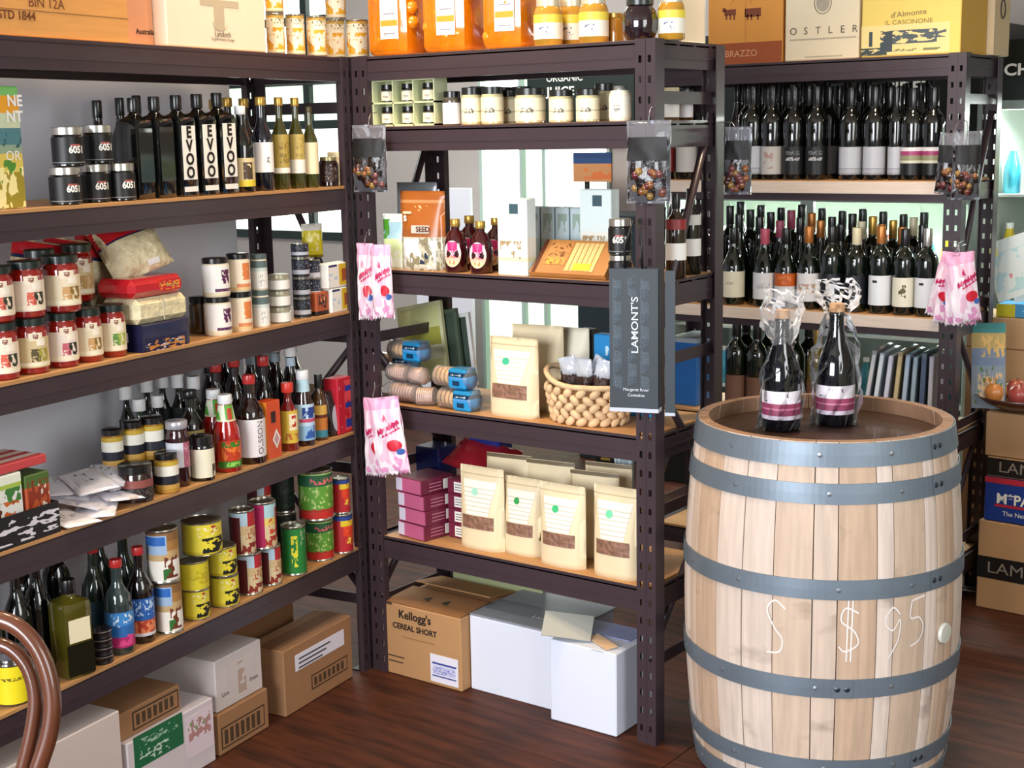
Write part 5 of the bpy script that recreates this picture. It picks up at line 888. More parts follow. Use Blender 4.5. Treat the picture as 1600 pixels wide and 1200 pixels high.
# ---- floor under the middle unit
c = Box(UM, None, 603, 722, 0.225, 0.28, mat('B5895C', 0.75, noise=0.08), 'cereal_carton', 'brown cereal carton with open flaps on the floor', d=0.004)
c.t.rotation_euler[2] = 0.0; c.text("Kellogg's", 648, 965, 13, INK, 0.0008); c.text('CEREAL SHORT', 648, 984, 9, INK, 0.0006); c.pan(mat('9A6E44', 0.7), 628, 680, 1000, 1001.5)
c.pan(mat('E6E4F0', 0.5), 673, 716, 1025, 1070, 'address_label'); c.pan(mat('3A4A9A', 0.5), 676, 713, 1038, 1041, 'label_line', -0.0014); c.pan(mat('3A4A9A', 0.5), 676, 713, 1058, 1060, 'label_line', -0.0014)
c.pan(bands([(0, 'D4D6F0')], [(0, 1, 0, 1, '8A92D0', 8, 0.5)]), 677, 712, 1043, 1056, 'label_table', -0.0014); c.pan(mat('4A3424', 0.7), 606, 632, 1024, 1026); c.pan(mat('4A3424', 0.7), 608, 630, 1032, 1034); c.pan(mat('4A3424', 0.7), 604, 612, 940, 944)
obj('flap', bx(-c.w / 2 + 0.002, c.w / 2 - 0.002, 0, 0.135, 0, 0.003), mat('8F6238', 0.75), c.t, (0, 0.003, c.h + 0.001), (0.06, 0, 0)); obj('flap', bx(-c.w / 2 + 0.002, c.w / 2 - 0.002, -0.13, 0, 0, 0.003), mat('A8794A', 0.75), c.t, (0, c.dep - 0.003, c.h + 0.004), (-0.14, 0, 0))
for dx in (-0.03, 0.04): obj('print', raw([(dx - 0.012, 0.06, c.h + 0.0105), (dx + 0.014, 0.05, c.h + 0.0100), (dx + 0.008, 0.085, c.h + 0.0120)], [(0, 1, 2)]), INK, c.t)
xk = c.xc + c.w / 2
t = thing('shelf_panel', 'pale green-edged board lying behind the cereal carton', 'board', (c.xc + 0.03, 0.305, 0.0)); obj('board', cbx(-0.15, 0.2, 0, 0.02, 0, 0.315), mat('9AA078', 0.5), t)
c = Box(UM, None, None, None, 0.228, 0.28, mat('DDE3F2', 0.5), 'white_carton', 'long white carton with grey top beside the cereal carton', d=0.042, x0=xk + 0.004, x1=-0.277)
obj('grey_sheet', cbx(-c.w / 2, c.w / 2 + 0.01, 0.0, c.dep, 0, 0.006), mat('8A8E98', 0.45), c.t, (0, 0, c.h)); obj('stripe', bx(-c.w / 2, c.w / 2, 0.06, 0.15, 0, 0.0008), mat('6E727E', 0.4), c.t, (0, 0, c.h + 0.0062)); lettering('Lamont', 0.03, PAPER, c.t, 0.06, 0.075, c.h + 0.0074, None, 0, 0, 1, 'top')
c = Box(UM, None, None, None, 0.236, 0.20, mat('DEE4F4', 0.5), 'white_carton', 'white carton with open flaps against the front post', d=-0.012, x0=-0.275, x1=-0.058)
c.t.location.z = 0.001
obj('flap', bx(-c.w / 2, c.w / 2 - 0.08, 0, 0.09, 0, 0.003), mat('A9AAA2', 0.6), c.t, (-0.02, 0.02, c.h + 0.008), (0.5, 0.1, 0.5)); obj('kraft_flap', bx(-0.06, 0.05, 0, 0.035, 0, 0.003), mat('D9B690', 0.7), c.t, (0.03, 0.03, c.h + 0.003), (0.1, 0, -0.5)); obj('inner_sheet', bx(-0.09, 0.09, 0.10, 0.195, 0, 0.003), mat('8E94C0', 0.5), c.t, (0, 0, c.h + 0.001))
panel(c.t, mat('1F2A4A', 0.5), 0.03, 0.07, c.h - 0.002, c.h - 0.001)

# ---- bags hanging on the posts
PINKM = bands([(0, 'E09AC0'), (0.06, 'EFC6DC'), (0.85, 'E6A8CC')], [(0.0, 0.85, 0, 1, 'F8EAF4', 2.0, 0.47), (0.05, 0.3, 0, 1.0, 'E9A0CC', 3, 0.55)], rough=0.3)
def hang(px, py0, py1, wpx, plane, d, label, m, name, rz, seed, th=0.03, tilt=0.0, zig=0.004, group=None, hookpx=None, cat='bag'):
    """bag hung from a wire hook in front of a unit: its top edge at photo row py0, its foot at py1"""
    x, z1 = fp(plane, px, py0, d); _, z0 = fp(plane, px, py1, d); p = plane.w(x, d, z0); s = pxm(p)
    t = thing(name, label, cat, tuple(p), rz, group); t.rotation_euler = (0.0, tilt, rz)
    P = pouch_fn(wpx * s, (z1 - z0), th, 'pillow', 0.005, seed); obj('bag', pouch_mesh(P, 14, 18, zig), m, t)
    h = z1 - z0; obj('hook', tube([(0, 0.0, h - 0.012), (0, 0.0, h + 0.01), (0, 0.012, h + 0.03), (0.002, -d - 0.0, h + 0.035)] if d < 0 else [(0, 0, h), (0, 0, h + 0.03)], 0.0012, 5), mat('9A9AA0', 0.3, metal=0.9), t)
    if name == 'candy_bag': candy_art(t, P)
    return t, P, h
gA = 'pink candy bags'
def ribbon(P, pts, wd_, off=0.0022):
    V, Fc = [], []; n = len(pts)
    for k, (u, v) in enumerate(pts):
        a, b = pts[max(0, k - 1)], pts[min(n - 1, k + 1)]; dx, dz = b[0] - a[0], b[1] - a[1]; l_ = math.hypot(dx, dz) or 1; w_ = wd_ * (0.6 + 0.4 * math.sin(k * 2.3)) if n > 4 else wd_
        for s_ in (-1, 1): x, y, z = P(max(-0.98, min(0.98, u - s_ * dz / l_ * w_)), v + s_ * dx / l_ * w_ * 0.5, -1); V.append((x, y - off, z))
    return V, [(2 * k, 2 * k + 1, 2 * k + 3, 2 * k + 2) for k in range(n - 1)]
MAG = mat('C2185C', 0.3, coat=0.4); RDB = mat('CF1F38', 0.3, coat=0.4); BLB = mat('3F63B0', 0.3, coat=0.4)
def candy_art(t, P):
    ln = lambda u0, v0, u1, v1, amp, n: [(u0 + (u1 - u0) * k / n, v0 + (v1 - v0) * k / n + amp * (1 if k % 2 else -1)) for k in range(n + 1)]
    obj('script_print', raw(*join([ribbon(P, ln(-0.55, 0.55, 0.92, 0.67, 0.014, 16), 0.10), ribbon(P, ln(-0.25, 0.50, 0.9, 0.595, 0.006, 12), 0.035)])), MAG, t)
    obj('emblem_print', raw(*ribbon(P, [(-0.1, 0.70), (0.0, 0.76), (0.1, 0.70), (-0.05, 0.72)], 0.05)), MAG, t)
    obj('red_print', patch(P, -0.05, 0.85, 0.30, 0.45, 0.002, round_=True), RDB, t); obj('blue_print', patch(P, 0.50, 0.95, 0.25, 0.33, 0.003, round_=True), BLB, t)
hang(570, 380, 498, 30, UM, -0.045, 'pink candy bag, left one of the upper pair at the corner post', PINKM, 'candy_bag', 0.15, 1, group=gA); hang(596, 382, 496, 34, UM, -0.062, 'pink candy bag, right one of the upper pair at the corner post', PINKM, 'candy_bag', 0.35, 2, tilt=-0.02, group=gA)
hang(583, 622, 742, 36, UM, -0.045, 'pink candy bag, left one of the lower pair at the corner post', PINKM, 'candy_bag', 0.15, 3, group=gA); hang(613, 620, 740, 54, UM, -0.068, 'pink candy bag, right one of the lower pair at the corner post', PINKM, 'candy_bag', 0.30, 4, tilt=-0.14, group=gA)
for i, (px, wp, dd, rz, ti, y1) in enumerate(((1466, 34, -0.045, -0.3, 0.28, 496), (1484, 36, -0.05, 0.1, 0.10, 506), (1505, 38, -0.062, 0.5, -0.05, 508), (1516, 38, -0.078, 0.75, -0.16, 504))):
    hang(px, 394, y1, wp + 8, UR, dd, 'pink candy bag on the right post, %s of four from the left' % ORD[i], PINKM, 'candy_bag', rz, 10 + i, tilt=ti, group=gA)
NUT = mat('1A0D0D', 0.22, coat=0.5, noise=0.7, scale=32, bump=1.0)
FILMT = film('C4C6D0', 0.10, 0.10)
def nutbag(px, py0, py1, wpx, plane, d, label, rz, seed, tilt=0.0):
    t, P, h = hang(px, py0, py1, wpx, plane, d, label, FILMT, 'dried_fruit_bag', rz, seed, 0.034, tilt, 0.0, 'clear bags with black labels')
    P2 = pouch_fn(wpx * pxm(Vector(t.location)) * 0.97, h * 0.74, 0.037, 'pillow', 0.006, seed + 5)
    o = obj('contents', pouch_mesh(P2, 12, 12), NUT, t, (0, 0.0, h * 0.03)); rnd = random.Random(seed); W_ = wpx * pxm(Vector(t.location))
    for k in range(16):
        u, v = rnd.uniform(-0.75, 0.75), rnd.uniform(0.08, 0.5); x, y, z = P2(u, v, -1); obj('dried_fruit', lathe(((0.4, -1), (0.9, -0.5), (1, 0), (0.8, 0.6), (0.3, 1)), 0.010, 0.010, 8), mat(rnd.choice(['7A4A28', '5A1A22', '8A6A34', '3A1A14', '6A3A3A']), 0.3, coat=0.6), t, (x, y + 0.003, z + h * 0.03))
    obj('black_label', patch(P, -0.92, 0.92, 0.52, 0.80, 0.005), mat('0C0D10', 0.55), t); return t
nutbag(576, 195, 300, 60, UM, -0.045, 'clear bag of dried fruit hanging at the shelf corner', 0.2, 21)
nutbag(1014, 188, 318, 72, UM, -0.045, 'clear bag of dried fruit hanging on the front right post of the middle unit', 0.2, 22)
b_ = nutbag(1154, 198, 304, 42, UM, 0.35, 'clear bag of dried fruit hanging left of the upper wine shelf', 0.2, 23)
obj('hook_arm', tube([(0, 0, 0.165), (-0.02, 0.005, 0.19), (-0.06, 0.02, 0.19)], 0.0012, 5), mat('9A9AA0', 0.3, metal=0.9), b_)
nutbag(1484, 208, 304, 44, UR, -0.045, 'clear bag of dried fruit on the right post, left one of the pair', 0.0, 24, 0.08); nutbag(1512, 205, 312, 44, UR, -0.07, 'clear bag of dried fruit on the right post, right one of the pair', 0.6, 25)
# gift bag for wine
xg, zt = fp(UM, 1000, 418, -0.03); _, zb = fp(UM, 1000, 634, -0.03)
t = thing('wine_gift_bag', 'tall dark paper wine bag with white lettering hanging on the post', 'bag', tuple(UM.w(xg, -0.03, zb)), 0.30); h = zt - zb; GBM = mat('1E2932', 0.5, noise=0.25, scale=12)
wd, dp = 0.125, 0.035; obj('bag_front', bx(-wd / 2, wd / 2, -dp, -dp + 0.0015, 0, h), GBM, t, (-0.008, 0, 0)); obj('bag_side', bx(wd / 2 - 0.0015, wd / 2, -dp + 0.0015, 0.0, 0, h), GBM, t, (-0.008, 0, 0)); obj('bag_side', bx(-wd / 2, -wd / 2 + 0.0015, -dp + 0.0015, 0.0, 0, h), GBM, t, (-0.008, 0, 0)); obj('bag_back', bx(-wd / 2, wd / 2, 0, 0.0015, 0, h), GBM, t, (-0.008, 0, 0)); obj('base_strip', bx(-wd / 2 - 0.001, wd / 2 + 0.001, -dp - 0.001, 0.002, -0.010, 0.0), mat('B9C0CC', 0.4), t, (-0.008, 0, 0))
obj('bag_gusset', bx(wd / 2 + 0.004, wd / 2 + 0.03, -0.012, -0.008, -0.012, h - 0.006), GBM, t); obj('gusset_base', bx(wd / 2 + 0.004, wd / 2 + 0.03, -0.0135, -0.0065, -0.020, -0.012), mat('B9C0CC', 0.4), t)
LETT = mat('D6DEE6', 0.5); lettering("LAMONT'S", 0.025, LETT, t, -0.004, -dp - 0.0016, h * 0.60, None, PI / 2, 0.0002, 1.2); lettering('Margaret River', 0.011, LETT, t, -0.002, -dp - 0.0014, h * 0.135); lettering('Cottesloe', 0.011, LETT, t, -0.002, -dp - 0.0014, h * 0.095)
V, Fc = [], []; rnd = random.Random(3); PT = mat('5F707E', 0.5)
def squig(x0, z0, ang, n=7):
    p = []
    for k in range(n): p.append((x0 + math.cos(ang) * 0.004 * k - math.sin(ang) * 0.0022 * math.sin(k * 1.9), -dp - 0.0006, z0 + math.sin(ang) * 0.004 * k + math.cos(ang) * 0.0022 * math.sin(k * 1.9)))
    return tube_g(p, 0.0006, 4)
sq = []
for r_ in range(26):
    for c_ in range(3):
        x_, z_ = -wd / 2 + 0.001 + c_ * 0.0385, h * 0.16 + r_ * 0.0105
        if h * 0.40 < z_ < h * 0.80 and c_ == 1: continue
        if c_ == 2: x_ -= 0.006
        for q_ in range(3): sq.append(squig(x_, z_ + q_ * 0.0034, 0.55 if (r_ // 3 + c_) % 2 else -0.25))
obj('wave_pattern', raw(*join(sq)), PT, t, kind='stuff')
for dx in (-0.025, 0.02): obj('handle', tube([(dx - 0.010, -0.017, h - 0.01), (dx - 0.010, -0.017, h + 0.06), (dx * 0.2 - 0.006, -0.012, h + 0.12)], 0.0035, 6), mat('0D0F12', 0.5), t)

# ================================================================ WINE RACK
# ---- cartons on top
def rbox(px0, px1, m, name, label, h=0.34, dep=0.24, d=0.012, z0=0.0): return Box(UR, 0, px0, px1, h, dep, m, name, label, 'box', d=d, z0=z0)
c = rbox(1106, 1222, mat('D8923C', 0.6, noise=0.05), 'wine_carton', 'orange wine carton with red-brown base band and cattle emblem')
c.pan(mat('9A4A1C', 0.6), 1106.5, 1221.5, 67, 102, 'base_band', label='red-brown band'); c.text('BRAZZO', 1158, 84, 11, mat('D9A070', 0.6), 0.0004, y if 0 else 1.0) if 0 else c.text('BRAZZO', 1158, 84, 10, mat('D9A070', 0.6))
c.pan(mat('7A3A1C', 0.6), 1132, 1150, 15, 24, 'cattle_body'); c.pan(mat('7A3A1C', 0.6), 1164, 1189, 13, 26, 'cattle_body')
for q in (1134, 1140, 1146, 1167, 1173, 1183): c.pan(mat('7A3A1C', 0.6), q, q + 2.5, 23, 31, 'cattle_leg')
c.pan(mat('7A3A1C', 0.6), 1129, 1134, 13, 19, 'cattle_head')
x, z = fp(UR, 1158, 12, c.d); obj('emblem_ring', tube([(0.042 * math.cos(a), 0, 0.036 * math.sin(a)) for a in [0.3 + (PI - 0.6) * i / 12 for i in range(13)]], 0.0007, 4), mat('B8743A', 0.6), c.t, (x - c.xc, -0.001, z - c.z))
c.pan(mat('C9843A', 0.6), 1164, 1165.5, 2, 66, 'fold_line')
c = rbox(1226, 1341, mat('E2D2B2', 0.6, noise=0.03), 'wine_carton', 'cream wine carton with round stone emblem and wide-spaced lettering', z0=0.0)
[c.text(ch, 1240 + 19.2 * k, 50 - k * 1.0, 11, mat('5A4A3A', 0.6)) for k, ch in enumerate('OSTLER')]; c.pan(mat('B5A88E', 0.6), 1234, 1338, 59, 61.5, 'print_line'); c.pan(mat('B5A88E', 0.6), 1258, 1316, 87, 89, 'print_line')
x, z = fp(UR, 1286, 4, c.d); obj('emblem_ring', tube([(0.030 * math.cos(a), 0, 0.036 * math.sin(a)) for a in [2 * PI * i / 20 for i in range(20)]], 0.0012, 4, True), mat('6A5238', 0.6), c.t, (x - c.xc, -0.001, z - c.z)); obj('emblem_disc', raw([(0, 0, 0)] + [(0.024 * math.cos(a), 0, 0.029 * math.sin(a)) for a in [2 * PI * i / 20 for i in range(21)]], [(0, i + 1, i + 2) for i in range(20)]), mat('A59A86', 0.6, noise=0.3, scale=60), c.t, (x - c.xc, -0.0012, z - c.z))
c = rbox(1345, 1500, None or mat('E3C766', 0.6, noise=0.04), 'wine_carton', 'yellow wine carton with engraved row of trees', h=0.185)
TREE = bands([(0, 'E6D08A')], [(0.0, 0.25, 0, 0.30, '3A4444', 9, 0.42), (0.1, 0.80, 0.22, 0.36, '39444A', 7, 0.36), (0.35, 0.8, 0.36, 0.86, '4A555A', 8, 0.45), (0.5, 0.75, 0.86, 0.96, '4A555A', 8, 0.52), (0.3, 0.8, 0.09, 0.13, '39444A', 6, 0.2), (0.1, 0.18, 0.3, 0.9, '7A7A50', 10, 0.5)])
c.pan(TREE, 1346, 1484, 38, 84, 'tree_engraving'); c.text('IL CASCINONE', 1420, 34, 7, mat('8A7A4A', 0.6), 0, 1.15); c.text("d'Almonte", 1420, 21, 8, mat('7A6A44', 0.6), 0, 1.2, 0.06)
obj('side_panel', bx(c.w / 2 + 0.0002, c.w / 2 + 0.001, 0.0, c.dep, 0, c.h), mat('C79A3A', 0.6), c.t)
t = thing('wine_carton', 'brown-sided carton behind the yellow one with dark oval mark', 'box', tuple(UR.w(-0.12, 0.26, UR.h[0] + ST + 0.001)), 0); obj('body', cbx(-0.05, 0.175, 0, 0.16, 0, 0.30), mat('C8B08A', 0.65), t); obj('oval_mark', tube([(0.1765, 0.08 + 0.022 * math.cos(a), 0.15 + 0.03 * math.sin(a)) for a in [2 * PI * i / 16 for i in range(16)]], 0.0025, 5, True), mat('3A3430', 0.6), t)
# ---- wine bottles
def wine(lv, px, d, label, group, prof=WINE, w_=35, h_=142, glass=BLACKGLASS, cap=BLACKCAP, lab=None, txt=None, rz=0.3):
    return put(UR, lv, px, w_, h_, 'wine_bottle', label, 'bottle', prof, glass, d=d, cap=(0.80, 0.405, cap, 'capsule'), lab=lab, txt=txt, group=group, rz=rz)
GLB = bands([(0, 'B9B6B4')], [(0.2, 0.8, 0.2, 0.6, 'A88A84', 4, 0.5)]); SLB = bands([(0, '8E9098'), (0.06, 'A5A8B2'), (0.2, '7A7E8A'), (0.23, 'B4B8C2')]); PB = bands([(0, '0B0D0C'), (0.42, 'C9C8B4'), (0.52, '8A8A6A'), (0.7, '9A3A6A'), (0.86, 'D9D6DA')])
BLKL = bands([(0, '101214')], [(0.5, 0.62, 0.2, 0.8, 'B9BCC0', 14, 0.45), (0.7, 0.85, 0.2, 0.8, '6A6E72', 16, 0.5)])
front = [(1176, 'narrow grey label', SLB), (1206, 'pinkish grey label', GLB), (1240, 'black label, left of two in the middle', BLKL), (1275, 'black label, right of two in the middle', BLKL), (1328, 'silver-grey square label, left of the pair', SLB), (1365, 'silver-grey square label, right of the pair', SLB), (1398, 'thin grey label edge', SLB), (1424, 'pink-banded label, left of the pair', PB), (1456, 'pink-banded label, right of the pair', PB)]
for px, l, m in front: wine(1, px, 0.045, w_=24 if 'thin' in l else 35, label= 'dark wine bottle with ' + l + ', upper shelf front row', group=None, lab=[(0.06, 0.36, m, PI * 0.95)])
for r_, (d, off) in enumerate(((0.125, 0), (0.205, -16), (0.285, -4))):
    for k in range(10):
        px = 1168 + off + k * 31.5
        wine(1, px, d, 'dark wine bottle in the %s row of the upper wine shelf, %s from the left' % (['second', 'third', 'back'][r_], ORD[k]), 'wine bottles in the dark rows of the upper shelf', prof=[WINE, BURG, WINE][r_], w_=30 if r_ else 32, h_=[143, 146, 148][r_] - (k % 3) * 2, lab=[(0.06, 0.36, mat('3A3A3E', 0.5), PI)] if r_ == 0 else None)
WL = bands([(0, 'DADCE2')], [(0.4, 0.6, 0.2, 0.8, 'A9ABB2', 12, 0.5)]); CL = bands([(0, 'D8D4BE')], [(0.5, 0.6, 0.2, 0.7, '6A6650', 12, 0.5)]); OL = bands([(0, 'D6D8DE'), (0.52, 'C2591C')], [(0.6, 0.9, 0.2, 0.8, 'D87A3A', 6, 0.5)]); CRL = bands([(0, 'DEDEE2')], [(0.3, 0.62, 0.15, 0.85, 'B79A86', 4, 0.45)]); VL = bands([(0, 'E6E2CE')], [(0.3, 0.75, 0.3, 0.62, '5A5230', 5, 0.48)]); NL = bands([(0, 'E2E6EC')], [(0.76, 0.84, 0.2, 0.4, '1A1A22', 3, 0.2)]); CGL = bands([(0, '0F141C')], [(0, 1, 0, 1, '0F141C', 2, 0.1)])
COP = mat('B9763A', 0.3, metal=0.5); CRC = mat('D8CFAE', 0.35); PKC = mat('B5506A', 0.35)
low = [(1146, 'cream label with small line of print', CL, BLACKCAP, BURG, 118), (1194, 'white label and pink capsule', WL, PKC, BURG, 120), (1227, 'orange-topped white label', OL, BLACKCAP, BURG, 122), (1262, 'white label with oval picture', CRL, COP, BURG, 128), (1298, 'dark label partly behind the cellophane', CGL, BLACKCAP, WINE, 130), (1336, 'round white ring emblem', CGL, CRC, WINE, 130), (1374, 'large white square label', NL, COP, WINE, 136), (1411, 'cream label with olive figure', VL, BLACKCAP, WINE, 134), (1446, 'light blue-white label beside the candy bags', NL, SILVER, WINE, 136)]
for px, l, m, cp, pf, h_ in low:
    t = wine(2, px, 0.045, 'wine bottle with %s, lower wine shelf front row' % l, None, prof=pf, cap=cp, lab=[(0.10, 0.44, m, PI * 0.95)], glass=GREENGLASS, h_=h_)
    if 'ring' in l:
        p_, hh = TOP[t.name]; r_ = round(35 * pxm(p_) / 0.002) * 0.001 * 1.03; obj('ring_emblem', tube([(r_ * math.sin(0.019 * math.cos(a) / r_), -r_ * math.cos(0.019 * math.cos(a) / r_), hh * 0.27 + 0.024 * math.sin(a)) for a in [2 * PI * i / 20 for i in range(20)]], 0.002, 5, True), mat('B9C2CE', 0.4), t)
caps2 = [BLACKCAP, BLACKCAP, PKC, BLACKCAP, PKC, COP, COP, BLACKCAP, GOLDCAP, COP]
for r_, (d, off) in enumerate(((0.125, 4), (0.205, -10), (0.285, 6))):
    for k in range(10):
        px = 1150 + off + k * 31.5; cp = [BLACKCAP, BLACKCAP, PKC, BLACKCAP, COP, BLACKCAP, CRC, COP, COP, BLACKCAP][k] if r_ == 0 else ([BLACKCAP, DGREEN, BLACKCAP, PKC, COP, BLACKCAP, BLACKCAP, GOLDCAP, GOLDCAP, CRC][k] if r_ == 1 else DGREEN)
        wine(2, px, d, 'wine bottle in the %s row of the lower wine shelf, %s from the left' % (['second', 'third', 'back'][r_], ORD[k]), 'wine bottles in the back rows of the lower shelf', prof=[BURG, WINE, BURG][r_], w_=32, h_=[136, 142, 146][r_] - (k % 3) * 3, glass=GREENGLASS, cap=cp)
# beyond the side frame of the middle unit
for i, px in enumerate((1038, 1074, 1110)):
    wine(1, px, 0.05, 'wine bottle at the far left of the upper wine shelf, %s of three' % ['left', 'middle', 'right'][i], 'wine bottles behind the side frame', lab=[(0.08, 0.36, mat(['8A2A2A', 'B9B4B0', '3A2A2A'][i], 0.5), PI)]); wine(2, px - 4, 0.05, 'wine bottle at the far left of the lower wine shelf, %s of three' % ['left', 'middle', 'right'][i], 'wine bottles behind the side frame', lab=[(0.08, 0.36, mat(['3A3A3A', 'D8D4C6', 'B9B9B9'][i], 0.5), PI)], glass=GREENGLASS)
# ---- bottom of the rack
for i, (px, d, cp) in enumerate(((1150, 0.06, BLACKCAP), (1182, 0.06, BLACKCAP), (1165, 0.15, BLACKCAP), (1200, 0.16, BLACKCAP), (1276, 0.08, GOLDCAP), (1262, 0.18, BLACKCAP), (1240, 0.09, BLACKCAP), (1312, 0.16, GOLDCAP), (1222, 0.25, PKC))):
    wine(3, px, d, 'wine bottle on the shelf behind the barrel, %s of nine' % ORD[i], 'wine bottles behind the barrel', w_=34, h_=146, cap=cp, glass=mat('6A5A1A', 0.1, coat=1.0) if cp is GOLDCAP else GREENGLASS, lab=[(0.1, 0.4, mat('6A4A3A', 0.5), PI * 0.9)])
for i, px in enumerate((1344, 1358, 1374, 1390, 1404, 1418, 1433, 1447)):
    z = UR.h[3] + ST + 0.001; x = UR.lx(px, 0.04, z); t = thing('magazine', 'magazine standing on edge in the row behind the barrel, %s from the left' % ORD[i], 'magazine', tuple(UR.w(x, 0.04, z)), 0, 'magazines on edge behind the barrel'); t.rotation_euler = (0, 0.14 - 0.018 * i, 0.1)
    obj('cover', bx(0, 0.015, 0, 0.20, 0, 0.265 - 0.008 * (i % 3)), mat(['8A8F96', 'A8B4C0', 'B4B8C8', 'A0906E', '8FA0B4', '7A8C9A', '5A6A7A', 'A9A9B4'][i], 0.4), t); obj('spine', bx(0.002, 0.013, -0.001, 0, 0.01, 0.25), mat(['C9CCD2', 'D6E0EA', 'D2D4E6', 'C9B98E', 'AFC4DC', '9AB0C0', '4A5A7A', 'C4C4D0'][i], 0.4), t)
t = thing('blue_carton', 'blue box with white rim behind the side frame at shelf height', 'box', tuple(UR.w(UR.lx(1066, 0.05, 0.612), 0.05, UR.h[3] + ST + 0.001))); obj('body', cbx(-0.06, 0.06, 0, 0.2, 0, 0.25), mat('1F5FA8', 0.4), t); obj('rim', bx(-0.061, 0.061, -0.001, 0.201, 0.235, 0.2515), mat('9AA4B0', 0.5), t)
# crates beside the middle unit near the floor
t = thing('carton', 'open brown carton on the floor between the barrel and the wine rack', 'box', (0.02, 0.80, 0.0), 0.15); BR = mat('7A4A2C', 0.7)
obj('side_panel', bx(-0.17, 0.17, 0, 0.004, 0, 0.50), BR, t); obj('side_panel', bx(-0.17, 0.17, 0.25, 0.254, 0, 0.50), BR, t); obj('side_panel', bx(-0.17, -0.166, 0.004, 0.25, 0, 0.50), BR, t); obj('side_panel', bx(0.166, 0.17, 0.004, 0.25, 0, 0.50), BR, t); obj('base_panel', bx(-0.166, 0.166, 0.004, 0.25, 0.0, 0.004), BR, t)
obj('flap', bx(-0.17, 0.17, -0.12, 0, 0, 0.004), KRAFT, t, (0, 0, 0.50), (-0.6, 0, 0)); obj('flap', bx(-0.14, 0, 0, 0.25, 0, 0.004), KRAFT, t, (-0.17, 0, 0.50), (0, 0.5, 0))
for i, (x, y) in enumerate(((0.16, 0.50), (0.10, 0.56))):
    vessel('water_bottle', 'dark glass bottle on the floor beside the barrel, %s one' % ['front', 'rear'][i], 'bottle', (x - 0.03, y, 0.001), 0, 0.08, 0.30, LONG, mat('1A2A3A', 0.08, coat=1.0), cap=(0.92, 0.45, SILVER), lab=[(0.2, 0.5, mat('8A9AB8', 0.4), PI)])

# ================================================================ BARREL
BX, BY, BH = 0.422, 0.216, 0.90
def brad(z):
    u = (z - BH / 2) / (BH / 2); return 0.349 - 0.030 * u * u - 0.004 * u ** 4
def stave_mat(i, rnd):
    base = rnd.choice(['D2BCAA', 'D8C6B8', 'C8B09A', 'DCCBBE', 'CFB6A0', 'D4C0B0', 'C4A78E']); key = ('stave', i)
    m = bpy.data.materials.new('oak_%d' % i); m.use_nodes = True; nt = m.node_tree; N = nt.nodes; Lk = nt.links; b = N['Principled BSDF']; b.inputs['Roughness'].default_value = 0.62
    tc = N.new('ShaderNodeTexCoord'); mp = N.new('ShaderNodeMapping'); mp.inputs['Scale'].default_value = (30, 30, 1.6); mp.inputs['Location'].default_value = (i * 1.7, 0, i * 0.9); Lk.new(tc.outputs['Object'], mp.inputs[0])
    nz = N.new('ShaderNodeTexNoise'); nz.inputs['Scale'].default_value = 2.2; nz.inputs['Detail'].default_value = 8; Lk.new(mp.outputs[0], nz.inputs['Vector'])
    c = lin(base); mx = N.new('ShaderNodeMix'); mx.data_type = 'RGBA'; mx.inputs[6].default_value = tuple(v * 0.62 for v in c[:3]) + (1,); mx.inputs[7].default_value = tuple(min(1, v * 1.18) for v in c[:3]) + (1,); Lk.new(nz.outputs['Fac'], mx.inputs[0])
    mp2 = N.new('ShaderNodeMapping'); mp2.inputs['Scale'].default_value = (5, 5, 9); mp2.inputs['Location'].default_value = (i * 3.1, 0, i); Lk.new(tc.outputs['Object'], mp2.inputs[0])
    n2 = N.new('ShaderNodeTexNoise'); n2.inputs['Scale'].default_value = 1.3; n2.inputs['Detail'].default_value = 3; Lk.new(mp2.outputs[0], n2.inputs['Vector'])
    cr = N.new('ShaderNodeValToRGB'); cr.color_ramp.elements[0].position = 0.60; cr.color_ramp.elements[0].color = (0, 0, 0, 1); cr.color_ramp.elements[1].position = 0.82; cr.color_ramp.elements[1].color = (0.75, 0.75, 0.75, 1); Lk.new(n2.outputs['Fac'], cr.inputs[0])
    m2 = N.new('ShaderNodeMix'); m2.data_type = 'RGBA'; m2.inputs[7].default_value = lin('5A4434'); Lk.new(cr.outputs[0], m2.inputs[0]); Lk.new(mx.outputs[2], m2.inputs[6]); Lk.new(m2.outputs[2], b.inputs['Base Color'])
    bp = N.new('ShaderNodeBump'); bp.inputs['Strength'].default_value = 0.25; bp.inputs['Distance'].default_value = 0.004; Lk.new(nz.outputs['Fac'], bp.inputs['Height']); Lk.new(bp.outputs[0], b.inputs['Normal'])
    return m
t = thing('wine_barrel', 'large oak wine barrel with grey hoops and chalk marks', 'barrel', (BX, BY, 0.001)); rnd = random.Random(11)
RIMM = mat('8C6B52', 0.7, noise=0.45, scale=14); NS = 30; bounds = [0.0]
for i in range(NS): bounds.append(bounds[-1] + rnd.choice([0.6, 0.8, 1.0, 1.15, 1.3]))
bounds = [q / bounds[-1] * 2 * PI for q in bounds]; smats = [stave_mat(i, rnd) for i in range(10)]
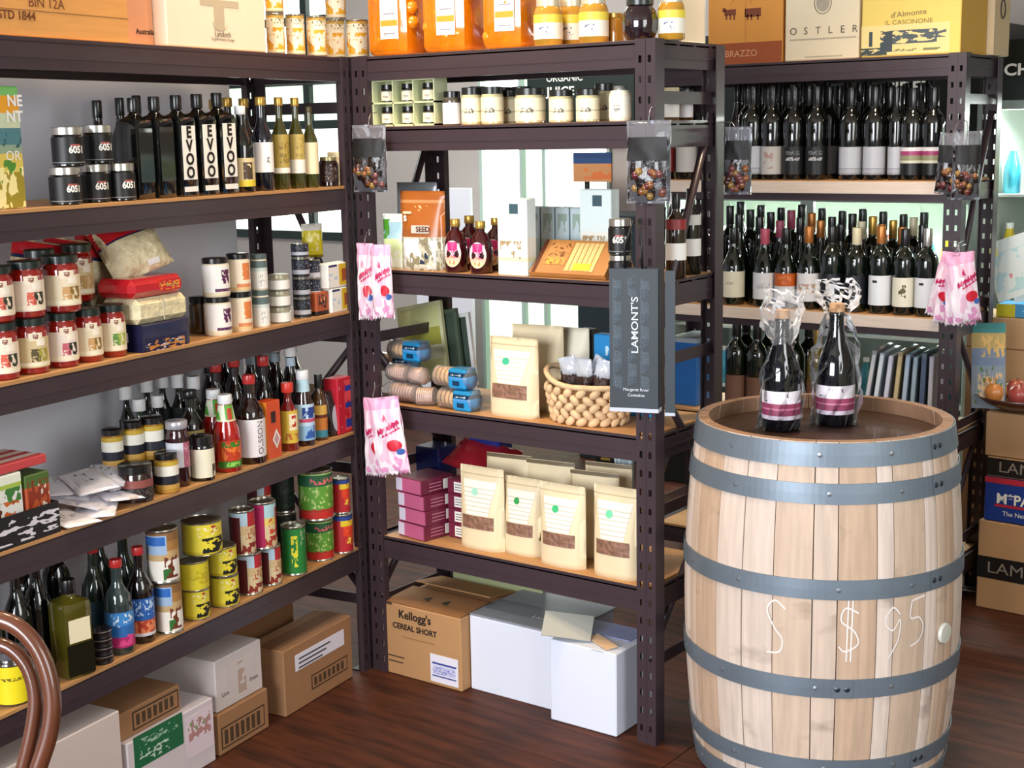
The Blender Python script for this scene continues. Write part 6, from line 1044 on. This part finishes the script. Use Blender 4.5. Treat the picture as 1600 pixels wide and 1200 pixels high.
for i in range(NS):
    a0, a1 = bounds[i] + 0.0035, bounds[i + 1] - 0.0035; V, Fc = [], []; nz_, na = 16, 4; pr = rnd.uniform(-0.0008, 0.0008)
    for s_ in (0, 1):
        for j in range(nz_ + 1):
            z = BH * j / nz_
            for k in range(na + 1):
                a = a0 + (a1 - a0) * k / na; r_ = brad(z) + pr - (0.026 if s_ else 0) - (0.0012 if (k in (0, na) and not s_) else 0); V.append((r_ * math.cos(a), r_ * math.sin(a), z))
    m_ = (nz_ + 1) * (na + 1)
    for j in range(nz_):
        for k in range(na): q = j * (na + 1) + k; Fc += [(q, q + 1, q + na + 2, q + na + 1), (m_ + q, m_ + q + na + 1, m_ + q + na + 2, m_ + q + 1)]
        q = j * (na + 1); Fc.append((q, q + na + 1, m_ + q + na + 1, m_ + q)); q += na; Fc.append((q, m_ + q, m_ + q + na + 1, q + na + 1))
    for k in range(na): q = nz_ * (na + 1) + k; Fc += [(q, q + 1, m_ + q + 1, m_ + q), (k, m_ + k, m_ + k + 1, k + 1)]
    me = raw(V, Fc, False); me.materials.append(smats[i % 10]); me.materials.append(RIMM)
    for pl in me.polygons:
        c_ = pl.center
        if c_.z > BH - 0.0005 or (math.hypot(c_.x, c_.y) < brad(c_.z) - 0.015): pl.material_index = 1
    obj('stave', me, smats[i % 10], t)
HEAD = mat('3A2318', 0.42, noise=0.45, scale=5, stretch=(1, 6, 1), coat=0.2)
for zc, nm in ((0.862, 'head_board'), (0.035, 'head_board')):
    R_ = brad(zc) - 0.027
    for k in range(6):
        y0 = -R_ + 2 * R_ * k / 6 + 0.0008; y1 = -R_ + 2 * R_ * (k + 1) / 6 - 0.0008; pts = []
        for j in range(9): y = y0 + (y1 - y0) * j / 8; pts.append((math.sqrt(max(0, R_ * R_ - y * y)), y))
        poly = pts + [(-x, y) for x, y in pts[::-1]]; n = len(poly); V = [(x, y, zc - 0.018) for x, y in poly] + [(x, y, zc) for x, y in poly]
        obj(nm, raw(V, [tuple(range(n))[::-1], tuple(range(n, 2 * n))] + [(i, (i + 1) % n, (i + 1) % n + n, i + n) for i in range(n)]), HEAD, t)
HOOP = mat('76838F', 0.45, metal=0.45, noise=0.28, scale=9, bump=0.08)
CAMA = math.atan2(CAM.y - BY, CAM.x - BX)
def on_b(a, z, off): r_ = brad(z) + off; return (r_ * math.cos(a), r_ * math.sin(a), z)
for i, (z0, z1) in enumerate(((0.843, 0.898), (0.757, 0.805), (0.531, 0.578), (0.288, 0.335), (0.080, 0.125), (0.002, 0.055))):
    V, Fc = [], []; n = 128
    for k in range(n):
        a = 2 * PI * k / n
        for z, o in ((z0, 0.0008), (z0, 0.0036), ((z0 + z1) / 2, 0.0038), (z1, 0.0036), (z1, 0.0008)): V.append(on_b(a, z, o))
    for k in range(n):
        for j in range(5): a, b = k * 5 + j, ((k + 1) % n) * 5 + j; a2, b2 = k * 5 + (j + 1) % 5, ((k + 1) % n) * 5 + (j + 1) % 5; Fc.append((a, b, b2, a2))
    h = obj('hoop', raw(V, Fc, False), HOOP, t); zc = (z0 + z1) / 2
    # lapped end with two rivets, and single fixing nails
    la = CAMA + (0.95, 0.93, 0.88, 0.16, 0.8, 0.3)[i]; lap = []
    for k in range(5):
        a = la - 0.07 + 0.14 * k / 4
        lap += [on_b(a, z0 + 0.002, 0.0052), on_b(a, z1 - 0.002, 0.0052)]
    obj('lap', raw(lap, [(2 * k, 2 * k + 2, 2 * k + 3, 2 * k + 1) for k in range(4)]), HOOP, h)
    for da in (-0.035, 0.03): obj('rivet', lathe(((1, -0.2), (1, 0.3), (0.6, 0.9), (0.1, 1.0)), 0.007, 0.003, 10), mat('4A525C', 0.35, metal=0.8), h, on_b(la + da, zc, 0.005), (0, PI / 2, la + da))
    for da in (-1.25, -0.72, -0.02, 0.5): obj('nail_head', lathe(((1, -0.2), (1, 0.3), (0.1, 1.0)), 0.006, 0.002, 8), mat('A5AEB8', 0.3, metal=0.8), h, on_b(CAMA + da + 0.07 * (i % 3), zc, 0.0045), (0, PI / 2, CAMA + da + 0.07 * (i % 3)))
ba = CAMA + 0.98; obj('bung', lathe(((0.9, 0), (1, 0.3), (0.9, 0.9), (0.3, 1)), 0.026, 0.012, 18), mat('C9C9BE', 0.5), t, on_b(ba, 0.412, 0.0), (0, PI / 2, ba), label='pale round bung')
def smooth(pts, n=4):
    out = []
    for i in range(len(pts) - 1):
        p0, p1, p2, p3 = pts[max(0, i - 1)], pts[i], pts[i + 1], pts[min(len(pts) - 1, i + 2)]
        for k in range(n): f = k / n; out.append(0.5 * ((2 * p1) + (p2 - p0) * f + (2 * p0 - 5 * p1 + 4 * p2 - p3) * f * f + (3 * p1 - p0 - 3 * p2 + p3) * f ** 3))
    return out + [pts[-1]]
CHALK = mat('E2DAD4', 0.9)
def chalk(s_, a, z, size, rot=0.0, name='chalk_mark'):
    v2, fs = text_g(s_, size, 0.0); V = [on_b(CAMA + a + x / 0.349, z + y, 0.0016) for x, y in v2]; obj(name, raw(V, fs), CHALK, t)
for ch, a, z in (('S', -0.30, 0.45), ('$', 0.20, 0.455), ('9', 0.50, 0.45), ('5', 0.68, 0.46)):
    st = {'S': [[(0.025, 0.04), (0.0, 0.055), (-0.02, 0.035), (0.0, 0.0), (0.018, -0.02), (0.012, -0.045), (-0.02, -0.05)]],
          '$': [[(0.02, 0.035), (-0.01, 0.045), (-0.02, 0.02), (0.01, 0.0), (0.02, -0.025), (-0.01, -0.04), (-0.025, -0.03)], [(-0.004, 0.06), (-0.007, -0.06)], [(0.006, 0.06), (0.003, -0.06)]],
          '9': [[(0.02, 0.03), (0.0, 0.045), (-0.02, 0.02), (0.0, 0.0), (0.02, 0.02), (0.015, -0.02), (-0.01, -0.055)]],
          '5': [[(0.03, 0.05), (-0.01, 0.045)], [(-0.01, 0.045), (-0.014, 0.012), (0.012, 0.01), (0.026, -0.01), (0.015, -0.035), (-0.012, -0.045)]]}[ch]
    P_ = []
    for ln in st:
        pts = smooth([Vector(q) for q in ln], 6) if len(ln) > 2 else ln
        for k in range(len(pts) - 1):
            (xa_, za_), (xb_, zb_) = pts[k], pts[k + 1]; dx, dz = xb_ - xa_, zb_ - za_; l_ = math.hypot(dx, dz) or 1; nx, nz2 = -dz / l_ * 0.0019, dx / l_ * 0.0019
            q = [(xa_ + nx, za_ + nz2), (xb_ + nx, zb_ + nz2), (xb_ - nx, zb_ - nz2), (xa_ - nx, za_ - nz2)]; P_.append(([on_b(CAMA + a + x_ / 0.349, z + z_ * 1.25, 0.0015) for x_, z_ in q], [(0, 1, 2, 3)]))
    obj('chalk_mark', raw(*join(P_)), CHALK, t)
# bottles on the barrel
HZ = 0.864
def hp(px, py): r = FW + RT * ((px - 800) / F) - UP * ((py - 600) / F); return CAM + r * ((HZ - CAM.z) / r.z)
PINKL = bands([(0, 'C9C0CC'), (0.14, '8A3A5A'), (0.34, 'C77A96'), (0.40, '9A4060'), (0.56, 'E6E0E6')], [(0.6, 0.9, 0.1, 0.9, '4A4450', 6, 0.64)])
FILMC = film('F2F4F8', -0.06, 0.03)
def crinkle(prof, seed, amp=0.006, seg=22, nz_=18):
    rnd = random.Random(seed); V, Fc = [], []; ph = [rnd.uniform(0, 6.28) for _ in range(9)]
    for j in range(nz_ + 1):
        f = j / nz_ * (len(prof) - 1); i0 = min(int(f), len(prof) - 2); u = f - i0; r_ = prof[i0][0] * (1 - u) + prof[i0 + 1][0] * u; z = prof[i0][1] * (1 - u) + prof[i0 + 1][1] * u
        for k in range(seg):
            a = 2 * PI * k / seg; q = r_ + amp * (r_ / 0.04) * (0.6 * math.sin(3 * a + ph[0] + z * 40) + 0.5 * math.sin(7 * a + ph[1] - z * 60) + 0.5 * rnd.uniform(-1, 1)); V.append((q * math.cos(a), q * math.sin(a), z + rnd.uniform(-1, 1) * 0.002))
    for j in range(nz_):
        for k in range(seg): a, b = j * seg + k, j * seg + (k + 1) % seg; Fc.append((a, b, b + seg, a + seg))
    return raw(V, Fc, False)
SPK = ((0.93, 0.0), (1, 0.015), (1, 0.42), (0.94, 0.50), (0.74, 0.60), (0.52, 0.70), (0.40, 0.79), (0.37, 0.90), (0.41, 0.905), (0.41, 0.93), (0.36, 0.94))
cf = (CAM - Vector((BX, BY, 0))); cf.z = 0; cf.normalize()
for i, (px, py, wpx, hpx) in enumerate(((1219, 676, 60, 205), (1304, 668, 60, 192))):
    p = hp(px, py); s_ = pxm(p); p = p - cf * (wpx * s_ / 2); rz = math.atan2(cf.x, -cf.y)
    b = vessel('sparkling_wine_bottle', ['bottle on the barrel, left one, tied in crumpled cellophane', 'bottle on the barrel, right one, with bare neck and cork'][i], 'bottle', (p.x, p.y, HZ + 0.0006), rz, wpx * s_, hpx * s_ * (0.92 if i == 0 else 1.0), SPK, mat('07080F', 0.05, coat=1.0), cap=(0.93, 0.40, mat('C9A07A', 0.7), 'cork'), lab=[(0.10, 0.34, PINKL, PI * 1.2, 'pink and white banded label')], seg=28)
    if i == 0: pf = [(0.052, 0.0), (0.053, 0.06), (0.052, 0.13), (0.045, 0.165), (0.028, 0.195), (0.022, 0.215), (0.036, 0.245), (0.050, 0.28), (0.050, 0.31), (0.042, 0.33), (0.048, 0.352)]
    else: pf = [(0.058, 0.0), (0.062, 0.10), (0.058, 0.18), (0.048, 0.23), (0.036, 0.265), (0.030, 0.285), (0.045, 0.315), (0.052, 0.345), (0.046, 0.372)]
    k_ = 5 if i == 0 else 5
    obj('cellophane', crinkle(pf[:k_ + 1], 5 + i), FILMC, b, (0, 0.0, 0.001), label='clear cellophane wrap')
    obj('cellophane_top', crinkle(pf[k_:], 15 + i, 0.010, 26, 14), film('F4F6FA', 0.06 if i == 0 else -0.10, 0.06), b, (0, 0.0, 0.001), label='crumpled gathered cellophane')

# ================================================================ RIGHT-HAND STACK
YS = UR.o.y + 0.15
def bxs(name, label, x0, x1, z0, h, dep, m, y=YS, rz=-0.06, cat='box'):
    t = thing(name, label, cat, (x0, y, z0), rz); obj('body', cbx(0, x1 - x0, 0, dep, 0, h, 0.003), m, t); return t
US = Unit((0.385, YS, 0), -0.06, 1, 1, [0])
KB = mat('B58E66', 0.7, noise=0.06, scale=10)
sc_ = pxm(US.w(0.15, 0, 0.4))
def zpx(py): return fp(US, 1570, py, 0)[1]
z1 = zpx(817); z2 = zpx(747); z3 = zpx(715); z4_ = zpx(645)
t = bxs('carton', 'kraft carton with black lettered band, bottom of the right-hand stack', 0.385, 0.80, 0.0, z1 - 0.002, 0.30, KB)
def band(t, za, zb, s, size, m=mat('14110F', 0.5), W_=0.415): obj('black_band', bx(0, W_, -0.0008, 0, za, zb), m, t); lettering(s, size, mat('8A8076', 0.5), t, W_ * 0.46, -0.0016, (za + zb) / 2, None, 0, 0, 1.2)
band(t, zpx(908), zpx(874), "LAMONT'S", 0.055)
t = bxs('produce_carton', 'blue carton with white and red lettering in the right-hand stack', 0.40, 0.80, z1, z2 - z1 - 0.002, 0.28, mat('1A3A8A', 0.45), rz=-0.06)
h = z2 - z1; obj('red_strip', bx(0.0, 0.17, -0.0008, 0, h * 0.86, h * 0.985), mat('B5283A', 0.5), t); lettering('M*PALMER', 0.048, PAPER, t, 0.155, -0.0016, h * 0.52, None, 0, 0.0012); obj('red_shadow', bx(0.035, 0.29, -0.0007, -0.0001, h * 0.34, h * 0.40), mat('B5283A', 0.5), t); lettering('The Next Drip B', 0.022, PAPER, t, 0.14, -0.0016, h * 0.2)
t = bxs('carton', 'thin dark-banded carton on the blue carton', 0.405, 0.80, z2, z3 - z2 - 0.002, 0.26, KB); band(t, 0.004, z3 - z2 - 0.006, "LAMONT'S", 0.05, W_=0.395)
t = bxs('carton', 'plain kraft carton directly under the wooden fruit bowl', 0.395, 0.80, z3, z4_ - z3 - 0.002, 0.27, KB)
# bowl with apples
bxp = US.w(0.10, 0.085, z4_)
t = thing('wooden_bowl', 'dark wooden bowl of apples on the right-hand stack', 'bowl', (bxp.x, bxp.y, z4_ + 0.001)); obj('bowl', raw(*lathe_g(((0.45, 0.0), (0.5, 0.05), (0.8, 0.5), (1.0, 1.0), (0.97, 1.0), (0.76, 0.58), (0.4, 0.2)), 0.155, 0.05, 32), True), mat('4A2414', 0.35, coat=0.4, noise=0.3, scale=8), t)
APL = mat('B8763A', 0.35, coat=0.3, noise=0.5, scale=10)
AP = ((0.05, -0.93), (0.45, -1.0), (0.85, -0.65), (1, 0.0), (0.9, 0.5), (0.55, 0.88), (0.2, 0.85), (0.04, 0.70))
for i, (dx, dy, dz, m) in enumerate(((-0.075, -0.05, 0.054, APL), (0.005, -0.055, 0.052, mat('96403A', 0.35, coat=0.3, noise=0.5, scale=10)), (-0.035, 0.035, 0.056, mat('A04A34', 0.35, coat=0.3, noise=0.5, scale=10)), (0.065, 0.02, 0.060, mat('C2401E', 0.25, coat=0.5, noise=0.5, scale=9)))):
    a = thing('apple', ['yellow-orange apple at the left front of the bowl', 'red apple at the front of the bowl, cut by the photo edge', 'red apple at the back of the bowl', 'orange-red apple at the right of the bowl'][i], 'apple', (bxp.x + dx, bxp.y + dy, z4_ + 0.012)); obj('flesh', lathe(AP, 0.038, 0.037, 18), m, a, (0, 0, 0.038 + dz * 0.15)); obj('stalk', tube([(0, 0, 0.066), (0.003, 0, 0.09)], 0.0012, 5), mat('3A2414', 0.6), a)
# cartons behind, leaflets and magazines
UB = Unit((0.385, YS + 0.33, 0), 0.0, 1, 1, [0])
bxl = UB.lx(1512, 0, 1.0); zt_ = fp(UB, 1570, 497, 0)[1]
t = thing('carton', 'tall kraft carton behind the fruit bowl, backing the right-hand stack', 'box', tuple(UB.w(bxl, 0, 0)), 0.0); obj('body', cbx(0, 0.5, 0, 0.25, 0, zt_, 0.003), mat('B0906C', 0.7, noise=0.05), t); obj('seam', bx(0, 0.5, -0.001, 0, zt_ - 0.11, zt_ - 0.106), KRAFTD, t)
xl = UB.lx(1556, 0.02, zt_); t = thing('leaflet_box', 'yellow and blue leaflet box on the tall kraft carton', 'box', tuple(UB.w(xl, 0.02, zt_ + 0.001)), 0.0); obj('body', cbx(0, 0.3, 0, 0.12, 0, 0.045, 0.002), bands([(0, '3A86B8')], [(0, 1, 0, 0.22, 'B8B02A', 2, 0.2), (0.2, 0.8, 0.3, 1, '8AC0DC', 5, 0.5)], rough=0.4), t)
for i in range(3):
    xb_ = UB.lx(1546 + i * 24, 0.0, 1.2); t = thing('brochure', 'white and aqua brochure fanned above the leaflet box, %s of three' % ['left', 'middle', 'right'][i], 'brochure', tuple(UB.w(xb_ + 0.03, 0.03 + 0.012 * i, zt_ + 0.050)), 0.0); t.rotation_euler = (-0.12, -0.35 + i * 0.05, 0)
    obj('cover', bx(0, 0.15, 0, 0.004, 0, 0.21), bands([(0, 'E2EEEC')], [(0.1, 0.8, 0, 1, 'BFE2E6', 3, 0.52), (0.2, 0.4, 0.3, 0.8, 'D88A9A', 4, 0.6), (0.75, 1, 0, 0.3, 'E0E38A', 3, 0.3)], rough=0.3), t)
xm = fp(US, 1536, 560, -0.03)
t = thing('food_magazine', 'food magazine with flower picture propped against the rack post', 'magazine', tuple(US.w(xm[0] - 0.055, -0.04, z4_ + 0.0)), 0.0); t.location.z = z4_ + 0.0015; t.rotation_euler = (-0.10, -0.08, -0.1)
t.location = US.w(xm[0] - 0.05, 0.012, z4_ + 0.0015)
obj('cover', bx(0, 0.115, 0, 0.006, 0, 0.285), bands([(0, '8A97A2'), (0.5, '7A8AA0'), (0.7, 'B9A066'), (0.88, '4A8A86')], [(0.1, 0.42, 0.2, 0.95, 'D8B98A', 11, 0.5), (0.15, 0.36, 0.4, 0.8, 'C4803A', 13, 0.52), (0.05, 0.5, 0.1, 0.95, '5A7A4A', 12, 0.62), (0.6, 0.86, 0.3, 1, 'D8B06A', 12, 0.52)], rough=0.3), t)

# ================================================================ COOLERS AND SIGNS AT THE BACK
def cooler(name, label, x0, x1, y, ztop, zhead, dep, txts, nshelf, seed, lit=1.0, nb=9):
    t = thing(name, label, 'fridge', (x0, y, 0)); W_ = x1 - x0; K = mat('0E1612', 0.35)
    obj('header', cbx(0, W_, 0, dep, zhead, ztop, 0.004), K, t, label='black header board with white lettering'); obj('cabinet_base', cbx(0, W_, 0, dep, 0, 0.18, 0.004), K, t)
    obj('side_wall', bx(0, 0.04, 0, dep, 0.18, zhead), mat('C9CFC8', 0.5), t); obj('side_wall', bx(W_ - 0.04, W_, 0, dep, 0.18, zhead), mat('C9CFC8', 0.5), t); obj('back_wall', bx(0.04, W_ - 0.04, dep - 0.02, dep, 0.18, zhead), mat('D6E6D8', 0.5), t)
    obj('light_tube', bx(0.05, W_ - 0.05, 0.05, 0.08, zhead - 0.03, zhead - 0.005), mat('F0FFF4', 0.5, emit=9.0 * lit), t, label='lit tube light')
    for s_, x, z, sz in txts: lettering(s_, sz, PAPER, t, x - x0, -0.002, z, None, 0, 0.0015, 1.15)
    al = bpy.data.lights.new('cooler_light', 'AREA'); al.energy = 16 * lit; al.size = W_ - 0.2; al.shape = 'RECTANGLE'; al.size_y = 0.06; al.color = (0.9, 1.0, 0.93)
    ao = bpy.data.objects.new('cooler_light', al); COL.objects.link(ao); ao.location = (x0 + W_ / 2, y + 0.09, zhead - 0.04); ao.rotation_euler = (-0.25, 0, 0)
    rnd = random.Random(seed); hs = (zhead - 0.25) / nshelf
    for k in range(nshelf):
        z = 0.2 + hs * k; obj('wire_shelf', bx(0.04, W_ - 0.04, 0.06, dep - 0.04, z - 0.01, z), mat('C4CCC6', 0.4), t, label='white shelf')
        n = int((W_ - 0.12) / 0.085)
        for j in range(n):
            m = mat(rnd.choice(['2A7A8A', 'D8D23A', '2A5A9A', '1F6A7A', 'B84A3A', '7AA83A', '2A4A3A', '3A9AB0', 'D9C01A', 'C9D8E0']), 0.3, coat=0.5)
            vessel('drink_bottle', 'drink bottle in the %s, shelf %s from below, %s from the left' % (name.replace('_', ' '), ORD[k], ORD[j % 13]) + (' again' if j > 12 else ''), 'bottle', (x0 + 0.09 + j * 0.085, y + 0.13, z + 0.001), 0, 0.064, min(0.2, hs * 0.62), SAUCE, m, cap=(0.88, 0.45, WHITECAP), group='drink bottles in the ' + name.replace('_', ' '), seg=12)
    for k in range(2): obj('door_frame', raw(*join([bxg(k * W_ / 2, k * W_ / 2 + 0.03, -0.02, 0.0, 0.18, zhead), bxg((k + 1) * W_ / 2 - 0.03, (k + 1) * W_ / 2, -0.02, 0, 0.18, zhead), bxg(k * W_ / 2 + 0.03, (k + 1) * W_ / 2 - 0.03, -0.02, 0, 0.18, 0.21), bxg(k * W_ / 2 + 0.03, (k + 1) * W_ / 2 - 0.03, -0.02, 0, zhead - 0.03, zhead)])), mat('9AA8A0', 0.3, metal=0.5), t)
    return t
cooler('drinks_fridge', 'long lit drinks fridge with black header behind the wine rack', -1.42, 0.02, 2.55, 2.02, 1.34, 0.6, (('ROSE', -0.76, 1.763, 0.062), ('CIDER', -0.285, 1.768, 0.062)), 4, 1, 1.0)
cooler('chilled_fridge', 'lit fridge with black header at the right edge', 0.11, 1.35, 2.25, 1.92, 1.70, 0.6, (('CHILLED', 0.325, 1.81, 0.058),), 5, 2, 0.8)
t = thing('juice_sign', 'black hanging sign with white lettering seen above the cream jars', 'sign', (-2.56, 3.10, 1.60)); obj('board', cbx(0, 0.66, 0, 0.04, 0, 0.36, 0.003), mat('12211B', 0.5), t); lettering('JUICE', 0.062, PAPER, t, 0.215, -0.002, 0.225, None, 0, 0.0018, 1.15); lettering('ORGANIC', 0.05, PAPER, t, 0.24, -0.002, 0.292, None, 0, 0.001)
# poster, low cabinet and panel seen through the middle unit
def bp_(px, py, y): r = FW + RT * ((px - 800) / F) - UP * ((py - 600) / F); return CAM + r * ((y - CAM.y) / r.y)
a, b = bp_(896, 284, 3.0), bp_(955, 238, 3.0)
t = thing('poster', 'orange and blue poster seen through the third shelf opening', 'poster', (a.x, 3.0, a.z)); obj('sheet', bx(0, (b - a).x, 0, 0.01, 0, (b - a).z), bands([(0, 'C98A5A'), (0.62, '2F4A78'), (0.8, '27406A')], [(0.1, 0.6, 0.3, 1, 'D8703A', 3, 0.5)]), t); obj('pole', bx(0.06, 0.08, 0.011, 0.03, 1.6 - 3.1, 0.0), FRM, t)
t.location.z = a.z
a, b = bp_(655, 600, 2.9), bp_(733, 294, 2.9)
t = thing('display_stand', 'pale lilac display stand far behind the syrup bottles', 'stand', (a.x, 2.9, 0.0)); obj('sheet', cbx(0, (b - a).x, 0, 0.03, 0, b.z, 0.003), mat('ECEAF4', 0.5), t)
a, b = bp_(929, 740, 2.9), bp_(990, 430, 2.9)
t = thing('dark_cabinet', 'dark cabinet beyond the middle unit beside the glass door', 'cabinet', (-2.02, 2.75, 0)); obj('body', cbx(0, 0.52, 0, 0.35, 0, 1.22, 0.004), mat('1E2A30', 0.5), t); obj('door', bx(0.02, 0.25, -0.01, 0, 0.05, 1.18), mat('232F36', 0.5), t); obj('door', bx(0.27, 0.50, -0.01, 0, 0.05, 1.18), mat('232F36', 0.5), t)

# ================================================================ BENTWOOD CHAIR (lower left)
t = thing('bentwood_chair', 'brown bentwood chair whose looped back rises at the lower left', 'chair', (-0.33, -1.79, 0.0)); WD = mat('5E3320', 0.26, coat=0.6, noise=0.35, scale=10)
def cp(px, py, dist):
    r = FW + RT * ((px - 800) / F) - UP * ((py - 600) / F); return CAM + r * dist - Vector(t.location)
outer = [(-150, 1500), (-150, 1250), (-140, 1100), (-115, 1010), (-70, 972), (-15, 966), (25, 978), (55, 1008), (74, 1050), (82, 1100), (76, 1150), (60, 1200), (40, 1260), (25, 1330), (15, 1500)]
inner = [(-112, 1480), (-112, 1250), (-104, 1120), (-80, 1045), (-50, 1015), (-10, 1006), (20, 1016), (44, 1045), (55, 1090), (50, 1140), (36, 1200), (20, 1260), (8, 1330), (0, 1480)]
obj('back_hoop', tube(smooth([cp(x, y, 2.32) for x, y in outer]), 0.0145, 12), WD, t); obj('inner_hoop', tube(smooth([cp(x, y, 2.34) for x, y in inner]), 0.0120, 12), WD, t)
sx, sy = 0.05, -0.30
obj('seat', lathe(((0.9, 0.0), (1, 0.3), (1, 0.7), (0.93, 1.0)), 0.205, 0.035, 32), WD, t, (sx - 0.12, sy + 0.10, 0.43))
for a in (0.6, 2.2, 3.9, 5.4): obj('leg', tube([(sx - 0.12 + 0.175 * math.cos(a), sy + 0.10 + 0.175 * math.sin(a), 0.44), (sx - 0.12 + 0.20 * math.cos(a), sy + 0.10 + 0.20 * math.sin(a), 0.2), (sx - 0.12 + 0.225 * math.cos(a), sy + 0.10 + 0.225 * math.sin(a), 0.0)], [0.017, 0.015, 0.012], 10), WD, t)
obj('leg_ring', tube([(sx - 0.12 + 0.19 * math.cos(a), sy + 0.10 + 0.19 * math.sin(a), 0.24) for a in [2 * PI * k / 28 for k in range(28)]], 0.009, 8, True), WD, t)
